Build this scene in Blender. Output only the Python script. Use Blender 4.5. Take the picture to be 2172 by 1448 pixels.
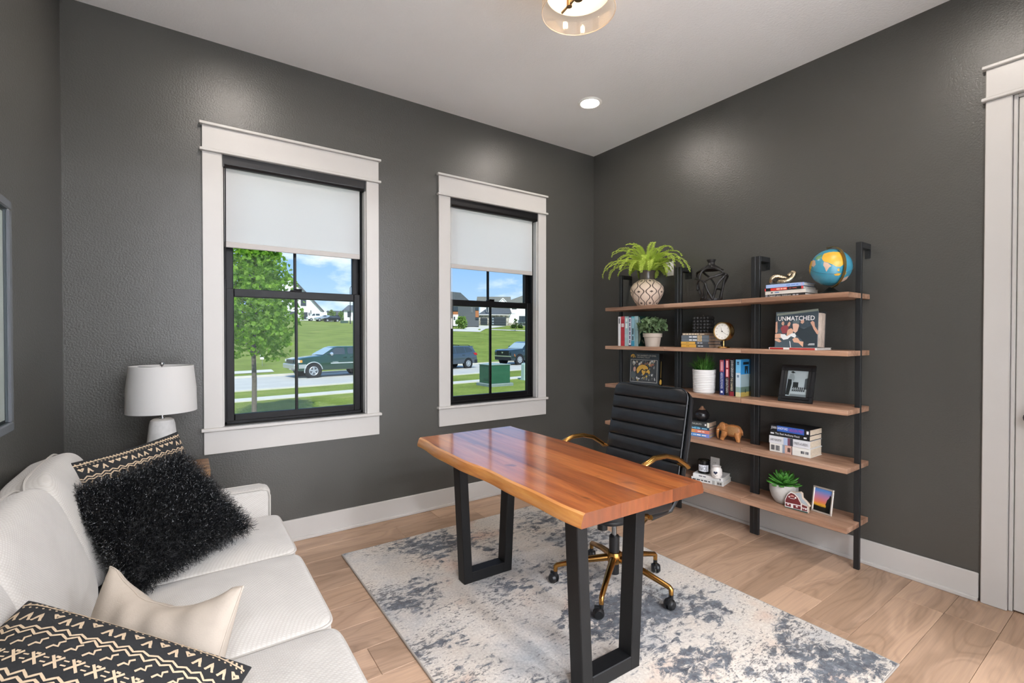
import bpy, bmesh, math, random
from mathutils import Vector, Matrix, noise
R = math.radians
PI = math.pi
for o in list(bpy.data.objects):
    bpy.data.objects.remove(o, do_unlink=True)
SC = bpy.context.scene
COL = SC.collection

# ------------------------------------------------------------------ camera
F_PX, YAW, PITCH = 998.72, 0.6075, -0.0110
CAM = Vector((-3.2258, -3.2697, 1.31))
cam_d = bpy.data.cameras.new('camera')
cam_d.sensor_width = 36.0
cam_d.lens = 36.0 * F_PX / 2172.0
cam_d.clip_start = 0.02
cam_d.clip_end = 2000
cam = bpy.data.objects.new('camera', cam_d)
COL.objects.link(cam)
cam.location = CAM
cam.rotation_euler = (PI / 2 + PITCH, 0, -YAW)
SC.camera = cam
FWD = Vector((math.sin(YAW) * math.cos(PITCH), math.cos(YAW) * math.cos(PITCH), math.sin(PITCH)))
RGT = Vector((math.cos(YAW), -math.sin(YAW), 0))
UPV = RGT.cross(FWD)
def ray(px, py):
    return FWD + RGT * ((px - 1086) / F_PX) - UPV * ((py - 724) / F_PX)
def on_x(px, py, x):
    d = ray(px, py); return CAM + d * ((x - CAM.x) / d.x)
def on_y(px, py, y):
    d = ray(px, py); return CAM + d * ((y - CAM.y) / d.y)
def on_z(px, py, z):
    d = ray(px, py); return CAM + d * ((z - CAM.z) / d.z)
def at_depth(px, py, dep):
    return CAM + ray(px, py) * dep

# ------------------------------------------------------------------ view, sky, sun
SC.view_settings.view_transform = 'Standard'
SC.view_settings.look = 'None'
SC.view_settings.gamma = 1.0
SC.view_settings.use_curve_mapping = False
SC.view_settings.exposure = 0.12
W = bpy.data.worlds.new('sky'); SC.world = W
W.use_nodes = True
nt = W.node_tree; nt.nodes.clear()
def wn(t, **k):
    n = nt.nodes.new(t)
    for a, b in k.items(): setattr(n, a, b)
    return n
w_out = wn('ShaderNodeOutputWorld'); w_bg = wn('ShaderNodeBackground')
w_tc = wn('ShaderNodeTexCoord'); w_sep = wn('ShaderNodeSeparateXYZ')
w_ramp = wn('ShaderNodeValToRGB')
w_ramp.color_ramp.elements[0].position = 0.0; w_ramp.color_ramp.elements[0].color = (0.60, 0.77, 0.97, 1)
w_ramp.color_ramp.elements[1].position = 0.55; w_ramp.color_ramp.elements[1].color = (0.16, 0.38, 0.82, 1)
e = w_ramp.color_ramp.elements.new(0.14); e.color = (0.34, 0.58, 0.93, 1)
w_map = wn('ShaderNodeMapping'); w_map.inputs['Scale'].default_value = (1.0, 1.0, 2.4)
w_map.inputs['Location'].default_value = (2.3, 0.4, 1.1)
w_no = wn('ShaderNodeTexNoise'); w_no.inputs['Scale'].default_value = 4.2; w_no.inputs['Detail'].default_value = 7; w_no.inputs['Roughness'].default_value = 0.55
w_cr = wn('ShaderNodeValToRGB')
w_cr.color_ramp.elements[0].position = 0.57; w_cr.color_ramp.elements[1].position = 0.70
w_mix = wn('ShaderNodeMixRGB'); w_mix.inputs['Color2'].default_value = (1.15, 1.16, 1.18, 1)
nt.links.new(w_tc.outputs['Generated'], w_sep.inputs[0])
nt.links.new(w_sep.outputs['Z'], w_ramp.inputs['Fac'])
nt.links.new(w_tc.outputs['Generated'], w_map.inputs[0]); nt.links.new(w_map.outputs[0], w_no.inputs['Vector'])
nt.links.new(w_no.outputs['Fac'], w_cr.inputs['Fac']); nt.links.new(w_cr.outputs['Color'], w_mix.inputs['Fac'])
nt.links.new(w_ramp.outputs['Color'], w_mix.inputs['Color1']); nt.links.new(w_mix.outputs['Color'], w_bg.inputs['Color'])
nt.links.new(w_bg.outputs[0], w_out.inputs[0])
w_bg.inputs['Strength'].default_value = 1.1

sun_d = bpy.data.lights.new('sun', 'SUN'); sun_d.energy = 4.8; sun_d.angle = R(0.6); sun_d.color = (1.0, 0.96, 0.88)
sun = bpy.data.objects.new('sun', sun_d); COL.objects.link(sun)
sun.rotation_euler = (R(42), R(-18), 0)          # high sun from behind the house: the street side is lit, none enters the room
sun.location = (0, -4, 12)
LAMP_DISC = 225.0
LAMP_BULB = 75.0
HALL_FILL = 245.0
# ------------------------------------------------------------------ helpers: colour and materials
def lin(h):
    h = h.lstrip('#')
    v = [int(h[i:i + 2], 16) / 255 for i in (0, 2, 4)]
    return tuple((c / 12.92 if c <= 0.04045 else ((c + 0.055) / 1.055) ** 2.4) for c in v) + (1,)
MATS = {}
class NT:
    def __init__(s, name):
        s.m = bpy.data.materials.new(name); s.m.use_nodes = True
        s.t = s.m.node_tree; s.t.nodes.clear()
        s.out = s.n('ShaderNodeOutputMaterial')
    def n(s, t, **k):
        nd = s.t.nodes.new(t)
        for a, b in k.items():
            if a in nd.inputs: s.put(nd.inputs[a], b)
            else: setattr(nd, a, b)
        return nd
    def put(s, sock, v):
        if isinstance(v, bpy.types.NodeSocket): s.t.links.new(v, sock)
        else: sock.default_value = v
    def pr(s, **k):
        b = s.n('ShaderNodeBsdfPrincipled')
        for a, v in k.items(): s.put(b.inputs[a.replace('_', ' ')], v)
        s.t.links.new(b.outputs[0], s.out.inputs[0]); return b
    def coord(s, which='Object', scale=(1, 1, 1), loc=(0, 0, 0), rot=(0, 0, 0)):
        c = s.n('ShaderNodeTexCoord'); m = s.n('ShaderNodeMapping')
        m.inputs['Scale'].default_value = scale; m.inputs['Location'].default_value = loc; m.inputs['Rotation'].default_value = rot
        s.t.links.new(c.outputs[which], m.inputs[0]); return m.outputs[0]
    def noise(s, vec, scale=5, detail=3, rough=0.5, dist=0.0):
        return s.n('ShaderNodeTexNoise', Vector=vec, Scale=scale, Detail=detail, Roughness=rough, Distortion=dist).outputs['Fac']
    def ramp(s, fac, *stops):
        r = s.n('ShaderNodeValToRGB', Fac=fac); cr = r.color_ramp
        while len(cr.elements) < len(stops): cr.elements.new(0.5)
        for e_, (p_, c_) in zip(cr.elements, stops):
            e_.position = p_; e_.color = lin(c_) if isinstance(c_, str) else ((c_,) * 3 + (1,) if not isinstance(c_, tuple) else c_)
        return r.outputs['Color']
    def mix(s, fac, a, b, mode='MIX'):
        m = s.n('ShaderNodeMixRGB', blend_type=mode)
        for nm, v in (('Fac', fac), ('Color1', a), ('Color2', b)):
            s.put(m.inputs[nm], lin(v) if isinstance(v, str) else v)
        return m.outputs[0]
    def math(s, op, a, b=0.0, c=None):
        m = s.n('ShaderNodeMath', operation=op); s.put(m.inputs[0], a); s.put(m.inputs[1], b)
        if c is not None: s.put(m.inputs[2], c)
        return m.outputs[0]
    def bump(s, h, strength=0.2, dist=0.01):
        return s.n('ShaderNodeBump', Height=h, Strength=strength, Distance=dist).outputs[0]
def mat(key, hexc='#808080', rough=0.5, metal=0.0, var=0.0, vscale=8, bscale=0, bstr=0.15, bdist=0.004, **k):
    """plain procedural paint / plastic / metal with slight colour variation and fine relief"""
    if key in MATS: return MATS[key]
    t = NT(key); col = lin(hexc)
    vec = t.coord('Object')
    if var > 0:
        nz = t.noise(vec, vscale, 4, 0.6)
        dk = tuple(c * (1 - var) for c in col[:3]) + (1,); lt = tuple(min(1, c * (1 + var)) for c in col[:3]) + (1,)
        col = t.ramp(nz, (0.3, dk), (0.7, lt))
    kw = dict(Base_Color=col, Roughness=rough, Metallic=metal); kw.update(k)
    if bscale: kw['Normal'] = t.bump(t.noise(vec, bscale, 3, 0.6), bstr, bdist)
    t.pr(**kw); MATS[key] = t.m; return t.m
def C(hexc, rough=0.5, metal=0.0):
    return mat('c_%s_%d_%d' % (hexc.lstrip('#'), rough * 100, metal * 100), hexc, rough, metal)
def emit(key, hexc, strength):
    if key in MATS: return MATS[key]
    t = NT(key); e_ = t.n('ShaderNodeEmission', Color=lin(hexc), Strength=strength)
    t.t.links.new(e_.outputs[0], t.out.inputs[0]); MATS[key] = t.m; return t.m
def glass(key, tint='#ffffff', rough=0.0, refl=0.08):
    """thin clear pane: mostly transparent with a fresnel reflection"""
    if key in MATS: return MATS[key]
    t = NT(key); a = t.n('ShaderNodeBsdfTransparent', Color=lin(tint)); g = t.n('ShaderNodeBsdfGlossy', Roughness=rough)
    lw = t.n('ShaderNodeFresnel', IOR=1.45); f = t.math('MULTIPLY', lw.outputs[0], refl / 0.04 * 0.5)
    f = t.math('MINIMUM', f, 0.6)
    m = t.n('ShaderNodeMixShader'); t.put(m.inputs[0], f); t.t.links.new(a.outputs[0], m.inputs[1]); t.t.links.new(g.outputs[0], m.inputs[2])
    t.t.links.new(m.outputs[0], t.out.inputs[0]); MATS[key] = t.m; return t.m
def wood(key, dark, mid, light, axis=0, scale=6.0, stretch=14.0, rough=0.4, rnd=0.0, coat=0.0, bstr=0.08):
    """streaky wood grain running along the given object axis; rnd > 0 offsets and tints every object on its own"""
    if key in MATS: return MATS[key]
    t = NT(key)
    sc = [scale * stretch / 6] * 3; sc[axis] = scale / 6
    v = t.coord('Object', tuple(sc))
    if rnd:
        oi = t.n('ShaderNodeObjectInfo'); off = t.math('MULTIPLY', oi.outputs['Random'], 97.0)
        cb = t.n('ShaderNodeCombineXYZ', X=off, Y=off, Z=off)
        v = t.n('ShaderNodeVectorMath', operation='ADD'); 
        c2 = t.coord('Object', tuple(sc)); t.t.links.new(c2, v.inputs[0]); t.t.links.new(cb.outputs[0], v.inputs[1]); v = v.outputs[0]
    a = t.noise(v, 1.0, 6, 0.62, 0.6)
    b = t.noise(v, 4.5, 5, 0.7, 0.2)
    col = t.ramp(a, (0.30, dark), (0.5, mid), (0.70, light))
    col = t.mix(0.35, col, t.ramp(b, (0.32, dark), (0.6, light)), 'MULTIPLY' if False else 'OVERLAY')
    if rnd:
        br = t.math('MULTIPLY_ADD', oi.outputs['Random'], rnd, 1 - rnd / 2)
        hs = t.n('ShaderNodeHueSaturation', Color=col, Value=br); col = hs.outputs[0]
    kw = dict(Base_Color=col, Roughness=rough, Normal=t.bump(b, bstr, 0.002))
    if coat: kw.update(Coat_Weight=coat, Coat_Roughness=0.12)
    t.pr(**kw); MATS[key] = t.m; return t.m

# ------------------------------------------------------------------ helpers: meshes
class B:
    """collects vertices and faces for one mesh"""
    def __init__(s): s.v = []; s.f = []; s.mi = []; s.cur = 0
    def add(s, vs, fs):
        o = len(s.v); s.v += [tuple(v) for v in vs]
        s.f += [tuple(i + o for i in f) for f in fs]; s.mi += [s.cur] * len(fs); return s
    def box(s, x0, x1, y0, y1, z0, z1):
        vs = [(x, y, z) for x in (x0, x1) for y in (y0, y1) for z in (z0, z1)]
        return s.add(vs, [(0, 1, 3, 2), (4, 6, 7, 5), (0, 4, 5, 1), (2, 3, 7, 6), (0, 2, 6, 4), (1, 5, 7, 3)])
    def obox(s, c, ax, ay, az):
        """oriented box: centre and three half vectors"""
        c, ax, ay, az = map(Vector, (c, ax, ay, az))
        vs = [c + ax * i + ay * j + az * k for i in (-1, 1) for j in (-1, 1) for k in (-1, 1)]
        return s.add(vs, [(0, 1, 3, 2), (4, 6, 7, 5), (0, 4, 5, 1), (2, 3, 7, 6), (0, 2, 6, 4), (1, 5, 7, 3)])
    def prism(s, poly, a, b, axis=1):
        """polygon (2d list) extruded from a to b along axis 0, 1 or 2"""
        def P(u, v, w): return (w, u, v) if axis == 0 else ((u, w, v) if axis == 1 else (u, v, w))
        n = len(poly)
        vs = [P(u, v, a) for u, v in poly] + [P(u, v, b) for u, v in poly]
        fs = [tuple(range(n))[::-1], tuple(range(n, 2 * n))] + [(i, (i + 1) % n, n + (i + 1) % n, n + i) for i in range(n)]
        return s.add(vs, fs)
    def lathe(s, prof, segs=24, c=(0, 0, 0), sx=1.0, sy=1.0, cap=True):
        n = len(prof); vs = []
        for i in range(segs):
            a = 2 * PI * i / segs
            for r, z in prof: vs.append((c[0] + r * math.cos(a) * sx, c[1] + r * math.sin(a) * sy, c[2] + z))
        fs = []
        for i in range(segs):
            j = (i + 1) % segs
            for k in range(n - 1): fs.append((i * n + k, j * n + k, j * n + k + 1, i * n + k + 1))
        if cap:
            if prof[0][0] > 1e-6: fs.append(tuple(i * n for i in range(segs))[::-1])
            if prof[-1][0] > 1e-6: fs.append(tuple(i * n + n - 1 for i in range(segs)))
        return s.add(vs, fs)
    def tube(s, pts, r, segs=8, closed=False, cap=True, flat=None):
        """tube along points; r a number or a list; flat=(sx,sy) squashes the section"""
        pts = [Vector(p) for p in pts]; n = len(pts)
        rr = r if isinstance(r, (list, tuple)) else [r] * n
        vs = []; prev = None
        for i, p in enumerate(pts):
            if closed: d = pts[(i + 1) % n] - pts[i - 1]
            else: d = pts[min(i + 1, n - 1)] - pts[max(i - 1, 0)]
            if d.length < 1e-9: d = Vector((0, 0, 1))
            d.normalize()
            if prev is None:
                up = Vector((0, 0, 1)) if abs(d.z) < 0.95 else Vector((1, 0, 0))
                u = d.cross(up).normalized()
            else:
                u = (prev - d * prev.dot(d))
                u = u.normalized() if u.length > 1e-6 else d.orthogonal().normalized()
            prev = u; w = d.cross(u)
            fx, fy = flat or (1, 1)
            for k in range(segs):
                a = 2 * PI * k / segs
                vs.append(p + u * (math.cos(a) * rr[i] * fx) + w * (math.sin(a) * rr[i] * fy))
        fs = []
        m = n if closed else n - 1
        for i in range(m):
            j = (i + 1) % n
            for k in range(segs):
                l = (k + 1) % segs
                fs.append((i * segs + k, i * segs + l, j * segs + l, j * segs + k))
        if cap and not closed:
            fs.append(tuple(range(segs))[::-1]); fs.append(tuple((n - 1) * segs + k for k in range(segs)))
        return s.add(vs, fs)
    def sphere(s, c, r, u=12, v=8, sc=(1, 1, 1)):
        prof = [(math.sin(PI * i / v), -math.cos(PI * i / v)) for i in range(v + 1)]
        vs = []; fs = []
        for i in range(u):
            a = 2 * PI * i / u
            for q, z in prof: vs.append((c[0] + r * sc[0] * q * math.cos(a), c[1] + r * sc[1] * q * math.sin(a), c[2] + r * sc[2] * z))
        n = v + 1
        for i in range(u):
            j = (i + 1) % u
            for k in range(v): fs.append((i * n + k, j * n + k, j * n + k + 1, i * n + k + 1))
        return s.add(vs, fs)
    def grid(s, fn, nu, nv, cu=False):
        """surface fn(u, v) for u, v in 0..1"""
        vs = [fn(i / nu, j / nv) for i in range(nu + (0 if cu else 1)) for j in range(nv + 1)]
        fs = []
        for i in range(nu):
            a = i; b = (i + 1) % nu if cu else i + 1
            for j in range(nv): fs.append((a * (nv + 1) + j, b * (nv + 1) + j, b * (nv + 1) + j + 1, a * (nv + 1) + j + 1))
        return s.add(vs, fs)
    def mesh(s, name, bevel=0, seg=1, merge=False):
        me = bpy.data.meshes.new(name); me.from_pydata(s.v, [], s.f); me.update()
        bm = bmesh.new(); bm.from_mesh(me)
        for f_, i in zip(bm.faces, s.mi): f_.material_index = i
        if merge: bmesh.ops.remove_doubles(bm, verts=bm.verts, dist=1e-5)
        bmesh.ops.recalc_face_normals(bm, faces=bm.faces)
        if bevel:
            ed = [e_ for e_ in bm.edges if len(e_.link_faces) == 2 and e_.calc_face_angle(0) > 0.6]
            bmesh.ops.bevel(bm, geom=ed, offset=bevel, segments=seg, affect='EDGES', profile=0.5, clamp_overlap=True)
        bm.to_mesh(me); bm.free(); return me
def tag(o, label=None, cat=None, group=None, kind=None):
    if label: o['label'] = label
    if cat: o['category'] = cat
    if group: o['group'] = group
    if kind: o['kind'] = kind
    return o
def obj(name, b, m, parent=None, loc=(0, 0, 0), rot=(0, 0, 0), smooth=False, bevel=0, seg=1, label=None, cat=None, group=None, kind=None, merge=False, ang=35):
    me = b if isinstance(b, bpy.types.Mesh) else b.mesh(name, bevel, seg, merge)
    for mm in (m if isinstance(m, (list, tuple)) else [m]):
        if len(me.materials) < (len(m) if isinstance(m, (list, tuple)) else 1): me.materials.append(mm)
    o = bpy.data.objects.new(name, me); COL.objects.link(o)
    o.location = loc; o.rotation_euler = rot
    if parent: o.parent = parent
    if smooth:
        for p_ in me.polygons: p_.use_smooth = True
        if ang < 180:
            try: me.set_sharp_from_angle(angle=R(ang))
            except Exception: pass
    return tag(o, label, cat, group, kind)
def thing(name, loc=(0, 0, 0), rotz=0.0, label=None, cat=None, group=None, kind=None, rot=None):
    o = bpy.data.objects.new(name, None); COL.objects.link(o)
    o.empty_display_size = 0.05
    o.location = loc; o.rotation_euler = rot or (0, 0, rotz)
    return tag(o, label, cat, group, kind)
def copy_tree(o, parent=None):
    c = o.copy(); COL.objects.link(c)
    if parent: c.parent = parent
    for ch in [x for x in KIDS(o)]: copy_tree(ch, c)
    return c
def KIDS(o): return [x for x in bpy.data.objects if x.parent == o]
def text(name, s, m, parent, org, right, up, width=None, height=None, center=False, lift=0.0006, shear=0.0, bold=0.0):
    """flat lettering lying in the plane (right, up); org is the left end of the base line (or the middle)"""
    cu = bpy.data.curves.new(name, 'FONT'); cu.body = s; cu.size = 1.0; cu.resolution_u = 2; cu.shear = shear; cu.offset = bold
    o = bpy.data.objects.new(name, cu); COL.objects.link(o)
    dg = bpy.context.evaluated_depsgraph_get(); dg.update()
    me = bpy.data.meshes.new_from_object(o.evaluated_get(dg)); bpy.data.objects.remove(o); bpy.data.curves.remove(cu)
    xs = [v.co.x for v in me.vertices]; ys = [v.co.y for v in me.vertices]
    x0, x1, y0, y1 = min(xs), max(xs), min(ys), max(ys)
    sx = width / (x1 - x0) if width else None; sy = height / (y1 - y0) if height else None
    sx = sx or sy; sy = sy or sx
    right = Vector(right).normalized(); up = Vector(up).normalized(); nrm = right.cross(up); org = Vector(org)
    for v in me.vertices:
        u = (v.co.x - (x0 + x1) / 2) if center else (v.co.x - x0); w = (v.co.y - (y0 + y1) / 2) if center else (v.co.y - y0)
        v.co = org + right * (u * sx) + up * (w * sy) + nrm * lift
    me.materials.clear(); me.materials.append(m)
    return obj(name, me, m, parent)
def flat(name, polys, m, parent, org, right, up, lift=0.0004):
    """flat printed shapes: list of 2d polygons in the plane (right, up)"""
    right = Vector(right).normalized(); up = Vector(up).normalized(); nrm = right.cross(up); org = Vector(org); b = B()
    for p_ in polys: b.add([org + right * u + up * v + nrm * lift for u, v in p_], [tuple(range(len(p_)))])
    return obj(name, b, m, parent)
def disc2(cx, cy, rx, ry=None, n=16, a0=0, a1=360):
    ry = ry or rx
    return [(cx + rx * math.cos(R(a0 + (a1 - a0) * i / (n if a1 - a0 >= 360 else n - 1))), cy + ry * math.sin(R(a0 + (a1 - a0) * i / (n if a1 - a0 >= 360 else n - 1)))) for i in range(n)]
def rect2(x0, y0, x1, y1): return [(x0, y0), (x1, y0), (x1, y1), (x0, y1)]
def arc(c, r, a0, a1, n, plane='xz'):
    out = []
    for i in range(n + 1):
        a = R(a0 + (a1 - a0) * i / n); u, v = r * math.cos(a), r * math.sin(a)
        out.append((c[0] + u, c[1], c[2] + v) if plane == 'xz' else ((c[0], c[1] + u, c[2] + v) if plane == 'yz' else (c[0] + u, c[1] + v, c[2])))
    return out
# ------------------------------------------------------------------ setting
XL, YF, H = -3.7345, -3.46, 3.0286
def paint(key, hexc, rough, bscale=110, bstr=0.45, bdist=0.003, spec=0.5):
    t = NT(key); v = t.coord('Object')
    a = t.noise(v, bscale, 2, 0.5); b = t.noise(v, bscale * 2.6, 2, 0.5)
    h = t.math('ADD', t.math('MULTIPLY', a, 1.0), t.math('MULTIPLY', b, 0.5))
    big = t.noise(v, 1.3, 2, 0.5)
    col = lin(hexc); dk = tuple(c * 0.95 for c in col[:3]) + (1,)
    t.pr(Base_Color=t.ramp(big, (0.35, dk), (0.65, col)), Roughness=rough, Normal=t.bump(h, bstr, bdist), Specular_IOR_Level=spec)
    MATS[key] = t.m; return t.m
WALL = paint('wall_paint', '#4b4a46', 0.33, spec=0.6)
CEIL = paint('ceiling_paint', '#efedea', 0.6, 70, 0.4, 0.005)
TRIM = mat('trim_white', '#c3c0bb', 0.35, 0, 0.02, 3)
HALL = paint('hall_paint', '#e6e6e6', 0.6)
def struct(name, b, m, parent=None, bevel=0, smooth=False):
    return obj(name, b, m, parent, bevel=bevel, smooth=smooth, kind=None if parent else 'structure')
T = 0.16
WIN = [(-3.138, -2.102), (-1.638, -0.596)]
OPZ = (0.775, 2.40)
b = B(); xs = [XL - T]
for a0, a1 in WIN: xs += [a0 + 0.097, a1 - 0.087]
xs += [T]
for i in range(0, len(xs) - 1):
    if i % 2 == 0: b.box(xs[i], xs[i + 1], 0, T, -0.1, H + 0.1)
    else:
        b.box(xs[i], xs[i + 1], 0, T, -0.1, OPZ[0]); b.box(xs[i], xs[i + 1], 0, T, OPZ[1], H + 0.1)
struct('wall_back', b, WALL)
DY0, DY1, DZ = -2.785, -3.42, 2.45          # closet door opening in the right wall
b = B(); b.box(0, 0.12, DY0, 0, -0.1, H + 0.1).box(0, 0.12, DY1, DY0, DZ, H + 0.1).box(0, 0.12, YF - 0.12, DY1, -0.1, H + 0.1)
struct('wall_right', b, WALL)
struct('wall_left', B().box(XL - T, XL, YF - 0.12, 0, -0.1, H + 0.1), WALL)
HX0, HX1 = -3.45, -0.85                      # wide unseen opening in the front wall, made up to let hall fill in
b = B(); b.box(XL - T, HX0, YF - 0.12, YF, -0.1, H + 0.1).box(HX1, 0.12, YF - 0.12, YF, -0.1, H + 0.1).box(HX0, HX1, YF - 0.12, YF, 2.75, H + 0.1)
struct('wall_front', b, WALL)
b = B(); b.box(XL - T, 0.12, YF - 0.12, T, H, H + 0.12)
struct('ceiling', b, CEIL)
# added hall, out of view, kept white to send fill light into the room
b = B(); b.box(-4.6, 0.8, -7.6, -7.5, 0, H).box(-4.7, -4.6, -7.6, YF - 0.12, 0, H).box(0.8, 0.9, -7.6, YF - 0.12, 0, H)
struct('wall_added_hall', b, HALL)
struct('ceiling_added_hall', B().box(-4.7, 0.9, -7.6, YF - 0.12, H, H + 0.1), CEIL)
struct('floor_added_hall', B().box(-4.7, 0.9, -7.6, YF - 0.12, -0.05, 0.0), mat('hall_bounce_white', '#e2e2e0', 0.5, 0, 0.03, 2))  # white floor, made up to bounce light up to the room's ceiling

# floor: every plank a piece of its own
OAK = None
def oak():
    t = NT('oak_plank')
    oi = t.n('ShaderNodeObjectInfo'); off = t.math('MULTIPLY', oi.outputs['Random'], 171.0)
    cb = t.n('ShaderNodeCombineXYZ', X=off, Y=off, Z=off)
    def sh(scale):
        c2 = t.coord('Object', scale); v = t.n('ShaderNodeVectorMath', operation='ADD')
        t.t.links.new(c2, v.inputs[0]); t.t.links.new(cb.outputs[0], v.inputs[1]); return v.outputs[0]
    cath = t.noise(sh((0.9, 4.2, 1)), 1.1, 2, 0.4, 0.3)                 # broad heartwood figure
    rings = t.math('PINGPONG', t.math('MULTIPLY', cath, 26.0), 1.0)
    grain = t.noise(sh((2.0, 70, 1)), 1.5, 5, 0.65)
    heart = t.ramp(cath, (0.44, '#c2a58a'), (0.485, '#bea187'), (0.50, '#a68a71'), (0.62, '#aa8e74'))
    col = t.mix(0.35, heart, t.ramp(rings, (0.0, '#987f69'), (0.35, '#bfa389'), (1.0, '#c4a88e')), 'MIX')
    col = t.mix(0.32, col, t.ramp(grain, (0.3, '#8d745e'), (0.65, '#ccb298')), 'OVERLAY')
    br = t.math('MULTIPLY_ADD', oi.outputs['Random'], 0.24, 0.86)
    hs = t.n('ShaderNodeHueSaturation', Color=col, Value=br, Saturation=0.92)
    t.pr(Base_Color=hs.outputs[0], Roughness=0.42, Normal=t.bump(grain, 0.05, 0.002))
    return t.m
OAK = oak()
fl = struct('floor', B().box(XL - T, 0.12, YF - 0.12, 0, -0.06, -0.012), C('#4a3828', 0.8))
rng = random.Random(7)
PW = 0.187; y = 0.0; row = 0
while y > YF - 0.12:
    y1 = max(y - PW, YF - 0.12); x = XL - rng.uniform(0.0, 1.2)
    while x < 0.12:
        L = rng.choice([0.6, 0.9, 1.2, 1.5, 1.8]); xe = x + L
        a, c_ = max(x, XL), min(xe, 0.12)
        if c_ - a > 0.02:
            g = 0.0006
            o = obj('plank', B().box(-(c_ - a) / 2 + g, (c_ - a) / 2 - g, -(y - y1) / 2 + g, (y - y1) / 2 - g, -0.012, 0.0), OAK, fl, ((a + c_) / 2, (y + y1) / 2, 0), bevel=0.0012)
        x = xe
    y = y1; row += 1

# baseboards with shoe moulding
def baseboard(name, pts):
    (xa, ya), (xb, yb), (nx, ny) = pts
    root = thing(name, kind='structure')
    def strip(nm, t0, z0, z1, t1=0.0):
        b = B(); lo = (min(xa, xb), min(ya, yb)); hi = (max(xa, xb), max(ya, yb))
        x0, x1, y0, y1 = lo[0], hi[0], lo[1], hi[1]
        if nx: x0, x1 = sorted((xa, xa + nx * t0))
        if ny: y0, y1 = sorted((ya, ya + ny * t0))
        obj(nm, b.box(x0, x1, y0, y1, z0, z1), TRIM, root, bevel=0.003)
    strip('board', 0.014, 0.0, 0.138); strip('shoe_moulding', 0.026, 0.0, 0.020)
    return root
baseboard('baseboard_back', ((XL, 0), (0, 0), (0, -1)))
baseboard('baseboard_right', ((0, DY0 + 0.10), (0, 0), (-1, 0)))
baseboard('baseboard_left', ((XL, YF), (XL, 0), (1, 0)))
baseboard('baseboard_front', ((XL, YF), (HX0 - 0.1, YF), (0, 1)))

# ------------------------------------------------------------------ windows
BLACK_FR = mat('window_black', '#070708', 0.40, 0, 0, 1, 60, 0.05, 0.001, Specular_IOR_Level=0.25)
PANE = glass('pane_glass', '#f6fafa', 0.0, 0.02)
def make_window(n, x0, x1):
    r = thing('window_%d' % n, ((x0 + x1) / 2, 0, OPZ[0]), kind='structure')
    cx, z0 = (x0 + x1) / 2, OPZ[0]
    def bx(nm, a, b_, ya, yb, za, zb, m=TRIM, par=r, bev=0.0025):
        return obj(nm, B().box(a - cx, b_ - cx, ya, yb, za - z0, zb - z0), m, par, bevel=bev)
    i0, i1 = x0 + 0.097, x1 - 0.087
    bx('side_casing', x0, i0, -0.018, 0, 0.772, 2.381); bx('side_casing', i1, x1, -0.018, 0, 0.772, 2.381)
    bx('head_casing', x0, x1, -0.018, 0, 2.397, 2.531)
    bx('fillet_moulding', x0 - 0.013, x1 + 0.013, -0.034, 0, 2.381, 2.397)
    bx('cap_moulding', x0 - 0.013, x1 + 0.013, -0.034, 0, 2.531, 2.547)
    bx('sill', x0 - 0.013, x1 + 0.013, -0.036, 0.075, 0.755, 0.773)
    bx('apron', x0, x1, -0.018, 0, 0.62, 0.755)
    bx('jamb', i0 - 0.002, i0 + 0.008, 0.0, 0.10, 0.773, 2.40); bx('jamb', i1 - 0.008, i1 + 0.002, 0.0, 0.10, 0.773, 2.40)
    bx('jamb', i0, i1, 0.0, 0.10, 2.388, 2.402)
    # black window unit
    f = B(); a, b_ = i0 + 0.006 - cx, i1 - 0.006 - cx; lo, hi = 0.775 - z0, 2.392 - z0
    f.box(a, a + 0.018, 0.052, 0.15, lo, hi).box(b_ - 0.018, b_, 0.052, 0.15, lo, hi).box(a, b_, 0.052, 0.15, lo, lo + 0.02).box(a, b_, 0.052, 0.15, hi - 0.02, hi)
    fr = obj('window_frame', f, BLACK_FR, r, bevel=0.003)
    gx = -0.004                                   # centre of the glass
    def sash(nm, yA, yB, za, zb, rail_t, rail_b, st=0.044):
        sa, sb = a + 0.014, b_ - 0.014
        s = B(); za -= z0; zb -= z0
        s.box(sa, sa + st, yA, yB, za, zb).box(sb - st, sb, yA, yB, za, zb).box(sa + st, sb - st, yA, yB, za, za + rail_b).box(sa + st, sb - st, yA, yB, zb - rail_t, zb)
        so = obj(nm, s, BLACK_FR, r, bevel=0.004, seg=2)
        m_ = obj('muntin', B().box(gx - 0.0085, gx + 0.0085, yA + 0.006, yB - 0.006, za + rail_b - 0.002, zb - rail_t + 0.002), BLACK_FR, so, bevel=0.003)
        ym = (yA + yB) / 2
        for p, q in ((sa + st - 0.004, gx - 0.007), (gx + 0.007, sb - st + 0.004)):
            obj('pane', B().box(p, q, ym - 0.002, ym + 0.002, za + rail_b - 0.004, zb - rail_t + 0.004), PANE, so)
        return so
    sash('lower_sash', 0.062, 0.095, 0.782, 1.602, 0.050, 0.050)
    sash('upper_sash', 0.100, 0.133, 1.556, 2.385, 0.045, 0.046)
    k = B(); k.box(gx - 0.035, gx + 0.035, 0.064, 0.092, 1.602 - z0, 1.612 - z0); k.box(gx - 0.012, gx + 0.034, 0.060, 0.080, 1.612 - z0, 1.620 - z0)
    obj('sash_lock', k, BLACK_FR, r, bevel=0.003)
    return r
for i, (a0, a1) in enumerate(WIN): make_window(i + 1, a0, a1)

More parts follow.
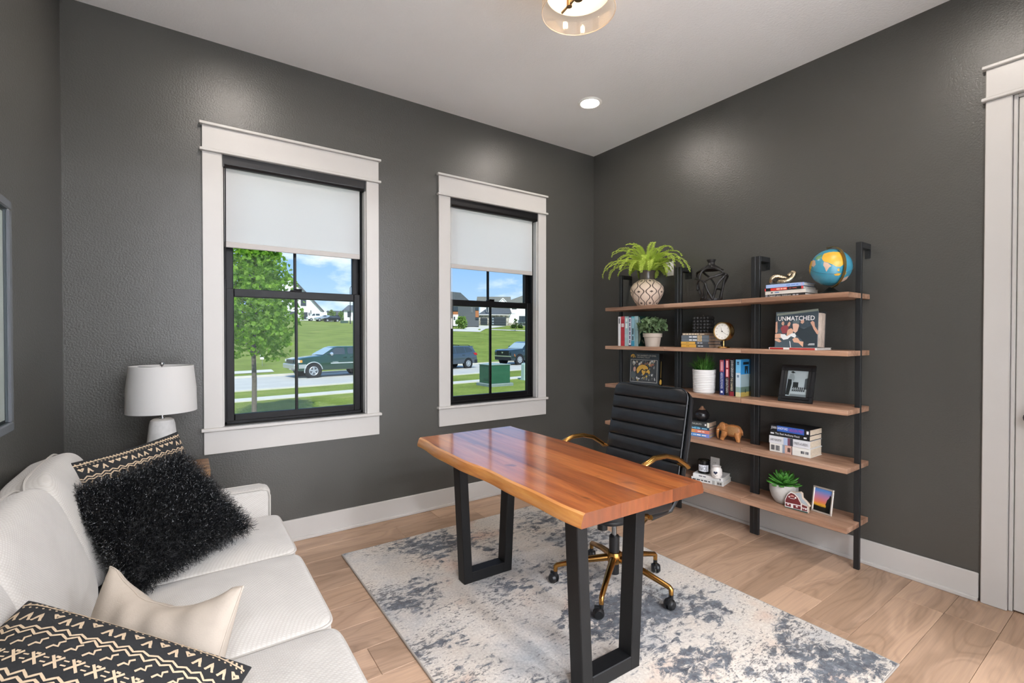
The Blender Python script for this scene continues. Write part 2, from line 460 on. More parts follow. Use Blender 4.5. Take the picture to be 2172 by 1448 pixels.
def blind_fabric():
    t = NT('blind_fabric'); v = t.coord('Object', (260, 1, 260))
    h = t.n('ShaderNodeTexChecker', Vector=v, Scale=1.0).outputs['Fac']
    d = t.n('ShaderNodeBsdfDiffuse', Color=(0.90, 0.90, 0.90, 1)); tr = t.n('ShaderNodeBsdfTranslucent', Color=(0.97, 0.96, 0.94, 1))
    st = t.noise(t.coord('Object', (3, 1, 140)), 2.0, 3, 0.6)
    m = t.n('ShaderNodeMixShader', Fac=0.62); t.t.links.new(d.outputs[0], m.inputs[1]); t.t.links.new(tr.outputs[0], m.inputs[2])
    t.t.links.new(t.bump(st, 0.1, 0.001), d.inputs['Normal']); t.t.links.new(m.outputs[0], t.out.inputs[0]); return t.m
BLF = blind_fabric()
HEMW = mat('blind_hem', '#b5b0ab', 0.5)
def make_blind(x0, x1, label, cord):
    i0, i1 = x0 + 0.103, x1 - 0.092; cx = (i0 + i1) / 2
    r = thing('roller_blind', (cx, 0.026, 2.40), 0, label, 'roller blind', 'roller blinds in the black windows')
    h = (i1 - i0) / 2
    c = B(); prof = [(-0.034, -0.008), (0.026, -0.008), (0.026, -0.085), (-0.018, -0.085), (-0.034, -0.070)]
    c.prism(prof, -h, h, 0); obj('cassette', c, C('#101012', 0.35), r, bevel=0.003)
    obj('end_cap', B().box(-h - 0.001, -h + 0.007, -0.036, 0.026, -0.088, -0.006), C('#1a1a1c', 0.4), r)
    obj('end_cap', B().box(h - 0.007, h + 0.001, -0.036, 0.026, -0.088, -0.006), C('#1a1a1c', 0.4), r)
    fa, fb = -h + 0.008, h - 0.028
    obj('fabric', B().box(fa, fb, 0.0045, 0.0055, -0.552, -0.07), BLF, r)
    obj('hem_bar', B().box(fa, fb, 0.0, 0.010, -0.556, -0.522), HEMW, r, bevel=0.003)
    if cord:
        b = B()
        for dx in (0.018, 0.026): b.tube([(-h + dx, -0.006, -0.08), (-h + dx, -0.006, -0.95)], 0.0011, 5)
        b.tube([(-h + 0.022, -0.006, -0.95), (-h + 0.022, -0.006, -1.03)], 0.006, 8)
        obj('pull_cord', b, C('#e8e6e2', 0.5), r, smooth=True)
    else:
        obj('pull_cord', B().tube([(-h + 0.014, -0.010, -0.08), (-h + 0.012, -0.010, -0.75)], 0.0035, 6), C('#202022', 0.5), r, smooth=True)
make_blind(*WIN[0], 'white roller blind half drawn in the window beside the table lamp', False)
make_blind(*WIN[1], 'white roller blind with long white cord in the window behind the desk', True)

# ------------------------------------------------------------------ closet door in the right wall
d = thing('door_1', (0, DY0, 0), kind='structure')
def dbx(nm, xa, xb, ya, yb, za, zb, m=TRIM, par=None, bev=0.003): return obj(nm, B().box(xa, xb, ya - DY0, yb - DY0, za, zb), m, par or d, bevel=bev)
dbx('side_casing', -0.018, 0, DY0, DY0 + 0.092, 0, 2.449)
dbx('side_casing', -0.018, 0, YF + 0.001, DY1, 0, 2.449)
dbx('head_casing', -0.018, 0, YF + 0.001, DY0 + 0.092, 2.465, 2.603)
dbx('fillet_moulding', -0.034, 0, YF + 0.001, DY0 + 0.105, 2.449, 2.465)
dbx('cap_moulding', -0.034, 0, YF + 0.001, DY0 + 0.105, 2.603, 2.619)
dbx('jamb', -0.002, 0.118, DY0 - 0.016, DY0, 0, DZ); dbx('jamb', -0.002, 0.118, DY1, DY1 + 0.016, 0, DZ); dbx('jamb', -0.002, 0.118, DY1 + 0.016, DY0 - 0.016, DZ - 0.016, DZ)
dbx('door_stop', 0.040, 0.075, DY0 - 0.028, DY0 - 0.016, 0, DZ - 0.016)
sl = dbx('door_slab', 0.002, 0.038, DY1 + 0.018, DY0 - 0.018, 0.008, DZ - 0.018)
b = B()
for za, zb in ((0.14, 1.0), (1.12, 2.30)):
    for q in ((DY1 + 0.12, DY1 + 0.13, za, zb), (DY0 - 0.13, DY0 - 0.12, za, zb)): b.box(-0.002, 0.002, q[0] - DY0, q[1] - DY0, q[2], q[3])
    b.box(-0.002, 0.002, DY1 + 0.12 - DY0, -0.12, za, za + 0.01).box(-0.002, 0.002, DY1 + 0.12 - DY0, -0.12, zb - 0.01, zb)
obj('panel_moulding', b, TRIM, sl)
k = B(); k.lathe([(0.028, 0), (0.028, 0.008), (0.010, 0.012), (0.010, 0.035), (0.024, 0.042), (0.028, 0.055), (0.022, 0.066), (0.0, 0.070)], 16)
kn = obj('door_knob', k, C('#141414', 0.35), sl, loc=(0.002, -2.862 - DY0, 0.935), rot=(0, -PI / 2, 0), smooth=True)
obj('back_panel', B().box(0.119, 0.13, DY1 - DY0, 0, 0, DZ), HALL, d)

# wall plates
def plate(name, yc, zc, label, switch):
    r = thing(name, (0, yc, zc), 0, label, 'wall plate')
    obj('cover_plate', B().box(-0.006, 0, -0.036, 0.036, -0.058, 0.058), C('#e4e1da', 0.4), r, bevel=0.003, seg=2)
    if switch: obj('rocker', B().box(-0.010, -0.005, -0.016, 0.016, -0.032, 0.032), C('#efece6', 0.35), r, bevel=0.002)
    else:
        for s in (-1, 1):
            o = obj('socket', B().box(-0.008, -0.005, -0.017, 0.017, s * 0.02 - 0.014, s * 0.02 + 0.014), C('#efece6', 0.35), r, bevel=0.004, seg=2)
            obj('slot', B().box(-0.0084, -0.0078, -0.008, -0.006, s * 0.02 - 0.004, s * 0.02 + 0.005).box(-0.0084, -0.0078, 0.006, 0.008, s * 0.02 - 0.004, s * 0.02 + 0.005), C('#303030', 0.6), o)
plate('wall_plate', -0.868, 1.855, 'white wall plate half hidden behind the bright green fern', True)
plate('power_outlet', -1.272, 0.355, 'white power outlet on the grey wall behind the black NICE candle', False)

# ------------------------------------------------------------------ ceiling lamps
DISC = emit('led_disc', '#fff4ea', LAMP_DISC)
def recessed(x, y, label):
    r = thing('recessed_light', (x, y, H), 0, label, 'ceiling light', 'recessed ceiling lights')
    t = B(); t.lathe([(0.088, 0.0), (0.088, -0.004), (0.080, -0.009), (0.068, -0.008), (0.064, -0.003), (0.064, 0.0)], 32, cap=False)
    obj('trim_ring', t, C('#f2efe9', 0.4), r, smooth=True)
    b = B(); b.add([(0.064 * math.cos(2 * PI * i / 32), 0.064 * math.sin(2 * PI * i / 32), -0.0035) for i in range(32)], [tuple(range(32))[::-1]])
    obj('diffuser', b, DISC, r)
recessed(-0.765, -0.735, 'lit round recessed ceiling light near the corner above the shelves')
recessed(-2.935, -0.744, 'lit recessed ceiling light above the window by the table lamp')
recessed(-0.765, -2.70, 'lit recessed ceiling light near the white door')
recessed(-2.935, -2.70, 'lit recessed ceiling light above the near end of the sofa')
HFILL = emit('hall_fill_disc', '#f3f6ff', HALL_FILL)  # added lamps out of view, the main fill light of the room
for i, (hx_, hy_) in enumerate([(x_, y_) for x_ in (-3.6, -1.9, -0.2) for y_ in (-5.3, -6.6)]):
    r = thing('hall_fill_light', (hx_, hy_, H), 0, 'added round fill light in the unseen hall behind the viewer, ' + ('left', 'left', 'middle', 'middle', 'right', 'right')[i] + (' near row', ' far row')[i % 2], 'ceiling light', 'added hall fill lights')
    obj('rim', B().lathe([(0.215, 0.0), (0.215, -0.03), (0.20, -0.034), (0.20, -0.028)], 32, cap=False), C('#f2efe9', 0.4), r, smooth=True)
    obj('diffuser', B().lathe([(0.20, -0.03), (0.0, -0.034)], 32, cap=False), HFILL, r)
PX, PY, PZ = -1.815, -1.745, 2.715
r = thing('ceiling_lamp', (PX, PY, H), 0, 'semi-flush ceiling lamp with clear drum shade and bronze arms', 'ceiling lamp')
def milky():
    t = NT('lamp_glass'); a = t.n('ShaderNodeBsdfTransparent', Color=lin('#fdf6ec')); g = t.n('ShaderNodeBsdfGlossy', Roughness=0.08); d = t.n('ShaderNodeBsdfTranslucent', Color=lin('#fbeedd')); d2 = t.n('ShaderNodeBsdfDiffuse', Color=lin('#f6eadb'))
    m0 = t.n('ShaderNodeMixShader', Fac=0.5); m1 = t.n('ShaderNodeMixShader', Fac=0.22); m2 = t.n('ShaderNodeMixShader', Fac=0.10)
    for m, p_, q_ in ((m0, d, d2), (m1, a, m0), (m2, m1, g)): t.t.links.new(p_.outputs[0], m.inputs[1]); t.t.links.new(q_.outputs[0], m.inputs[2])
    t.t.links.new(m2.outputs[0], t.out.inputs[0]); return t.m
SH = milky()
BRZ = mat('bronze', '#6b5a45', 0.3, 0.9)
zb = PZ - H
obj('canopy', B().lathe([(0.065, 0), (0.065, -0.012), (0.02, -0.022), (0.0, -0.024)], 24), BRZ, r, smooth=True)
obj('stem', B().tube([(0, 0, -0.02), (0, 0, zb + 0.09)], 0.008, 10), BRZ, r, smooth=True)
obj('hub', B().lathe([(0.0, zb + 0.052), (0.019, zb + 0.054), (0.023, zb + 0.060), (0.023, zb + 0.090), (0.012, zb + 0.10), (0, zb + 0.10)], 20), BRZ, r, smooth=True)
sh = obj('outer_shade', B().lathe([(0.158, zb), (0.158, zb + 0.19)], 48, cap=False), SH, r, smooth=True)
obj('shade_rim', B().tube([(0.158 * math.cos(2 * PI * i / 48), 0.158 * math.sin(2 * PI * i / 48), zb) for i in range(48)], 0.0022, 6, closed=True), mat('rim_glass', '#f3dcc0', 0.2), sh, smooth=True)
obj('inner_shade', B().lathe([(0.138, zb + 0.075), (0.138, zb + 0.19)], 48, cap=False), mat('cream_shade', '#f4e6d0', 0.7, Transmission_Weight=0.0, Subsurface_Weight=0.0), r, smooth=True)
BULB = emit('bulb_glow', '#ffdcb0', LAMP_BULB)
for k in range(3):
    a = R(200 + 120 * k); dx, dy = math.cos(a), math.sin(a)
    ar = obj('arm', B().tube([(dx * 0.015, dy * 0.015, zb + 0.075), (dx * 0.137, dy * 0.137, zb + 0.082)], 0.0055, 8), BRZ, r, smooth=True)
    so = obj('lamp_socket', B().tube([(dx * 0.075, dy * 0.075, zb + 0.070), (dx * 0.075, dy * 0.075, zb + 0.15)], 0.013, 12), BRZ, r, smooth=True)
    obj('bulb', B().lathe([(0.0, zb + 0.145), (0.011, zb + 0.15), (0.016, zb + 0.165), (0.016, zb + 0.178), (0, zb + 0.19)], 12, c=(dx * 0.075, dy * 0.075, 0)), BULB, so, smooth=True)
# ------------------------------------------------------------------ outside: lawn, street, hill
def yc(x): return 27.8 + 0.22 * x                    # far kerb of the street
def yn(x): return 20.7 + 0.16 * x + max(0, x - 4) * 0.06
def tz(x, y):
    v = Vector((x - CAM.x, y - CAM.y, 0)); dep = v.dot(Vector((FWD.x, FWD.y, 0))); s = y - yc(x) - 0.5
    if s <= 0 or dep < 10: return -1.10
    dc = dep * (1 - s / max(1e-3, (y - CAM.y) - 0.22 * (x - CAM.x)))          # depth of the kerb on the way up
    d2 = dep - dc; z = 0.064 * min(d2, 112) + 0.012 * max(0, d2 - 112)
    return -1.10 + z + 0.25 * noise.noise(Vector((x * 0.05, y * 0.05, 3.1))) * min(1, s / 20)
def ground_hit(px, py, d0=30, d1=190):
    n = 640
    for i in range(n):
        q = at_depth(px, py, d0 + (d1 - d0) * i / n)
        if q.z < tz(q.x, q.y): return q
    return q
def grass():
    t = NT('grass'); v = t.coord('Object')
    a = t.noise(v, 0.35, 5, 0.6); b = t.noise(t.coord('Object', (5, 14, 5)), 1.0, 4, 0.7); c = t.noise(v, 14, 3, 0.7)
    col = t.ramp(a, (0.3, '#7b8648'), (0.55, '#93a058'), (0.75, '#a8a66c'))
    col = t.mix(0.45, col, t.ramp(b, (0.3, '#646c3c'), (0.65, '#bcc28c')), 'OVERLAY')
    col = t.mix(0.4, col, t.ramp(c, (0.3, '#5c6238'), (0.7, '#bfc292')), 'OVERLAY')
    t.pr(Base_Color=col, Roughness=0.9, Specular_IOR_Level=0.1, Normal=t.bump(c, 0.6, 0.05)); return t.m
GRASS = grass()
CONC = mat('concrete', '#cdc7ba', 0.85, 0, 0.06, 2.0, 30, 0.2, 0.01)
ROAD = mat('road_concrete', '#bfbab0', 0.85, 0, 0.07, 0.8, 20, 0.2, 0.01)
def lerpgrid(lo, hi, n): return [lo + (hi - lo) * i / n for i in range(n + 1)]
xs = lerpgrid(-70, 190, 130); ys = [0.5 + (260 - 0.5) * (i / 120) ** 1.6 for i in range(121)]
b = B()
b.add([(x, y, tz(x, y)) for x in xs for y in ys], [(i * 121 + j, (i + 1) * 121 + j, (i + 1) * 121 + j + 1, i * 121 + j + 1) for i in range(130) for j in range(120)])
obj('ground', b, GRASS, smooth=True, ang=180, kind='structure')
def strip(name, f0, f1, z, m, x0=-60, x1=110, n=60, th=0.1, kind='structure'):
    b = B(); st = lerpgrid(x0, x1, n)
    b.grid(lambda u, v: (x0 + (x1 - x0) * u, (f0 if v < 0.5 else f1)(x0 + (x1 - x0) * u), z), n, 1)
    b.grid(lambda u, v: (x0 + (x1 - x0) * u, f0(x0 + (x1 - x0) * u), z - th * v), n, 1)
    return obj(name, b, m, kind=kind)
strip('road', yn, yc, -1.085, ROAD)
strip('kerb', yc, lambda x: yc(x) + 0.35, -0.985, CONC)
strip('kerb', lambda x: yn(x) - 0.3, yn, -1.04, CONC)
strip('sidewalk', lambda x: 16.7 + 0.14 * x, lambda x: 17.6 + 0.14 * x, -1.06, CONC)
b = B(); st = [(x, yc(x) + 2.6) for x in lerpgrid(-40, 3.0, 20)]
b.grid(lambda u, v: (-40 + 41.5 * u, yc(-40 + 41.5 * u) + 2.2 + 1.3 * v, tz(-40 + 41.5 * u, yc(-40 + 41.5 * u) + 2.2 + 1.3 * v) + 0.03), 24, 2)
obj('sidewalk', b, CONC, kind='structure')

# ------------------------------------------------------------------ trees
def leaf_mat(key, c1, c2, c3):
    t = NT(key); v = t.coord('Object'); a = t.noise(v, 2.2, 3, 0.6); b_ = t.noise(v, 16, 2, 0.6)
    col = t.mix(0.5, t.ramp(a, (0.3, c1), (0.5, c2), (0.7, c3)), t.ramp(b_, (0.35, c1), (0.65, c3)))
    d = t.n('ShaderNodeBsdfDiffuse', Color=col); tr = t.n('ShaderNodeBsdfTranslucent', Color=col)
    m = t.n('ShaderNodeMixShader', Fac=0.45); t.t.links.new(d.outputs[0], m.inputs[1]); t.t.links.new(tr.outputs[0], m.inputs[2])
    t.t.links.new(m.outputs[0], t.out.inputs[0]); return t.m
MAPLE = leaf_mat('maple_leaf', '#4d7a1e', '#79ab33', '#a9cc55')
BARK = mat('bark', '#6a6058', 0.9, 0, 0.25, 20, 40, 0.6, 0.02)
STAR = [(0, -0.5), (0.14, -0.36), (0.42, -0.34), (0.34, -0.10), (0.50, 0.16), (0.24, 0.18), (0, 0.55), (-0.24, 0.18), (-0.50, 0.16), (-0.34, -0.10), (-0.42, -0.34), (-0.14, -0.36)]
def leaves(rng, n, place, size, shape=STAR):
    b = B(); k = len(shape)
    vs = []; fs = []
    for i in range(n):
        p = place(rng); s = size * rng.uniform(0.7, 1.25)
        nr = Vector((rng.gauss(0, 1), rng.gauss(0, 1), rng.gauss(0.6, 1))).normalized()
        u = nr.orthogonal().normalized(); a = rng.uniform(0, 6.28); w = nr.cross(u)
        u2 = u * math.cos(a) + w * math.sin(a); w2 = nr.cross(u2); o = len(vs)
        for x, y in shape: vs.append(p + u2 * (x * s) + w2 * (y * s) - nr * (abs(x) * s * 0.25))
        fs.append(tuple(range(o, o + k)))
    b.v = vs; b.f = fs; b.mi = [0] * len(fs); return b
def make_tree(name, loc, h, trunk_h, cr, tr, n, lsize, lm, label, seed, cz=None, cat='tree', grp=None, blobs=9):
    rng = random.Random(seed)
    r = thing(name, loc, 0, label, cat, grp)
    cz0, cz1 = trunk_h, h
    b = B(); b.tube([(0, 0, -0.1), (0.01 * h / 4, 0, trunk_h * 0.6), (0, 0.02, trunk_h), (0.03, 0, trunk_h + (h - trunk_h) * 0.55), (0.0, 0, h * 0.94)], [tr * 1.1, tr, tr * 0.9, tr * 0.5, tr * 0.15], 10)
    obj('trunk', b, BARK, r, smooth=True)
    cl = []
    for i in range(blobs):
        f = (i + 0.5) / blobs; z = cz0 + (cz1 - cz0) * (0.07 + 0.84 * f)
        rad = cr * (math.sin(PI * min(1, 0.20 + 0.80 * f)) ** 0.7)
        a = i * 2.4 + rng.uniform(-0.4, 0.4); cl.append((Vector((math.cos(a) * rad * 0.5, math.sin(a) * rad * 0.5, z)), rad * 0.62))
    b = B()
    for c_, q in cl:
        zz = max(trunk_h * 0.96, c_.z - q * 1.1)
        b.tube([(0, 0, zz), c_ * 0.55 + Vector((0, 0, zz * 0.45)), c_], [tr * 0.42, tr * 0.28, tr * 0.1], 6)
    obj('branch', b, BARK, r, smooth=True, kind='stuff')
    def place(g):
        c_, q = g.choice(cl)
        d = Vector((g.gauss(0, 1), g.gauss(0, 1), g.gauss(0, 1))).normalized() * q * (g.random() ** 0.45)
        return c_ + Vector((d.x, d.y, d.z * 1.15))
    obj('foliage', leaves(rng, n, place, lsize), lm, r, kind='stuff')
    return r
p = on_z(539, 902, -1.10)
make_tree('maple_tree', p, 5.4, 1.95, 1.22, 0.062, 6200, 0.125, MAPLE, 'leafy young maple tree on the front lawn, close outside the window', 4, blobs=16)
BUSH = leaf_mat('bush_leaf', '#4f7030', '#7f9f4c', '#a9bf70')
DKBUSH = leaf_mat('dark_leaf', '#2c4020', '#47602e', '#6a8048')
def on_hill(px, py, dep, dz=0.0):
    q = at_depth(px, py, dep); return Vector((q.x, q.y, tz(q.x, q.y) + dz))
make_tree('garden_tree', on_hill(978, 691, 100, -0.2), 2.9, 0.9, 1.35, 0.09, 700, 0.38, BUSH, 'low rounded garden tree in front of the dark grey house', 11, blobs=8)
make_tree('garden_tree', on_hill(640, 679, 140, -0.2), 3.2, 0.9, 0.7, 0.06, 260, 0.34, BUSH, 'slim young tree in front of the white gabled house', 12, blobs=7)
make_tree('garden_tree', on_hill(704, 680, 165, -0.3), 4.8, 0.6, 1.7, 0.1, 500, 0.5, BUSH, 'green bush beside the parked cars on the hill', 13, blobs=8)
make_tree('garden_tree', on_hill(724, 681, 165, -0.3), 4.4, 0.6, 1.3, 0.1, 350, 0.5, BUSH, 'green bush against the small white house with a hipped roof', 14, blobs=7)
make_tree('garden_tree', on_hill(1093, 699, 100, -0.1), 2.9, 0.8, 0.7, 0.05, 120, 0.28, DKBUSH, 'thin sapling with sparse dark leaves beside the white house', 15, blobs=7)
for i, (px, lab) in enumerate(((1090, 'dark shrub left of the sapling by the white house'), (1104, 'dark shrub at the foot of the white house, right of the sapling'))):
    make_tree('shrub', on_hill(px, 693.5, 112, -0.2), 0.95, 0.1, 0.9, 0.05, 220, 0.3, DKBUSH, lab, 30 + i, cat='shrub', blobs=6)

# ------------------------------------------------------------------ houses on the hill
def house(name, px, py, dep, label):
    q = at_depth(px, py, dep); k = dep / F_PX; th = math.atan((px - 1086) / F_PX)
    r = thing(name, q, 0, label, 'house', rot=(0, 0, -YAW - th))
    def P(x, y): return ((x - px) * k * math.cos(th), (py - y) * k)
    def poly(nm, pts, m, y0=0.0, y1=6.0, par=None): return obj(nm, B().prism([P(*t_) for t_ in pts], y0, y1, 1), m, par or r)
    def rc(nm, x0, y0, x1, y1, m, ya=-0.06, yb=0.05, par=None): return poly(nm, [(x0, y1), (x1, y1), (x1, y0), (x0, y0)], m, ya, yb, par)
    def win(x0, y0, x1, y1, frame, n=1, nm='window'):
        f = rc(nm, x0, y0, x1, y1, frame, -0.10, 0.02)
        w_ = (x1 - x0); g = min(0.6, w_ * 0.12)
        for i in range(n):
            a = x0 + g + (w_ - g) * i / n; rc('pane', a, y0 + g, a + (w_ - g) / n - g, y1 - g, C('#3a4248', 0.15), -0.16, -0.09, f)
        return f
    return r, poly, rc, win
HW = mat('siding_white', '#eceae6', 0.7); RF = mat('roof_shingle', '#565a5f', 0.85, 0, 0.12, 3); RFL = mat('roof_weathered', '#7d7c78', 0.85, 0, 0.12, 3)
DG = mat('siding_dark', '#55585b', 0.7); GD = mat('garage_door_paint', '#33393f', 0.5); CEDAR = mat('cedar_panel', '#a8683c', 0.6)
BLK = C('#202327', 0.5)
def stone():
    t = NT('stone_veneer'); v = t.n('ShaderNodeTexVoronoi', Vector=t.coord('Object'), Scale=3.2)
    t.pr(Base_Color=t.ramp(t.n('ShaderNodeSeparateColor', Color=v.outputs['Color']).outputs[0], (0.1, '#7d766d'), (0.5, '#a89e90'), (0.9, '#c9c2b6')), Roughness=0.9); return t.m
STONE = stone()
def garage(rc, x0, y0, x1, y1, n, rows=4, wins=0):
    g = rc('garage_door', x0, y0, x1, y1, GD, -0.14, 0.02)
    for i in range(rows):
        ya = y0 + (y1 - y0) * i / rows
        rc('door_panel', x0 + 0.3, ya + 0.25, x1 - 0.3, ya + (y1 - y0) / rows - 0.25, GD, -0.19, -0.13, g)
        if wins: rc('pane', x0 + 1.2, ya + 1.2, x0 + 1.2 + wins, ya + (y1 - y0) / rows - 1.2, C('#8f9aa2', 0.1), -0.22, -0.18, g)
# white gabled house seen through the first window
r, poly, rc, win = house('gabled_house', 620, 677, 150, 'white gabled house with dark garage doors on the hill behind the maple')
poly('wall', [(560, 679), (686, 679), (686, 656), (612, 583), (560, 634)], HW, 0, 14)
poly('roof', [(690, 659), (612, 579.5), (556, 634.5), (557.5, 637), (612, 583.5), (688, 661)], RF, -0.9, 14.5)
poly('rear_roof', [(676, 650), (694, 661), (694, 664), (676, 664)], RF, 5, 10)
rc('rear_wall', 680, 663, 692, 679, HW, 5.5, 9)
garage(rc, 615, 660.5, 627.5, 676.5, 1); garage(rc, 640, 661.5, 653, 676.5, 1); garage(rc, 590, 660.5, 604, 676.5, 1)
win(638, 630, 650, 648, BLK, 3); win(655, 662, 657.5, 668, BLK, 1); win(659, 657, 661, 667, BLK)
win(575, 652, 588, 668, BLK, 2)
# low white house
r, poly, rc, win = house('hip_house', 740, 680, 150, 'small white house with grey hipped roof behind the lamp post')
rc('wall', 729.5, 658, 772, 681, HW, 0, 9)
b = B(); k = 150 / F_PX
def q_(x, y, d_): return ((x - 740) * k * 0.945, d_, (680 - y) * k)
b.add([q_(726, 658.5, -0.6), q_(778, 658.5, -0.6), q_(778, 658.5, 10), q_(726, 658.5, 10), q_(739, 645, 4.5), q_(766, 645, 4.5)], [(0, 1, 5, 4), (1, 2, 5), (2, 3, 4, 5), (3, 0, 4), (0, 3, 2, 1)])
obj('roof', b, RF, r); win(737, 660.5, 743, 672.5, BLK, 2); win(751, 660, 758, 673, BLK, 2)
r, poly, rc, win = house('distant_house', 705, 680, 190, 'distant dark grey house low between the two white houses')
rc('wall', 690, 668, 732, 682, DG, 0, 8); poly('roof', [(687, 668.5), (734, 668.5), (728, 659), (694, 659)], RF, -0.6, 8.5); win(712, 671, 716, 676, BLK)
# dark grey modern house
r, poly, rc, win = house('modern_house', 985, 690, 112, 'dark grey modern house with cedar panels seen through the second window')
poly('wall', [(946, 692), (1016, 692), (1016, 640), (972, 640), (946, 640)], DG, 0, 6)
poly('roof', [(944, 642), (1000, 642), (977, 621), (950, 618.5)], RF, -0.5, 6.3)
for f in ((957, 661, 971.5, 667), (1008.5, 658.5, 1015.5, 672.5)): rc('cedar_panel', *f, CEDAR)
rc('lower_wall', 946, 667, 972, 691, HW, -0.12, 0.05)
win(959.5, 650, 971.5, 660, BLK, 2); win(1008.5, 652, 1015.5, 658.5, BLK, 1); win(1008.5, 673, 1015.5, 678, BLK, 2); win(999.5, 652, 1002, 662, HW); win(962, 671, 966, 679, BLK)
# stone garage house
r, poly, rc, win = house('stone_house', 1045, 694, 126, 'white and stone house with two dark garage doors behind the parked cars')
rc('wall', 1018, 640, 1120, 694, HW, 3.0, 14); rc('wall', 1078, 664, 1124, 692, HW, 1.0, 10)
rc('stone_base', 1078, 684, 1118, 693.5, STONE, 0.8, 1.1); rc('garage_wall', 1014, 666, 1079.5, 695, STONE, 0, 9)
b = B(); k2 = 126 / F_PX
def q2(x, y, d_): return ((x - 1045) * k2, d_, (694 - y) * k2)
b.add([q2(1012.5, 668, -0.5), q2(1082, 665, -0.5), q2(1096, 665, 9), q2(1016, 668, 9), q2(1034, 651, 3.0), q2(1082, 651, 3.0)], [(0, 1, 5, 4), (1, 2, 5), (2, 3, 4, 5), (3, 0, 4), (0, 3, 2, 1)])
obj('garage_roof', b, RF, r)
poly('main_roof', [(1009.5, 641), (1085, 641), (1084, 627.5), (1011.5, 627.5)], RFL, 2.4, 12)
poly('side_roof', [(1066, 641), (1124, 640), (1124, 621), (1110, 625)], RFL, 2.0, 11)
poly('dormer', [(1057, 641), (1076, 641), (1067, 631.5)], HW, 2.2, 3.0); 
gb = poly('dormer_trim', [(1055.5, 641), (1067, 630), (1077.5, 640.5), (1076.5, 641.5), (1067, 632), (1057, 641.5)], C('#f4f2ee', 0.6), 2.0, 3.0)
rc('fascia', 1013, 667, 1082, 668.5, C('#e6e3de', 0.6), -0.6, -0.4)
garage(rc, 1019.5, 674, 1034, 694.5, 1); garage(rc, 1042.5, 673, 1073.5, 694, 1, 4, 3.5)
win(1101, 670, 1116, 682.5, BLK, 2); win(1031, 643, 1036, 662, HW, 1); win(1086, 648, 1096, 656, BLK, 2)
def patch(name, pts, m, lift=0.0):
    b = B(); P = [at_depth(x, y, d_) for x, y, d_ in pts]
    b.add([(p_.x, p_.y, tz(p_.x, p_.y) + 0.06) for p_ in P], [tuple(range(len(pts)))])
    return obj(name, b, m, kind='structure')
patch('driveway', [(950, 702, 92), (1018, 707, 92), (1030, 703, 104), (1074, 694.5, 123), (1018, 694.5, 123), (992, 697, 112), (983, 701, 100), (950, 700, 99)], CONC, 0.25)
patch('driveway', [(1040, 704, 100), (1125, 711, 100), (1125, 709.5, 103), (1040, 702.6, 103)], CONC, 0.2)
patch('driveway', [(600, 680, 138), (640, 679, 138), (674, 683, 138), (700, 681.5, 142), (726, 680, 146), (686, 677.5, 149), (600, 677.5, 149)], CONC, 0.15)
patch('driveway', [(690, 684, 130), (760, 690, 130), (760, 688.6, 133), (700, 683.2, 133)], CONC, 0.15)

# ------------------------------------------------------------------ vehicles
TYRE = mat('tyre', '#26272a', 0.85); RIM = mat('alloy', '#c9ccd0', 0.35, 0.7); TGL = mat('car_glass', '#39434a', 0.06); CHR = mat('chrome', '#dcdee0', 0.18, 0.9)
def wheel(par, x, y, rad, side, spokes=6, w=0.24):
    t = B(); n = 20
    t.tube([(x, y - w / 2, rad), (x, y + w / 2, rad)], rad, n)
    o = obj('wheel', t, TYRE, par, bevel=0.03, seg=2)
    k = B(); ys = y + side * (w / 2 + 0.005)
    k.tube([(x, ys - side * 0.02, rad), (x, ys, rad)], rad * 0.62, n)
    ro = obj('rim', k, C('#55585c', 0.5), o)
    s = B()
    for i in range(spokes):
        a = 2 * PI * i / spokes + 0.3
        d = Vector((math.cos(a), 0, math.sin(a))); p_ = Vector((-math.sin(a), 0, math.cos(a)))
        c_ = Vector((x, ys + side * 0.008, rad)) + d * rad * 0.32
        s.obox(c_, d * rad * 0.28, Vector((0, 0.012, 0)), p_ * rad * 0.10)
    s.tube([(x + rad * 0.60 * math.cos(2 * PI * i / 20), ys + side * 0.006, rad + rad * 0.60 * math.sin(2 * PI * i / 20)) for i in range(20)], rad * 0.05, 6, closed=True)
    s.tube([(x, ys, rad), (x, ys + side * 0.03, rad)], rad * 0.14, 10)
    obj('spoke', s, RIM, o)
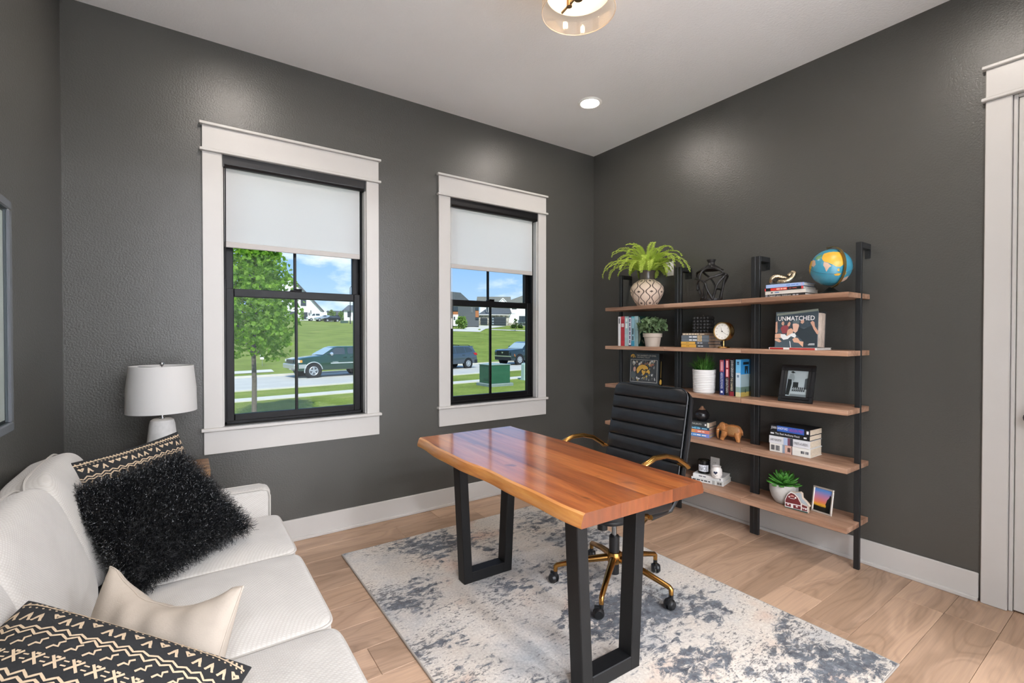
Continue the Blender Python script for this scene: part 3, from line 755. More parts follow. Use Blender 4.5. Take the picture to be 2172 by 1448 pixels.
def vehicle(name, loc, head, label, paint, prof, cabin, wid, roofw, wheels, rad, sidewins, screen=None, rear=None, spokes=6, cat='car', lower=None):
    """local +x forward, +y to the left; prof: side outline of the body, cabin: outline of the glasshouse"""
    r = thing(name, loc, 0, label, cat, rot=(0, 0, head))
    zmin = min(z for _, z in cabin); zmax = max(z for _, z in cabin)
    hw = wid / 2
    def W_(z): return hw - (hw - roofw / 2) * max(0, (z - zmin) / (zmax - zmin))
    b = B(); b.prism(prof, -hw, hw, 1); obj('body', b, paint, r, bevel=0.05, seg=2, smooth=True, ang=50)
    b = B(); n = len(cabin)
    b.add([(x, -W_(z) + 0.03, z) for x, z in cabin] + [(x, W_(z) - 0.03, z) for x, z in cabin], [tuple(range(n)), tuple(range(n, 2 * n))[::-1]] + [(i, (i + 1) % n, n + (i + 1) % n, n + i) for i in range(n)])
    cb = obj('cabin', b, paint, r, bevel=0.04, seg=2, smooth=True, ang=50)
    for pts in sidewins:
        for s in (-1, 1):
            b = B(); m_ = len(pts)
            b.add([(x, s * (W_(z) - 0.02), z) for x, z in pts] + [(x, s * (W_(z) - 0.06), z) for x, z in pts], [tuple(range(m_)), tuple(range(m_, 2 * m_))[::-1]] + [(i, (i + 1) % m_, m_ + (i + 1) % m_, m_ + i) for i in range(m_)])
            obj('side_window', b, TGL, r)
    for nm, seg_ in (('windscreen', screen), ('rear_window', rear)):
        if seg_:
            (xa, za), (xb, zb_) = seg_; nrm = Vector((zb_ - za, 0, xa - xb)).normalized() * (0.012 if xa > xb else -0.012)
            if nm == 'windscreen' and nrm.x < 0: nrm = -nrm
            if nm == 'rear_window' and nrm.x > 0: nrm = -nrm
            b = B(); b.add([Vector((xa, -W_(za) + 0.10, za)) + nrm, Vector((xa, W_(za) - 0.10, za)) + nrm, Vector((xb, W_(zb_) - 0.10, zb_)) + nrm, Vector((xb, -W_(zb_) + 0.10, zb_)) + nrm], [(0, 1, 2, 3)])
            obj(nm, b, TGL if nm == 'rear_window' else mat('screen_glass', '#9fb0b4', 0.05), r)
    for i, x in enumerate(wheels):
        for s in (-1, 1):
            k = B(); k.tube([(x, s * (hw - 0.16), rad), (x, s * (hw + 0.004), rad)], rad * 1.20, 22); obj('wheel_arch', k, C('#141517', 0.9), r)
            wheel(r, x, s * (hw - 0.115), rad, s, spokes)
    if lower: obj('lower_cladding', B().prism(lower, -hw - 0.012, hw + 0.012, 1), C('#1d2023', 0.7), r, bevel=0.02)
    return r, W_, hw
GREEN = mat('truck_green', '#123f30', 0.18, 0.2, Coat_Weight=0.8)
head1 = PI + R(9)
fw = on_z(664, 801, -1.085)                           # near front wheel of the truck
def place_wheel(pt, head, wx, hw_):
    c_, s_ = math.cos(head), math.sin(head); lx, ly = wx, hw_ - 0.1
    return Vector((pt.x - (lx * c_ - ly * s_), pt.y - (lx * s_ + ly * c_), -1.085))
tr_prof = [(2.55, 0.42), (2.68, 0.62), (2.70, 0.86), (2.62, 1.06), (2.30, 1.15), (1.15, 1.27), (0.95, 1.30), (-2.7, 1.30), (-2.75, 0.55), (-2.5, 0.42)]
tr_cab = [(1.18, 1.25), (0.42, 1.72), (0.2, 1.78), (-0.95, 1.79), (-1.10, 1.72), (-1.22, 1.25)]
tr, W_, hw = vehicle('pickup_truck', place_wheel(fw, head1, 1.72, 0.95), head1, 'dark green pickup truck parked along the far kerb', GREEN, tr_prof, tr_cab, 1.9, 1.45, (1.72, -1.55), 0.40,
    [[(0.95, 1.32), (0.36, 1.70), (-0.18, 1.72), (-0.20, 1.32)], [(-0.36, 1.33), (-0.36, 1.70), (-0.92, 1.70), (-1.02, 1.62), (-1.06, 1.36)]], ((1.14, 1.30), (0.46, 1.70)), ((-1.19, 1.35), (-1.12, 1.68)), 5, 'truck')
for s in (-1, 1):
    obj('headlight', B().obox((2.52, s * 0.80, 0.97), (0.15, 0, 0), (0, 0.16, 0), (0, 0, 0.095)), C('#e7e2d2', 0.15), tr, bevel=0.03)
    obj('turn_signal', B().obox((2.42, s * 0.945, 0.97), (0.07, 0, 0), (0, 0.02, 0), (0, 0, 0.07)), C('#e09a3c', 0.2), tr, bevel=0.01)
    obj('side_moulding', B().box(-1.2, 0.72, s * 0.95 - 0.015, s * 0.95 + 0.015, 0.78, 0.84), C('#b9bcbe', 0.4), tr)
    obj('mirror', B().sphere((0.72, s * 1.08, 1.36), 0.14, 12, 8, (0.7, 0.9, 0.8)), CHR, tr, smooth=True)
    obj('door_handle', B().box(-0.25, -0.02, s * 0.955 - 0.02, s * 0.955 + 0.02, 1.10, 1.15), C('#0e2a20', 0.3), tr)
    obj('door_handle', B().box(-0.72, -0.48, s * 0.955 - 0.02, s * 0.955 + 0.02, 1.12, 1.17), C('#0e2a20', 0.3), tr)
    b = B(); b.tube([(1.72 + 0.51 * math.cos(R(a)), s * 0.955, 0.40 + 0.51 * math.sin(R(a))) for a in range(-10, 175, 12)], 0.028, 6); obj('arch_trim', b, C('#b9bcbe', 0.35), tr, smooth=True)
obj('bumper', B().box(2.50, 2.80, -0.94, 0.94, 0.55, 0.82), mat('bumper_chrome', '#c4c4c0', 0.3, 0.6), tr, bevel=0.05, seg=2)
obj('bumper_side', B().box(2.12, 2.55, -0.965, 0.965, 0.56, 0.80), mat('bumper_chrome', '#c4c4c0', 0.3, 0.6), tr, bevel=0.02)
obj('grille', B().box(2.64, 2.72, -0.55, 0.55, 0.86, 1.06), C('#2a2c2e', 0.4), tr)
text('badge_lettering', 'TUNDRA', C('#d8dad8', 0.4), tr, (0.62, 0.951, 0.85), (-1, 0, 0), (0, 0, 1), width=0.36, height=0.055, lift=0.006)
GREY = mat('suv_grey', '#46525e', 0.2, 0.3, Coat_Weight=0.8)
head2 = PI + R(13)
rw = on_z(991.5, 780.5, -1.085)
sv_prof = [(2.25, 0.45), (2.28, 0.80), (2.1, 1.02), (1.2, 1.12), (-1.9, 1.12), (-2.18, 1.06), (-2.28, 0.72), (-2.22, 0.42), (-2.0, 0.36), (2.0, 0.36)]
sv_cab = [(1.25, 1.08), (0.45, 1.60), (0.1, 1.68), (-1.75, 1.67), (-1.98, 1.60), (-2.2, 1.10)]
sv, W_, hw = vehicle('grey_suv', place_wheel(rw, head2, -1.35, 0.90), head2, 'slate grey SUV on the street with its red tail lamp showing', GREY, sv_prof, sv_cab, 1.8, 1.4, (1.32, -1.35), 0.36,
    [[(0.95, 1.14), (0.42, 1.56), (-0.15, 1.60), (-0.15, 1.14)], [(-0.25, 1.14), (-0.25, 1.60), (-1.05, 1.60), (-1.15, 1.16)], [(-1.25, 1.18), (-1.15, 1.58), (-1.60, 1.56), (-1.88, 1.32), (-1.8, 1.26)]], ((1.2, 1.13), (0.5, 1.58)), ((-2.17, 1.2), (-2.0, 1.58)), 6)
for s in (-1, 1):
    obj('tail_lamp', B().obox((-2.10, s * 0.83, 1.06), (0.16, 0, 0), (0, 0.09, 0), (0.05, 0, 0.09)), C('#b3202a', 0.15), sv, bevel=0.02)
    obj('roof_rail', B().tube([(0.2, s * 0.62, 1.67), (0.1, s * 0.62, 1.74), (-1.6, s * 0.62, 1.73), (-1.75, s * 0.62, 1.66)], 0.022, 6), C('#15171a', 0.4), sv)
    obj('door_handle', B().box(-1.0, -0.78, s * 0.905 - 0.02, s * 0.905 + 0.02, 0.98, 1.03), GREY, sv)
obj('spoiler', B().obox((-1.98, 0, 1.63), (0.16, 0, 0), (0, 0.62, 0), (0, 0, 0.025)), GREY, sv, bevel=0.015)
obj('rear_bumper', B().box(-2.31, -1.95, -0.91, 0.91, 0.36, 0.66), C('#23272c', 0.6), sv, bevel=0.05, seg=2)
DARK = mat('suv_dark', '#26363c', 0.15, 0.3, Coat_Weight=1.0)
head3 = PI + R(11)
ew = on_z(1100.5, 773.5, -1.085)
es_prof = [(2.62, 0.40), (2.70, 0.60), (2.70, 1.14), (2.60, 1.24), (2.3, 1.30), (1.1, 1.36), (-2.5, 1.36), (-2.65, 0.5), (-2.4, 0.36), (2.3, 0.36)]
es_cab = [(1.25, 1.30), (0.50, 1.86), (0.2, 1.93), (-2.3, 1.94), (-2.5, 1.8), (-2.6, 1.32)]
es, W_, hw = vehicle('large_suv', place_wheel(ew, head3, 1.68, 1.0), head3, 'large dark SUV with black grille and bright wheels parked on the street', DARK, es_prof, es_cab, 2.0, 1.55, (1.68, -1.4), 0.43,
    [[(0.85, 1.38), (0.40, 1.80), (-0.2, 1.84), (-0.2, 1.38)], [(-0.3, 1.38), (-0.3, 1.84), (-1.2, 1.84), (-1.2, 1.38)], [(-1.32, 1.38), (-1.32, 1.84), (-2.2, 1.82), (-2.4, 1.4)]], ((1.2, 1.36), (0.55, 1.83)), ((-2.56, 1.45), (-2.47, 1.78)), 7)
obj('grille', B().box(2.66, 2.73, -0.72, 0.72, 0.80, 1.20), C('#0c0d0f', 0.3), es, bevel=0.02)
obj('emblem', B().prism([(-0.10, 1.09), (0.10, 1.09), (0.08, 1.01), (0, 0.95), (-0.08, 1.01)], 2.73, 2.745, 0), CHR, es)
obj('bumper_lip', B().box(2.66, 2.76, -0.97, 0.97, 0.70, 0.78), CHR, es); obj('lower_grille', B().box(2.62, 2.74, -0.9, 0.9, 0.42, 0.68), C('#121416', 0.5), es)
for s in (-1, 1):
    obj('headlight', B().obox((2.60, s * 0.93, 0.94), (0.035, 0, 0), (0, 0.05, 0), (0, 0, 0.24)), C('#e8eaea', 0.15), es)
    obj('turn_signal', B().obox((2.28, s * 1.0, 0.82), (0.03, 0, 0), (0, 0.02, 0), (0.04, 0, 0.11)), C('#e07a34', 0.2), es)
    obj('fender_badge', B().box(1.15, 1.25, s * 1.0 - 0.012, s * 1.0 + 0.012, 1.14, 1.19), CHR, es)
    obj('mirror', B().sphere((0.75, s * 1.1, 1.45), 0.15, 10, 6, (0.7, 0.9, 0.8)), DARK, es, smooth=True)
# vehicles far up the hill
van_prof = [(2.6, 0.45), (2.75, 0.8), (2.6, 1.15), (1.95, 1.35), (-2.7, 1.35), (-2.75, 0.45)]
van_cab = [(2.0, 1.3), (1.35, 2.1), (1.0, 2.55), (-2.65, 2.6), (-2.7, 1.3)]
WHT = mat('van_white', '#eef0f1', 0.3)
vehicle('white_van', on_hill(672, 676.5, 138, 0.0), PI + R(22) - YAW * 0.6, 'white high-roof van parked on the hill by the gabled house', WHT, van_prof, van_cab, 2.0, 1.8, (1.75, -1.6), 0.36,
    [[(1.7, 1.45), (1.25, 2.05), (0.7, 2.1), (0.7, 1.45)], [(0.5, 1.5), (0.5, 2.1), (-0.6, 2.1), (-0.6, 1.5)]], ((1.95, 1.4), (1.38, 2.05)), None, 5, 'van')
vehicle('silver_pickup', on_hill(689, 677.5, 134, 0.0), PI + R(25) - YAW * 0.6, 'silver pickup parked beside the white van on the hill', mat('silver_paint', '#b9bfc4', 0.25, 0.5), tr_prof, tr_cab, 1.9, 1.45, (1.72, -1.55), 0.40,
    [[(0.95, 1.32), (0.36, 1.70), (-0.18, 1.72), (-0.20, 1.32)]], ((1.14, 1.30), (0.46, 1.70)), None, 5, 'truck')
vehicle('black_car', on_hill(703, 679, 130, 0.0), PI + R(25) - YAW * 0.6, 'black car at the right end of the row parked on the hill', C('#17191c', 0.2), sv_prof, sv_cab, 1.8, 1.4, (1.32, -1.35), 0.36,
    [[(0.95, 1.14), (0.42, 1.56), (-1.5, 1.56), (-1.8, 1.2)]], ((1.2, 1.13), (0.5, 1.58)), None, 6)

# ------------------------------------------------------------------ utility boxes, lamp post, sign
def cabinet(name, corner, wx, wy, h, label, m, pad):
    r = thing(name, corner, 0, label, 'utility box')
    if pad: obj('pad', B().box(-0.12, wx + 0.14, -0.12, wy + 0.12, -0.25, 0.14), mat('pad_grey', '#7d8a84', 0.8, 0, 0.1, 5), r, bevel=0.03)
    z0 = 0.14 if pad else 0
    bo = obj('body', B().box(0, wx, 0, wy, z0, z0 + h), m, r, bevel=0.01)
    obj('lid', B().prism([(-0.03, z0 + h), (wx + 0.03, z0 + h), (wx + 0.03, z0 + h + 0.03), (wx * 0.5, z0 + h + 0.06), (-0.03, z0 + h + 0.03)], -0.03, wy + 0.03, 1), mat('lid_green', '#8fa096', 0.35), r, bevel=0.006)
    obj('hinge', B().box(-0.012, 0, wy * 0.2, wy * 0.6, z0 + h * 0.16, z0 + h * 0.28).box(-0.012, 0, wy * 0.1, wy * 0.18, z0 + h * 0.1, z0 + h * 0.9), C('#2f5240', 0.5), r)
    return r
q = on_z(1039.5, 821, -1.10)
cabinet('transformer_box', q + Vector((0.1, 0.1, 0.0)), 1.12, 1.05, 0.88, 'dark green transformer box on a grey pad on the front lawn', mat('box_green', '#2b5a42', 0.35, 0, 0.12, 4), True)
q = on_z(1107, 806, -1.10)
r = thing('utility_pedestal', q, 0, 'pale grey-green utility pedestal at the right edge of the second window', 'utility box')
obj('housing', B().prism([(-0.17, 0), (0.17, 0), (0.15, 0.85), (0.11, 0.93), (-0.11, 0.93), (-0.15, 0.85)], -0.15, 0.15, 1), mat('pedestal', '#a9bdb2', 0.5), r, bevel=0.02, loc=(0.2, 0, 0)); obj('base', B().box(0.0, 0.42, -0.2, 0.2, -0.1, 0.05), mat('pedestal', '#a9bdb2', 0.5), r)
q = on_hill(724, 689.5, 120, -0.1)
cabinet('utility_box', q, 1.7, 1.0, 0.75, 'small dark green utility box far up on the hill', mat('box_green2', '#3c5448', 0.5), False)
q = on_hill(743, 690, 118, -0.2)
r = thing('street_lamp', q, 0, 'tall thin black street lamp on the hill', 'street lamp')
obj('post', B().tube([(0, 0, 0), (0, 0, 1.2), (0, 0, 9.3)], [0.16, 0.12, 0.08], 8), BLK, r, smooth=True); obj('bracket_arm', B().tube([(0, 0, 9.2), (0.35, -0.25, 9.8), (0.9, -0.6, 10.0)], 0.06, 6), BLK, r); obj('lamp_head', B().obox((1.1, -0.75, 9.98), (0.35, -0.24, 0), (0.1, 0.14, 0), (0, 0, 0.08)), BLK, r, bevel=0.03)
obj('base_collar', B().tube([(0, 0, 2.0), (0, 0, 3.2)], 0.22, 8), BLK, r)
q = on_z(556, 783, -1.0); q = Vector((q.x, q.y, tz(q.x, q.y)))
dd = (Vector((q.x, q.y, 0)) - Vector((CAM.x, CAM.y, 0))).dot(Vector((FWD.x, FWD.y, 0))); sgz = CAM.z + (713 - 762) / F_PX * dd
r = thing('yard_sign', (q.x, q.y, q.z), -YAW, 'small white yard sign on the grass slope behind the maple trunk', 'sign')
obj('board', B().box(-0.13, 0.13, -0.012, 0.012, sgz - q.z, sgz - q.z + 0.42), C('#f3f3f1', 0.5), r)
obj('stake', B().box(-0.012, 0.012, 0.012, 0.024, -0.1, sgz - q.z + 0.3), C('#8b8b88', 0.5), r)
obj('printed_mark', B().box(-0.05, 0.05, -0.014, -0.011, sgz - q.z + 0.17, sgz - q.z + 0.30), C('#8e3040', 0.6), r)
# ------------------------------------------------------------------ rug
def rug_mat():
    t = NT('rug'); v = t.coord('Object'); 
    big = t.noise(t.coord('Object', (1.0, 1.3, 1), (0.7, 2.2, 0)), 1.7, 3, 0.5, 0.4)
    fine = t.noise(t.coord('Object', (1.0, 1.7, 1), (3.1, 0.4, 0)), 16, 6, 0.72, 0.5)
    speck = t.noise(t.coord('Object', (1.0, 2.4, 1)), 42, 4, 0.7, 0.3)
    tint = t.noise(t.coord('Object', (1, 1, 1), (9, 4, 0)), 2.6, 3, 0.55)
    base = t.ramp(tint, (0.30, '#9fa3a6'), (0.45, '#bfbab4'), (0.58, '#c8bfb5'), (0.72, '#bc9f8e'))
    base = t.mix(0.35, base, t.ramp(t.noise(v, 90, 2, 0.6), (0.3, '#9a968f'), (0.7, '#eee8e0')), 'OVERLAY')
    dk = t.math('ADD', t.math('MULTIPLY', big, 0.62), t.math('MULTIPLY', fine, 0.55))
    dmask = t.ramp(dk, (0.600, 0.0), (0.655, 1.0))
    sm = t.math('ADD', t.math('MULTIPLY', t.noise(v, 3.2, 2, 0.5), 0.35), t.math('MULTIPLY', speck, 0.75))
    smask = t.ramp(sm, (0.615, 0.0), (0.66, 0.85))
    col = t.mix(dmask, base, t.ramp(t.noise(v, 30, 3, 0.7), (0.3, '#3f4248'), (0.6, '#686c72'), (0.8, '#8d8f92')))
    col = t.mix(smask, col, '#5b595a')
    h = t.noise(v, 220, 2, 0.6)
    t.pr(Base_Color=col, Roughness=0.95, Specular_IOR_Level=0.1, Normal=t.bump(h, 0.5, 0.004), Sheen_Weight=0.15); return t.m
RX0, RX1, RY0, RY1 = -2.462, -0.907, -2.622, -0.396
r = thing('area_rug', ((RX0 + RX1) / 2, (RY0 + RY1) / 2, 0), 0, 'distressed grey and beige abstract area rug under the desk', 'rug')
hx, hy = (RX1 - RX0) / 2, (RY1 - RY0) / 2
obj('pile', B().box(-hx, hx, -hy, hy, 0.0005, 0.011), rug_mat(), r, bevel=0.003)
b = B(); b.tube([(-hx, -hy, 0.006), (hx, -hy, 0.006), (hx, hy, 0.006), (-hx, hy, 0.006)], 0.0055, 6, closed=True); obj('bound_edge', b, C('#a29b92', 0.9), r)

# ------------------------------------------------------------------ desk
def desk_wood():
    t = NT('desk_wood'); oi = t.n('ShaderNodeObjectInfo'); off = t.math('MULTIPLY', oi.outputs['Random'], 53.0)
    cb = t.n('ShaderNodeCombineXYZ', X=off, Y=off, Z=off)
    def sh(scale):
        c2 = t.coord('Object', scale); v = t.n('ShaderNodeVectorMath', operation='ADD'); t.t.links.new(c2, v.inputs[0]); t.t.links.new(cb.outputs[0], v.inputs[1]); return v.outputs[0]
    a = t.noise(sh((9, 0.9, 5)), 1.2, 5, 0.6, 0.7); g = t.noise(sh((60, 2.2, 30)), 1.4, 5, 0.7, 0.2); k = t.noise(sh((10, 3.2, 6)), 1.0, 2, 0.5, 1.2)
    col = t.ramp(a, (0.28, '#7d4320'), (0.45, '#a96330'), (0.58, '#c07c42'), (0.75, '#d29455'))
    col = t.mix(0.40, col, t.ramp(g, (0.3, '#7a4424'), (0.65, '#d8a268')), 'OVERLAY')
    col = t.mix(t.ramp(k, (0.655, 0.0), (0.74, 0.8)), col, '#4a2613')
    br = t.math('MULTIPLY_ADD', oi.outputs['Random'], 0.22, 0.82)
    hs = t.n('ShaderNodeHueSaturation', Color=col, Value=br)
    t.pr(Base_Color=hs.outputs[0], Roughness=0.34, Coat_Weight=1.0, Coat_Roughness=0.13, Coat_IOR=1.65, Normal=t.bump(g, 0.04, 0.001)); return t.m
DW = desk_wood()
DWE = wood('desk_end_grain_shaded', '#5c331a', '#7d4826', '#96592f', 2, 9, 5, 0.4, 0.25)  # end grain, darkened also to stand for the weaker light on these faces
SAP = wood('desk_sapwood', '#a8682f', '#cc9250', '#e0b070', 1, 7, 14, 0.34, 0, 0.4)
POW = mat('powder_black', '#101112', 0.5, 0, 0, 1, 420, 0.35, 0.0012, Specular_IOR_Level=0.35)
dk = thing('desk', (-1.898, -1.55, 0.0115), R(-1.4), 'live-edge orange-brown wooden desk on black steel leg frames', 'desk')
TZ0, TZ1, HL = 0.7015, 0.7485, 0.66
top = thing('tabletop', (0, 0, 0)); top.parent = dk
def edge(y, s):
    w = 0.010 * math.sin(3.1 * y + 1.0) + 0.006 * math.sin(8.3 * y + 0.5 * s) + 0.003 * math.sin(19 * y)
    return (-0.302 - w) if s < 0 else (0.298 + w * 0.8)
bounds = [None, -0.135, 0.0, 0.128, None]
for i in range(4):
    N_ = 40; vs = []
    for j in range(N_ + 1):
        yy = -HL + 2 * HL * j / N_
        xa = bounds[i] if bounds[i] is not None else edge(yy, -1); xb = bounds[i + 1] if bounds[i + 1] is not None else edge(yy, 1)
        if i == 0: sec = [(xa - 0.012, TZ0), (xa - 0.014, TZ0 + 0.012), (xa - 0.004, TZ1 - 0.006), (xa + 0.004, TZ1), (xb - 0.0003, TZ1), (xb - 0.0003, TZ0)]
        elif i == 3: sec = [(xa + 0.0003, TZ0), (xa + 0.0003, TZ1), (xb - 0.004, TZ1), (xb + 0.004, TZ1 - 0.006), (xb + 0.014, TZ0 + 0.012), (xb + 0.012, TZ0)]
        else: sec = [(xa + 0.0003, TZ0), (xa + 0.0003, TZ1), (xb - 0.0003, TZ1), (xb - 0.0003, TZ0)]
        vs.append([(x, yy, z) for x, z in sec])
    k = len(vs[0]); b = B(); fl_ = [p for s in vs for p in s]
    fs = [(j * k + q, j * k + (q + 1) % k, (j + 1) * k + (q + 1) % k, (j + 1) * k + q) for j in range(N_) for q in range(k)]
    fs += [tuple(range(k))[::-1], tuple(N_ * k + q for q in range(k))]
    b.add(fl_, fs)
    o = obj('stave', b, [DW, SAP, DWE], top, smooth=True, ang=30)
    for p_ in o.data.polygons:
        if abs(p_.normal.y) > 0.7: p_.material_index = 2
    if i in (0, 3):
        cxs = [v.co.x for v in o.data.vertices]
        for p_ in o.data.polygons:
            if abs(p_.normal.y) < 0.7 and ((i == 0 and p_.normal.x < -0.4) or (i == 3 and p_.normal.x > 0.4)): p_.material_index = 1
for s in (-1, 1):
    f = thing('leg_frame', (0, s * 0.4575, 0)); f.parent = dk
    hb, ht, tw, ty = 0.1475, 0.183, 0.050, 0.035
    for q in (-1, 1):
        b = B(); b.add([(q * hb, y, 0.0) for y in (-ty, ty)] + [(q * (hb - tw), y, 0.0) for y in (-ty, ty)] + [(q * ht, y, TZ0) for y in (-ty, ty)] + [(q * (ht - tw), y, TZ0) for y in (-ty, ty)],
              [(0, 1, 3, 2), (4, 6, 7, 5), (0, 4, 5, 1), (2, 3, 7, 6), (0, 2, 6, 4), (1, 5, 7, 3)])
        obj('leg', b, POW, f, bevel=0.003)
    obj('foot_rail', B().box(-hb + tw * 0.9, hb - tw * 0.9, -ty + 0.0005, ty - 0.0005, 0.0, 0.055), POW, f, bevel=0.003)
    obj('top_plate', B().box(-ht + 0.01, ht - 0.01, -ty + 0.001, ty - 0.001, TZ0 - 0.006, TZ0), POW, f)

# ------------------------------------------------------------------ office chair (local +x is the front of the chair)
def leather():
    t = NT('black_leather'); v = t.coord('Object'); a = t.noise(v, 260, 3, 0.6); b_ = t.noise(v, 18, 3, 0.6)
    t.pr(Base_Color=t.ramp(b_, (0.3, '#17181a'), (0.7, '#222426')), Roughness=0.36, Normal=t.bump(a, 0.12, 0.0012), Specular_IOR_Level=0.55); return t.m
LEA = leather(); GOLD = mat('brushed_gold', '#b5874a', 0.24, 1.0); BPL = mat('black_plastic', '#161719', 0.4)
ch = thing('office_chair', (-1.40, -1.574, 0.0115), PI + R(-1), 'black ribbed leather office chair with gold arms and star base', 'office chair')
base = thing('star_base', (0, 0, 0)); base.parent = ch
obj('hub', B().lathe([(0.024, 0.12), (0.034, 0.13), (0.040, 0.150), (0.040, 0.168), (0.034, 0.182), (0.026, 0.184)], 24), GOLD, base, smooth=True)
for k in range(5):
    a = PI - R(-3 - 72 * k) ; a = R(-3 - 72 * k) - PI
    d = Vector((math.cos(a), math.sin(a), 0)); n_ = Vector((-d.y, d.x, 0))
    b = B(); b.tube([d * 0.030 + Vector((0, 0, 0.152)), d * 0.16 + Vector((0, 0, 0.132)), d * 0.296 + Vector((0, 0, 0.098)), d * 0.303 + Vector((0, 0, 0.092)), d * 0.304 + Vector((0, 0, 0.066))], [0.019, 0.0155, 0.0125, 0.012, 0.011], 12)
    obj('base_leg', b, GOLD, base, smooth=True)
    an = a + 0.9 + k * 0.5; w = Vector((math.cos(an), math.sin(an), 0)); side = Vector((-w.y, w.x, 0)); c_ = d * 0.304 - w * 0.012 + Vector((0, 0, 0.0255))
    b = B()
    for s in (-1, 1): b.tube([c_ + side * s * 0.006, c_ + side * s * 0.012, c_ + side * s * 0.023], [0.0255, 0.0255, 0.018], 18)
    cs = obj('caster', b, BPL, base, smooth=True)
    b = B(); b.tube([d * 0.304 + Vector((0, 0, 0.070)), d * 0.304 + Vector((0, 0, 0.050)), c_ + Vector((0, 0, 0.012))], [0.011, 0.011, 0.006], 8)
    b.obox(c_ + Vector((0, 0, 0.016)), w * 0.020, side * 0.005, (0, 0, 0.016)); obj('caster_fork', b, BPL, base)
obj('column_sleeve', B().lathe([(0.025, 0.07), (0.025, 0.18), (0.027, 0.182), (0.027, 0.262), (0.022, 0.268), (0.0, 0.268)], 20), BPL, ch, smooth=True)
obj('gas_piston', B().lathe([(0.013, 0.25), (0.013, 0.375)], 16), C('#9a9da0', 0.2, 1.0), ch, smooth=True)
b = B(); b.box(-0.13, 0.14, -0.06, 0.06, 0.368, 0.405).box(-0.10, 0.10, -0.10, 0.10, 0.405, 0.425)
mo = obj('tilt_mechanism', b, BPL, ch, bevel=0.01, seg=2)
obj('tension_knob', B().tube([(0.085, 0, 0.370), (0.085, 0, 0.318)], [0.024, 0.026], 16), BPL, mo)
obj('tilt_lever', B().tube([(0, -0.07, 0.37), (0.02, -0.20, 0.365), (0.02, -0.24, 0.36)], 0.006, 8), BPL, mo)
def superq(hx, hy, hz, e1, e2, nu=48, nv=20, crown=0.0):
    def sg(c, e): return math.copysign(abs(c) ** e, c)
    def fn(u, v):
        th = 2 * PI * u; ph = -PI / 2 + PI * v
        return (hx * sg(math.cos(ph), e1) * sg(math.cos(th), e2), hy * sg(math.cos(ph), e1) * sg(math.sin(th), e2), hz * sg(math.sin(ph), e1 * 0.9))
    return B().grid(fn, nu, nv, True)
obj('seat', superq(0.245, 0.245, 0.045, 0.45, 0.28), LEA, ch, (0.045, 0, 0.478), (0, R(-3), 0), smooth=True, ang=180)
obj('seat_shell', superq(0.235, 0.235, 0.022, 0.5, 0.3), BPL, ch, (0.045, 0, 0.440), (0, R(-3), 0), smooth=True, ang=180)
# ribbed back: sits at local x = -0.18 (bottom) to -0.26 (top)
back = thing('backrest', (-0.178, 0, 0.50), rot=(0, R(-11), 0)); back.parent = ch
BW, BH, TH = 0.245, 0.535, 0.030
nrib = 7
zs = [0.0, 0.085, 0.162, 0.239, 0.316, 0.393, 0.462, BH]
for i in range(nrib):
    za, zb = zs[i], zs[i + 1]; hh = (zb - za) / 2
    def fn(u, v, hh=hh, i=i):
        th = 2 * PI * v; yy = -1 + 2 * u
        e = 1 - abs(yy) ** 8
        prof_x = math.copysign(abs(math.cos(th)) ** 0.55, math.cos(th)); prof_z = math.copysign(abs(math.sin(th)) ** 0.45, math.sin(th))
        rx = TH * (0.55 + 0.45 * e); w = BW
        crn = 0.0
        if i == nrib - 1 and prof_z > 0: w = BW - 0.045 * max(0, prof_z) ** 3
        if i == 0 and prof_z < 0: w = BW - 0.045 * max(0, -prof_z) ** 3
        return (rx * prof_x + 0.020 * (1 - yy * yy) * -1, w * yy, hh * prof_z * 1.015)
    o = obj('rib', B().grid(fn, 30, 20), LEA, back, (0, 0, (za + zb) / 2), smooth=True, ang=180)
def rr_pts(w, z0, z1, rad, x, n=6):
    pts = []
    for cx, cz, a0 in ((w - rad, z1 - rad, 0), (-w + rad, z1 - rad, 90), (-w + rad, z0 + rad, 180), (w - rad, z0 + rad, 270)):
        for k in range(n + 1):
            a = R(a0 + 90 * k / n); pts.append((x, cx + rad * math.cos(a), cz + rad * math.sin(a)))
    return pts
obj('piping', B().tube(rr_pts(BW + 0.002, -0.002, BH + 0.002, 0.05, 0.008), 0.0045, 6, closed=True), LEA, back, smooth=True)
shl = B(); P0 = rr_pts(BW + 0.004, -0.02, BH - 0.01, 0.055, 0)
n = len(P0); shl.add([(-0.022, y, z) for _, y, z in P0] + [(-0.055, y * 0.97, z) for _, y, z in P0], [tuple(range(n)), tuple(range(n, 2 * n))[::-1]] + [(i, (i + 1) % n, n + (i + 1) % n, n + i) for i in range(n)])
obj('back_shell', shl, BPL, back, bevel=0.006, seg=2, smooth=True)
for s in (-1, 1):
    obj('back_frame_tube', B().tube([(-0.052, s * 0.225, BH - 0.04), (-0.060, s * 0.232, 0.3), (-0.058, s * 0.226, 0.02), (-0.03, s * 0.20, -0.08), (0.06, s * 0.16, -0.13)], 0.011, 10), BPL, back, smooth=True)
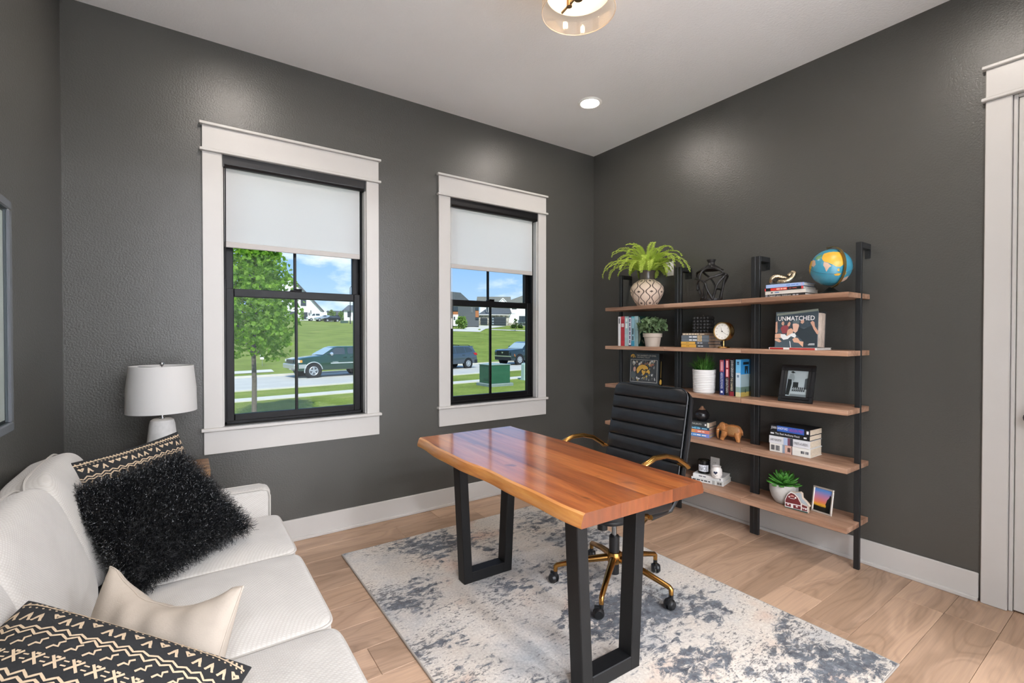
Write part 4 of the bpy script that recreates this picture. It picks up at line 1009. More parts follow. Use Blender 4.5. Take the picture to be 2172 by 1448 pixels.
for s in (-1, 1):
    arm = thing('armrest', (0, 0, 0)); arm.parent = ch
    y0 = s * 0.287
    pts = [(-0.210, y0, 0.655), (-0.19, y0, 0.672), (-0.12, y0, 0.712), (-0.04, y0, 0.733), (0.04, y0, 0.733), (0.115, y0, 0.708), (0.165, y0, 0.66), (0.190, y0, 0.60), (0.185, y0, 0.54), (0.155, y0, 0.495), (0.110, y0, 0.478), (0.085, y0, 0.474)]
    obj('arm_bar', B().tube(pts, 0.0145, 12, flat=(1.15, 0.85)), GOLD, arm, smooth=True)
    obj('arm_bolt', B().tube([(-0.205, y0 - s * 0.05, 0.660), (-0.205, y0 + s * 0.012, 0.660)], 0.010, 12), GOLD, arm, smooth=True)
    obj('cross_bar', B().tube([(0.085, 0.05 * s, 0.408), (0.085, y0 - s * 0.04, 0.42), (0.085, y0, 0.468), (0.085, y0 + s * 0.022, 0.476)], 0.011, 12), GOLD, arm, smooth=True)
# ------------------------------------------------------------------ sofa
def weave(key, c1, c2, scale=170, bstr=0.5):
    t = NT(key); v = t.coord('Object')
    w1 = t.n('ShaderNodeTexWave', Vector=v, Scale=scale / 6.0, Distortion=1.2, wave_type='BANDS', bands_direction='DIAGONAL'); 
    v2 = t.coord('Object', (1, 1, 1), (0, 0, 0), (0.3, 0.2, PI / 2))
    w2 = t.n('ShaderNodeTexWave', Vector=v2, Scale=scale / 6.0, Distortion=1.2, wave_type='BANDS', bands_direction='DIAGONAL')
    h = t.math('MULTIPLY', w1.outputs['Fac'], w2.outputs['Fac']); nz = t.noise(v, 6, 3, 0.6)
    col = t.mix(0.25, t.ramp(nz, (0.3, c1), (0.7, c2)), t.ramp(h, (0.0, '#b9b2a9'), (0.5, '#ffffff')), 'MULTIPLY')
    t.pr(Base_Color=col, Roughness=0.9, Specular_IOR_Level=0.2, Normal=t.bump(h, bstr, 0.002), Sheen_Weight=0.2); MATS[key] = t.m; return t.m
SOFA = weave('sofa_weave', '#bdb9b3', '#c8c4be', 380, 0.35); PIPE = mat('sofa_piping', '#b5b0a9', 0.9)
SF = thing('sofa', (-3.30, -1.52, 0), 0, 'off-white woven three-seat sofa along the left wall', 'sofa')
SOX, SOY = -3.30, -1.52
def sl_(x, y, z): return (x - SOX, y - SOY, z)
def sbox(nm, x0, x1, y0, y1, z0, z1, bev, m=SOFA): return obj(nm, B().box(x0 - SOX, x1 - SOX, y0 - SOY, y1 - SOY, z0, z1), m, SF, bevel=bev, seg=4, smooth=True)
YA, YB = -0.615, -2.525                      # outer faces of the arms
sbox('base', -3.70, -2.885, YB + 0.03, YA - 0.03, 0.13, 0.315, 0.03)
for y0, y1 in ((YA - 0.105, YA), (YB, YB + 0.105)):
    a_ = sbox('arm', -3.69, -2.885, y0, y1, 0.13, 0.575, 0.028)
    for yy in (y0 + 0.004, y1 - 0.004):
        pts = [sl_(-3.60, yy, 0.571), sl_(-3.2, yy, 0.572), sl_(-2.925, yy, 0.571), sl_(-2.897, yy, 0.560), sl_(-2.889, yy, 0.535), sl_(-2.889, yy, 0.15)]
        obj('arm_piping', B().tube(pts, 0.0042, 6), PIPE, a_, smooth=True)
b = B(); prof = [(-3.715, 0.13), (-3.715, 0.77), (-3.705, 0.80), (-3.68, 0.815), (-3.64, 0.812), (-3.61, 0.79), (-3.56, 0.55), (-3.54, 0.13)]
b.prism([(x - SOX, z) for x, z in prof], YB + 0.03 - SOY, YA - 0.06 - SOY, 1)
obj('back_frame', b, SOFA, SF, bevel=0.02, seg=3, smooth=True)
obj('back_piping', B().tube([sl_(-3.715, YA - 0.064, 0.77), sl_(-3.705, YA - 0.064, 0.80), sl_(-3.68, YA - 0.064, 0.816), sl_(-3.64, YA - 0.064, 0.813), sl_(-3.61, YA - 0.064, 0.79), sl_(-3.57, YA - 0.064, 0.58)], 0.0045, 6), PIPE, SF, smooth=True)
CY = [(-0.725, -1.225), (-1.228, -1.803), (-1.806, -2.415)]
def pq(hx, hy, e2, n=72):
    out = []
    for i in range(n):
        th = 2 * PI * i / n; c_, s_ = math.cos(th), math.sin(th)
        out.append((hx * math.copysign(abs(c_) ** e2, c_), hy * math.copysign(abs(s_) ** e2, s_)))
    return out
for i, (ya, yb) in enumerate(CY):
    cx, cy, hx, hy = (-3.42 - 2.855) / 2, (ya + yb) / 2, (3.42 - 2.855) / 2 + 0.0, (ya - yb) / 2
    def fn(u, v, hx=hx, hy=hy):
        th = 2 * PI * u; c_, s_ = math.cos(th), math.sin(th)
        ex, ey = math.copysign(abs(c_) ** 0.16, c_), math.copysign(abs(s_) ** 0.16, s_)
        # ring v: 0 centre bottom, 0.3 bottom edge, 0.5 top edge, 1 centre top
        if v < 0.2: k, z = v / 0.2 * 0.985, 0.0
        elif v < 0.55:
            a = (v - 0.2) / 0.35 * PI; k, z = 0.985 + 0.015 * math.sin(a), 0.085 * (1 - math.cos(a)) / 1.0 * 0.75
        else:
            k = 0.985 * (1 - (v - 0.55) / 0.45); z = 0.1275 + 0.030 * (1 - k ** 2.2)
        return (hx * ex * k, hy * ey * k, z)
    o = obj('seat_cushion', B().grid(fn, 72, 30, True), SOFA, SF, sl_(cx, cy, 0.315), smooth=True, ang=180)
    for z, kk in ((0.121, 0.995), (0.012, 0.99)):
        obj('cushion_piping', B().tube([(x * kk, y * kk, z) for x, y in pq(hx, hy, 0.16, 96)], 0.0055, 6, closed=True), PIPE, o, smooth=True)
BCY = [(-0.70, -1.224), (-1.226, -1.803), (-1.806, -2.42)]
for i, (ya, yb) in enumerate(BCY):
    hy = (ya - yb) / 2
    o = obj('back_cushion', superq(0.085, hy + 0.010, 0.225, 0.50, 0.24, 64, 32), SOFA, SF, sl_(-3.585, (ya + yb) / 2, 0.640), (0, R(-19), 0), smooth=True, ang=180)
    def sg(c, e): return math.copysign(abs(c) ** e, c)
    ring = [(0.012, (hy + 0.010) * sg(math.cos(2 * PI * j / 80), 0.30), 0.224 * sg(math.sin(2 * PI * j / 80), 0.30)) for j in range(80)]
    obj('cushion_piping', B().tube(ring, 0.004, 6, closed=True), PIPE, o, smooth=True)
for x in (-3.60, -2.98):
    for y in (YA - 0.09, YB + 0.09): obj('leg', B().lathe([(0.018, 0.0), (0.028, 0.13)], 12, c=sl_(x, y, 0)), C('#4a3424', 0.5), SF, smooth=True)

# ------------------------------------------------------------------ cushions on the sofa
def pil_surf(a, T, pinch=0.085):
    def S(u, v, side=1):
        x = a * u * (1 - pinch * (1 - v * v) * u * u); y = a * v * (1 - pinch * (1 - u * u) * v * v)
        q = max(0.0, (1 - u * u)) * max(0.0, (1 - v * v))
        return Vector((x, y, side * T * q ** 0.42))
    return S
def pil_mesh(S, n=36, sag=None):
    b = B()
    def w(s): return math.sin(s * PI / 2)
    for side in (1, -1):
        b.grid(lambda u, v: sag(S(w(-1 + 2 * u), w(-1 + 2 * v), side)) if sag else S(w(-1 + 2 * u), w(-1 + 2 * v), side), n, n)
    return b
def basis_rot(u, v):
    u = Vector(u).normalized(); v = Vector(v); n = u.cross(v).normalized(); v = n.cross(u)
    return Matrix((u, v, n)).transposed().to_euler()
def ribbon(b, S, pts, w, lift=0.0012, step=0.03):
    """stroke on a cushion face: polyline in (u, v) with half width w in the same units"""
    dense = []
    for (a0, b0), (a1, b1) in zip(pts[:-1], pts[1:]):
        L = math.hypot(a1 - a0, b1 - b0); n = max(1, int(L / step))
        dense += [(a0 + (a1 - a0) * i / n, b0 + (b1 - b0) * i / n) for i in range(n)]
    dense.append(pts[-1]); vs = []
    for i, (u, v) in enumerate(dense):
        p0 = dense[max(i - 1, 0)]; p1 = dense[min(i + 1, len(dense) - 1)]
        dx, dy = p1[0] - p0[0], p1[1] - p0[1]; L = math.hypot(dx, dy) or 1; nx, ny = -dy / L * w, dx / L * w
        for s in (-1, 1):
            q = S(max(-0.995, min(0.995, u + nx * s)), max(-0.995, min(0.995, v + ny * s))); vs.append(q + Vector((0, 0, lift)))
    b.add(vs, [(2 * i, 2 * i + 1, 2 * i + 3, 2 * i + 2) for i in range(len(dense) - 1)])
def mudcloth(S, rng, w=0.013, k_=0.62):
    b = B(); v = -0.95; k = 0
    def R_(c): return int(round(c / k_))
    while v < 0.95:
        kind = k % 6; k += 1; t = k_
        if kind in (0, 3):
            for dv in (0, 0.075 * t):
                n = R_(20); amp = 0.030 * t
                ribbon(b, S, [(-0.97 + 1.94 * i / n, v + dv + (amp if i % 2 else -amp) + rng.uniform(-0.014, 0.014) * t) for i in range(n + 1)], w)
            v += 0.19 * t
        elif kind == 1:
            n = R_(11)
            for i in range(n):
                u = -0.93 + i * 1.86 / (n - 1) + rng.uniform(-0.01, 0.01); q = rng.choice([-1, 1])
                ribbon(b, S, [(u - 0.06 * t, v + (0.09 - 0.09 * q) * t), (u, v + 0.09 * t), (u + 0.06 * t, v + (0.09 - 0.09 * q) * t)], w)
                ribbon(b, S, [(u - 0.05 * t, v + (0.15 - 0.09 * q) * t - 0.06 * t), (u, v + 0.15 * t), (u + 0.05 * t, v + (0.15 - 0.09 * q) * t - 0.06 * t)], w)
            v += 0.25 * t
        elif kind == 2:
            n = R_(22)
            for i in range(n):
                u = -0.95 + i * 1.9 / (n - 1); ribbon(b, S, [(u, v), (u + 0.018 * t, v + 0.01)], w * 1.1)
            ribbon(b, S, [(-0.97 + 0.097 * i, v + 0.06 * t + rng.uniform(-0.01, 0.01)) for i in range(21)], w)
            for i in range(n): u = -0.94 + i * 1.88 / (n - 1); ribbon(b, S, [(u, v + 0.06 * t), (u + rng.uniform(-0.02, 0.02), v + 0.11 * t)], w)
            v += 0.19 * t
        elif kind == 4:
            n = R_(8)
            for i in range(n):
                u = -0.88 + i * 1.76 / (n - 1)
                ribbon(b, S, [(u - 0.07 * t, v), (u + 0.07 * t, v + 0.15 * t)], w); ribbon(b, S, [(u - 0.07 * t, v + 0.15 * t), (u + 0.07 * t, v)], w)
                for q in (-0.105, 0.105):
                    for z_ in (0.04, 0.10): ribbon(b, S, [(u + q * t, v + z_ * t), (u + q * t, v + (z_ + 0.018) * t)], w * 1.2)
                ribbon(b, S, [(u - 0.025 * t, v + 0.14 * t), (u + 0.025 * t, v + 0.14 * t)], w)
            v += 0.22 * t
        else:
            n = R_(9)
            for i in range(n):
                u = -0.93 + i * 1.86 / (n - 1) - 0.05 * t
                ribbon(b, S, [(u, v), (u + 0.04 * t, v + 0.06 * t), (u + 0.10 * t, v + 0.055 * t), (u + 0.08 * t, v + 0.11 * t), (u + 0.13 * t, v + 0.15 * t)], w)
            v += 0.21 * t
    return b
CLOTH = mat('mudcloth_black', '#1f2022', 0.9, 0, 0.15, 30, 500, 0.3, 0.001); PRINT = mat('mudcloth_print', '#c2ac90', 0.9)
def patterned(loc, u, v, a, T, label, seed, w):
    r = thing('patterned_cushion', loc, 0, label, 'cushion', 'black mudcloth cushions', rot=basis_rot(u, v))
    S = pil_surf(a, T, 0.06); obj('cover', pil_mesh(S), CLOTH, r, smooth=True, ang=60)
    obj('print', mudcloth(S, random.Random(seed), w), PRINT, r, kind='stuff')
patterned((-3.368, -0.850, 0.662), (0.80, 0.55, 0.10), (-0.12, 0.36, 0.90), 0.215, 0.075, 'black and cream mudcloth cushion tucked behind the shaggy black cushion', 5, 0.0105)
patterned((-3.432, -2.150, 0.572), (0.83, -0.40, -0.40), (0.22, 0.80, 0.42), 0.240, 0.120, 'large black and cream mudcloth cushion in the near corner of the sofa', 9, 0.0095)
# shaggy black cushion
FUR = mat('black_fur', '#15171a', 0.30, 0, 0, 1, Specular_IOR_Level=0.8); 
pu = Vector((0.525, 0, -0.22)).normalized(); pv = Vector((0.11, 0.535, 0.325)).normalized()
r = thing('shaggy_cushion', (-3.300, -1.060, 0.634), 0, 'shaggy black curly-fur cushion standing on one corner on the sofa', 'cushion', rot=basis_rot(pu - pv, pu + pv))
S = pil_surf(0.215, 0.075); obj('cover', pil_mesh(S, 24), C('#0b0b0d', 0.8), r, smooth=True, ang=60)
rng = random.Random(3); vs = []; fs = []
for i in range(12000):
    u, v = rng.uniform(-1, 1), rng.uniform(-1, 1); side = 1 if rng.random() < 0.75 else -1
    if rng.random() < 0.22:
        if rng.random() < 0.5: u = math.copysign(1 - rng.random() * 0.05, u)
        else: v = math.copysign(1 - rng.random() * 0.05, v)
    p = S(u, v, side); e_ = 0.01
    n_ = (S(min(1, u + e_), v, side) - S(max(-1, u - e_), v, side)).cross(S(u, min(1, v + e_), side) - S(u, max(-1, v - e_), side)) * side
    n_ = n_.normalized() if n_.length > 1e-9 else Vector((0, 0, side))
    n_ = (n_ + Vector((p.x, p.y, 0)) * (2.2 * max(abs(u), abs(v)) ** 6)).normalized()
    fallv = Vector((rng.gauss(0, 0.5), rng.gauss(0, 0.5), rng.gauss(0, 0.3)))
    d = (n_ * 0.8 + fallv * 0.75).normalized(); q = d.orthogonal().normalized(); w_ = d.cross(q)
    L = rng.uniform(0.026, 0.052); ph = rng.uniform(0, 6.28); cr = rng.uniform(0.0025, 0.0055); tw = rng.choice([-1, 1]) * rng.uniform(6, 11); o_ = len(vs); hw = rng.uniform(0.0010, 0.0019)
    for j in range(7):
        f = j / 6; a = ph + tw * f
        c_ = p + d * (L * f) + (q * math.cos(a) + w_ * math.sin(a)) * cr * min(1, f * 3)
        t_ = (q * -math.sin(a) + w_ * math.cos(a)) * 0.6 + d * 0.0 + q * 0.4
        t_ = t_.normalized() * hw * (1 - 0.7 * f)
        vs += [c_ - t_, c_ + t_]
    fs += [(o_ + 2 * j, o_ + 2 * j + 1, o_ + 2 * j + 3, o_ + 2 * j + 2) for j in range(6)]
b = B(); b.v = vs; b.f = fs; b.mi = [0] * len(fs)
me = bpy.data.meshes.new('fur'); me.from_pydata(vs, [], fs)
obj('fur', me, FUR, r, kind='stuff', smooth=True, ang=180)
# cream cushion
CRM = mat('cream_linen', '#b3a799', 0.9, 0, 0.06, 14, 300, 0.3, 0.0015)
A_ = Vector((-3.405, -1.62, 0.670)); B_ = Vector((-3.115, -1.995, 0.690)); uu = (B_ - A_).normalized(); vv = Vector((0.25, 0.28, 0.95))
nn = uu.cross(vv).normalized(); vv = nn.cross(uu)
ctr = (A_ + B_) / 2 - vv * 0.205
r = thing('cream_cushion', ctr, 0, 'plain cream linen cushion with a sagging top edge on the sofa', 'cushion', rot=basis_rot(uu, vv))
S = pil_surf(0.228, 0.075, 0.10)
def sag(p):
    k = max(0.0, p.y / 0.228); c_ = max(0.0, 1 - (p.x / 0.2) ** 2)
    cr = 0.006 * math.sin(p.x * 60 + p.y * 30) * c_ * k
    return Vector((p.x, p.y - 0.055 * k * k * c_, p.z * (1 + 0.10 * k * c_) + cr))
obj('cover', pil_mesh(S, 40, sag), CRM, r, smooth=True, ang=60)
rim = [sag(S(math.sin(-PI / 2 + PI * i / 24), 1, 1)) for i in range(25)] + [sag(S(1, math.sin(PI / 2 - PI * i / 24), 1)) for i in range(1, 25)] + [sag(S(math.sin(PI / 2 - PI * i / 24), -1, 1)) for i in range(1, 25)] + [sag(S(-1, math.sin(-PI / 2 + PI * i / 24), 1)) for i in range(1, 24)]
obj('seam', B().tube(rim, 0.0025, 6, closed=True), CRM, r, smooth=True)
obj('maker_tag', B().box(0.196, 0.206, 0.05, 0.085, -0.004, 0.014), C('#d8d0c2', 0.8), r)

# ------------------------------------------------------------------ end table and lamp
RUST = wood('rustic_wood', '#4a3424', '#7d5c3d', '#a98a63', 0, 9, 12, 0.5)
r = thing('end_table', (-3.36, -0.245, 0), 0, 'small rustic wooden end table behind the sofa arm', 'end table')
for i in range(4): obj('top_board', B().box(-0.24, 0.24, -0.135 + 0.0675 * i + 0.0006, -0.135 + 0.0675 * (i + 1) - 0.0006, 0.575, 0.622), RUST, r, bevel=0.002)
obj('apron', B().box(-0.225, 0.225, -0.12, 0.12, 0.525, 0.575), RUST, r)
for x in (-0.205, 0.205):
    for y in (-0.10, 0.10): obj('leg', B().box(x - 0.02, x + 0.02, y - 0.02, y + 0.02, 0, 0.525), RUST, r, bevel=0.002)
r = thing('table_lamp', (-3.324, -0.235, 0.622), 0, 'white drum-shade table lamp with a pale grey tapered base', 'lamp')
def stone_base():
    t = NT('lamp_base'); v = t.coord('Object'); a = t.noise(v, 9, 4, 0.6)
    t.pr(Base_Color=t.ramp(a, (0.35, '#b4b3b0'), (0.65, '#d6d4d0')), Roughness=0.6, Normal=t.bump(t.noise(v, 60, 3, 0.6), 0.1, 0.003)); return t.m
b = B(); b.lathe([(0.078, 0.0), (0.080, 0.008), (0.072, 0.08), (0.055, 0.235), (0.050, 0.255), (0.040, 0.262), (0.0, 0.263)], 32); obj('base', b, stone_base(), r, smooth=True)
obj('neck', B().lathe([(0.013, 0.262), (0.013, 0.270), (0.009, 0.272), (0.009, 0.34)], 16), C('#c9ccd0', 0.2, 1.0), r, smooth=True)
def shade_mat():
    t = NT('lamp_shade'); v = t.coord('Object'); d = t.n('ShaderNodeBsdfDiffuse', Color=(0.82, 0.81, 0.79, 1)); tr = t.n('ShaderNodeBsdfTranslucent', Color=(0.8, 0.78, 0.74, 1))
    t.t.links.new(t.bump(t.noise(t.coord('Object', (300, 300, 60)), 1, 2, 0.5), 0.1, 0.001), d.inputs['Normal'])
    m = t.n('ShaderNodeMixShader', Fac=0.35); t.t.links.new(d.outputs[0], m.inputs[1]); t.t.links.new(tr.outputs[0], m.inputs[2]); t.t.links.new(m.outputs[0], t.out.inputs[0]); return t.m
sh = obj('lamp_shade', B().lathe([(0.152, 0.300), (0.149, 0.42), (0.137, 0.536), (0.135, 0.536), (0.147, 0.42), (0.150, 0.300)], 48, cap=False), shade_mat(), r, smooth=True)
b = B()
for k in range(3): a = R(20 + 120 * k); b.tube([(0, 0, 0.525), (0.135 * math.cos(a), 0.135 * math.sin(a), 0.530)], 0.002, 6)
obj('harp', b, C('#c9ccd0', 0.2, 1.0), r); obj('finial', B().sphere((0, 0, 0.545), 0.011, 12, 8).tube([(0, 0, 0.34), (0, 0, 0.54)], 0.003, 6), C('#c9ccd0', 0.15, 1.0), r, smooth=True)

# ------------------------------------------------------------------ framed picture on the left wall
r = thing('wall_picture', (XL, -1.46, 1.377), 0, 'large grey framed picture on the left wall, cut by the photo edge', 'picture')
hh, hw_ = 0.385, 0.445; fw_ = 0.032
b = B(); b.box(0, 0.036, -hw_, hw_, hh - fw_, hh).box(0, 0.036, -hw_, hw_, -hh, -hh + fw_).box(0, 0.036, -hw_, -hw_ + fw_, -hh + fw_, hh - fw_).box(0, 0.036, hw_ - fw_, hw_, -hh + fw_, hh - fw_)
obj('frame', b, mat('frame_grey', '#5d6166', 0.4), r, bevel=0.004)
obj('inner_rabbet', B().box(0.004, 0.022, -hw_ + fw_, hw_ - fw_, -hh + fw_, hh - fw_), C('#17181a', 0.5), r)
obj('mat_board', B().box(0.022, 0.0235, -hw_ + fw_ + 0.012, hw_ - fw_ - 0.012, -hh + fw_ + 0.012, hh - fw_ - 0.012), C('#dcdad4', 0.7), r)
obj('glazing', B().box(0.0275, 0.029, -hw_ + fw_, hw_ - fw_, -hh + fw_, hh - fw_), PANE, r)
# ------------------------------------------------------------------ wall shelves
SHW = wood('shelf_walnut', '#7c5f4c', '#a88871', '#c3a690', 1, 7, 16, 0.45, 0.10)
STEEL = mat('shelf_steel', '#1d1f20', 0.42, 0, 0, 1, 200, 0.1, 0.0008)
SZT = [1.5495, 1.2300, 0.9105, 0.5960, 0.2715]
UNITW = 0.593; HU = UNITW / 2
YC = [-0.4475 - HU, -1.0405 - HU, -1.6335 - HU]
def make_unit():
    r = thing('shelf_unit', (0, YC[0], 0))
    for s in (-1, 1):
        y0, y1 = sorted((s * HU - s * 0.0004, s * (HU - 0.0285)))
        po = obj('post', B().box(-0.136, -0.116, y0, y1, 0, 1.836), STEEL, r, bevel=0.0018)
        obj('top_arm', B().box(-0.116, -0.0005, y0, y1, 1.804, 1.836), STEEL, po, bevel=0.001)
        obj('wall_flange', B().box(-0.004, -0.0005, y0, y1, 1.755, 1.804).box(-0.007, -0.004, (y0 + y1) / 2 - 0.004, (y0 + y1) / 2 + 0.004, 1.775, 1.783), STEEL, po)
    n0, n1, nd = -0.1365, -0.1155, 0.029
    for z in SZT:
        h = HU - 0.0011
        poly = [(-0.305, -h), (-0.008, -h), (-0.008, h), (-0.305, h)]
        poly = [(-0.305, -h), (n0, -h), (n0, -h + nd), (n1, -h + nd), (n1, -h), (-0.008, -h), (-0.008, h), (n1, h), (n1, h - nd), (n0, h - nd), (n0, h), (-0.305, h)]
        obj('shelf', B().prism(poly, z - 0.028, z, 2), SHW, r, bevel=0.0012)
    return r
u0 = make_unit()
LABU = ['black steel and walnut wall shelf nearest the corner, holding the fern vase', 'middle black steel and walnut wall shelf, holding the openwork black vase', 'black steel and walnut wall shelf nearest the door, holding the globe']
for i in range(3):
    o = u0 if i == 0 else copy_tree(u0)
    o.location = (0, YC[i], 0); tag(o, LABU[i], 'shelf', 'wall shelf units')
# ------------------------------------------------------------------ helpers for shelf things
def SY(px, x): return on_x(px, 700, x).y
def SZ(px, py, x): return on_x(px, py, x).z
PAGE = mat('book_pages', '#d8c8b0', 0.9, 0, 0.12, 60); PAGEW = mat('book_pages_white', '#d2cdc4', 0.9, 0, 0.10, 60); PAGED = mat('book_pages_brown', '#a88f78', 0.9, 0, 0.15, 60)
def tc(t_): return C(t_, 0.55) if isinstance(t_, str) else t_
def book(loc, T, D, Ln, cover, label, flatdown=False, rotz=0.0, pages=None, bands=(), words=(), group=None):
    """spine faces local -x; upright (Ln is the height) or lying (Ln along y, thickness up)"""
    r = thing('book', loc, rotz, label, 'book', group)
    c = 0.0022; cm = tc(cover)
    def bx(b, t0, t1, d0, d1, l0, l1):           # thickness, depth, length -> local axes
        return b.box(d0, d1, Ln / 2 - l1, Ln / 2 - l0, t0, t1) if flatdown else b.box(d0, d1, T / 2 - t1, T / 2 - t0, l0, l1)
    b = B(); bx(b, 0, T, 0.0, 0.004, 0, Ln); bx(b, 0, c, 0.003, D, 0, Ln); bx(b, T - c, T, 0.003, D, 0, Ln)
    co = obj('cover', b, cm, r, bevel=0.0008)
    obj('page_block', bx(B(), c, T - c, 0.0035, D - 0.004, 0.003, Ln - 0.003), pages or PAGE, r)
    for f0, f1, colr in bands:
        # fractions along the spine: from the left end (lying) or from the top (upright)
        l0, l1 = (f0 * Ln, f1 * Ln) if flatdown else ((1 - f1) * Ln, (1 - f0) * Ln)
        obj('spine_band', bx(B(), 0.0006, T - 0.0006, -0.0005, 0.0006, l0, l1), tc(colr), r)
    for s_, f0, f1, hf, colr in words:
        wd = (f1 - f0) * Ln
        if s_[0] == '#':                                  # print too small to read: plain bars of ink
            n_ = int(s_[1:]); b = B(); g_ = random.Random(Ln * 977 + f0 * 31); ws = [g_.uniform(0.5, 1.2) for _ in range(n_)]; k_ = sum(ws) + 0.25 * (n_ - 1); u = f0 * Ln
            for w_ in ws:
                w2 = wd * w_ / k_; l0, l1 = (u, u + w2) if flatdown else (Ln - u - w2, Ln - u)
                bx(b, T * (0.5 - hf / 2), T * (0.5 + hf / 2), -0.0008, 0.0, l0, l1); u += w2 + wd * 0.25 / k_
            obj('spine_print', b, tc(colr), r)
        elif flatdown: text('spine_lettering', s_, tc(colr), r, (-0.0005, Ln / 2 - (f0 + f1) / 2 * Ln, T / 2), (0, -1, 0), (0, 0, 1), wd, T * hf, True, 0.0005)
        else: text('spine_lettering', s_, tc(colr), r, (-0.0005, 0, (1 - (f0 + f1) / 2) * Ln), (0, 0, -1), (0, -1, 0), wd, T * hf, True, 0.0005)
    return r
def leanrot(right, lean):
    r_ = Vector(right).normalized(); b_ = Vector((0, 0, 1)).cross(r_); u_ = Vector((0, 0, 1)) * math.cos(lean) + b_ * math.sin(lean); b2 = b_ * math.cos(lean) - Vector((0, 0, 1)) * math.sin(lean)
    return Matrix((r_, b2, u_)).transposed().to_euler()
XR, ZU = (1, 0, 0), (0, 0, 1)

# ================================================== top shelf
z = SZT[0]
# vase with fern
def vase_mat():
    t = NT('vase_pattern'); c = t.n('ShaderNodeTexCoord'); sp = t.n('ShaderNodeSeparateXYZ'); t.t.links.new(c.outputs['Object'], sp.inputs[0])
    ang = t.math('ARCTAN2', sp.outputs['Y'], sp.outputs['X']); u = t.math('MULTIPLY', ang, 8 / (2 * PI)); v = t.math('MULTIPLY', sp.outputs['Z'], 1 / 0.088)
    # two mirrored wavy lines per repeat, and a dark lens between them
    w = t.math('MULTIPLY', t.math('SINE', t.math('MULTIPLY', v, PI * 2)), 0.17)
    fu = t.math('FRACT', t.math('ADD', u, 0.5)); d0 = t.math('ABSOLUTE', t.math('SUBTRACT', fu, 0.5))
    l1 = t.math('ABSOLUTE', t.math('SUBTRACT', d0, t.math('ADD', w, 0.27)))
    l1 = t.math('MINIMUM', l1, t.math('ABSOLUTE', t.math('SUBTRACT', d0, t.math('ADD', w, 0.23))))
    line = t.math('LESS_THAN', l1, 0.030)
    fv = t.math('ABSOLUTE', t.math('SUBTRACT', t.math('FRACT', t.math('ADD', v, 0.25)), 0.5))
    lens = t.math('LESS_THAN', t.math('ADD', t.math('MULTIPLY', d0, 1.0), t.math('MULTIPLY', fv, 1.6)), 0.16)
    m = t.math('MAXIMUM', line, lens)
    t.pr(Base_Color=t.mix(m, '#d8c2ae', '#5a4c44'), Roughness=0.75, Normal=t.bump(t.noise(c.outputs['Object'], 60, 3, 0.6), 0.15, 0.002)); return t.m
vy, vx = -0.777, -0.172
fz = z
pf = thing('potted_fern', (vx, vy, fz), R(10), 'bright green fern in a cream and brown patterned vase on the top shelf', 'potted plant')
VH = 0.283
body = obj('vase', B().lathe([(0.070, 0.0), (0.074, 0.004), (0.100, 0.045), (0.125, 0.095), (0.131, 0.125), (0.126, 0.155), (0.104, 0.185), (0.075, 0.204), (0.062, 0.212)], 48), vase_mat(), pf, smooth=True)
obj('vase_neck', B().lathe([(0.0625, 0.211), (0.060, 0.225), (0.060, 0.262), (0.067, 0.280), (0.070, 0.283), (0.064, 0.283), (0.054, 0.262), (0.052, 0.22)], 40, cap=False), mat('brown_glaze', '#4a433d', 0.25), pf, smooth=True)
obj('soil', B().lathe([(0.0, 0.262), (0.054, 0.258)], 20, cap=False), C('#3a3022', 0.9), pf)
FERN = leaf_mat('fern_leaf', '#a3bf48', '#c6dc60', '#dfee88'); rng = random.Random(21)
fr_spec = []
for k in range(58):
    a = k * 2.399 + rng.uniform(-0.2, 0.2); up = rng.uniform(0.25, 1.0)
    fr_spec.append((a, up, rng.uniform(0.25, 0.40)))
fr_spec += [(R(92), 0.30, 0.41), (R(118), 0.42, 0.40), (R(72), 0.5, 0.38), (R(140), 0.25, 0.42), (R(-100), 0.30, 0.44), (R(-122), 0.45, 0.42), (R(-78), 0.55, 0.40), (R(175), 0.35, 0.36)]
for a, up, L in fr_spec:
    d = Vector((math.cos(a), math.sin(a), 0))
    if d.x > 0.05: L *= 0.62                         # fronds towards the wall stay short
    el = R(88 - 70 * (1 - up)); pos = Vector((d.x * 0.03, d.y * 0.03, 0.262)); pts = [pos.copy()]; n = 14; dirv = Vector((d.x * math.cos(el), d.y * math.cos(el), math.sin(el)))
    side0 = Vector((-d.y, d.x, 0)); curl = rng.uniform(-0.5, 0.5)
    for j in range(n):
        f = j / n; ang = el - (f ** 1.7) * R(rng.uniform(120, 150)); 
        dv = Vector((d.x * math.cos(ang), d.y * math.cos(ang), math.sin(ang))) + side0 * curl * f * 0.5
        pos = pos + dv.normalized() * (L / n)
        if pos.x + vx > -0.02: pos.x = -0.02 - vx
        pts.append(pos.copy())
    b = B(); b.tube(pts, [0.0022 * (1 - 0.8 * i / n) for i in range(n + 1)], 4)
    for i in range(2, n):
        for q in range(3):
            p0 = pts[i].lerp(pts[i + 1], q / 3); t_ = (pts[i + 1] - pts[i - 1]).normalized(); nr = t_.cross(side0); nr = nr.normalized() if nr.length > 1e-5 else Vector((0, 0, 1)); sd = nr.cross(t_)
            f = (i + q / 3) / n; ll = 0.030 * math.sin(PI * min(1, 0.12 + 0.86 * f)) ** 0.7 + 0.003
            for s in (-1, 1):
                tip = p0 + sd * s * ll + t_ * ll * 0.65 + nr * rng.uniform(-0.004, 0.006); w_ = 0.0052
                b.add([p0 - t_ * w_ * 0.5, p0 + (tip - p0) * 0.45 - t_ * w_ + nr * 0.002, tip, p0 + (tip - p0) * 0.45 + t_ * w_ + nr * 0.002], [(0, 1, 2, 3)])
    obj('frond', b, FERN, pf)
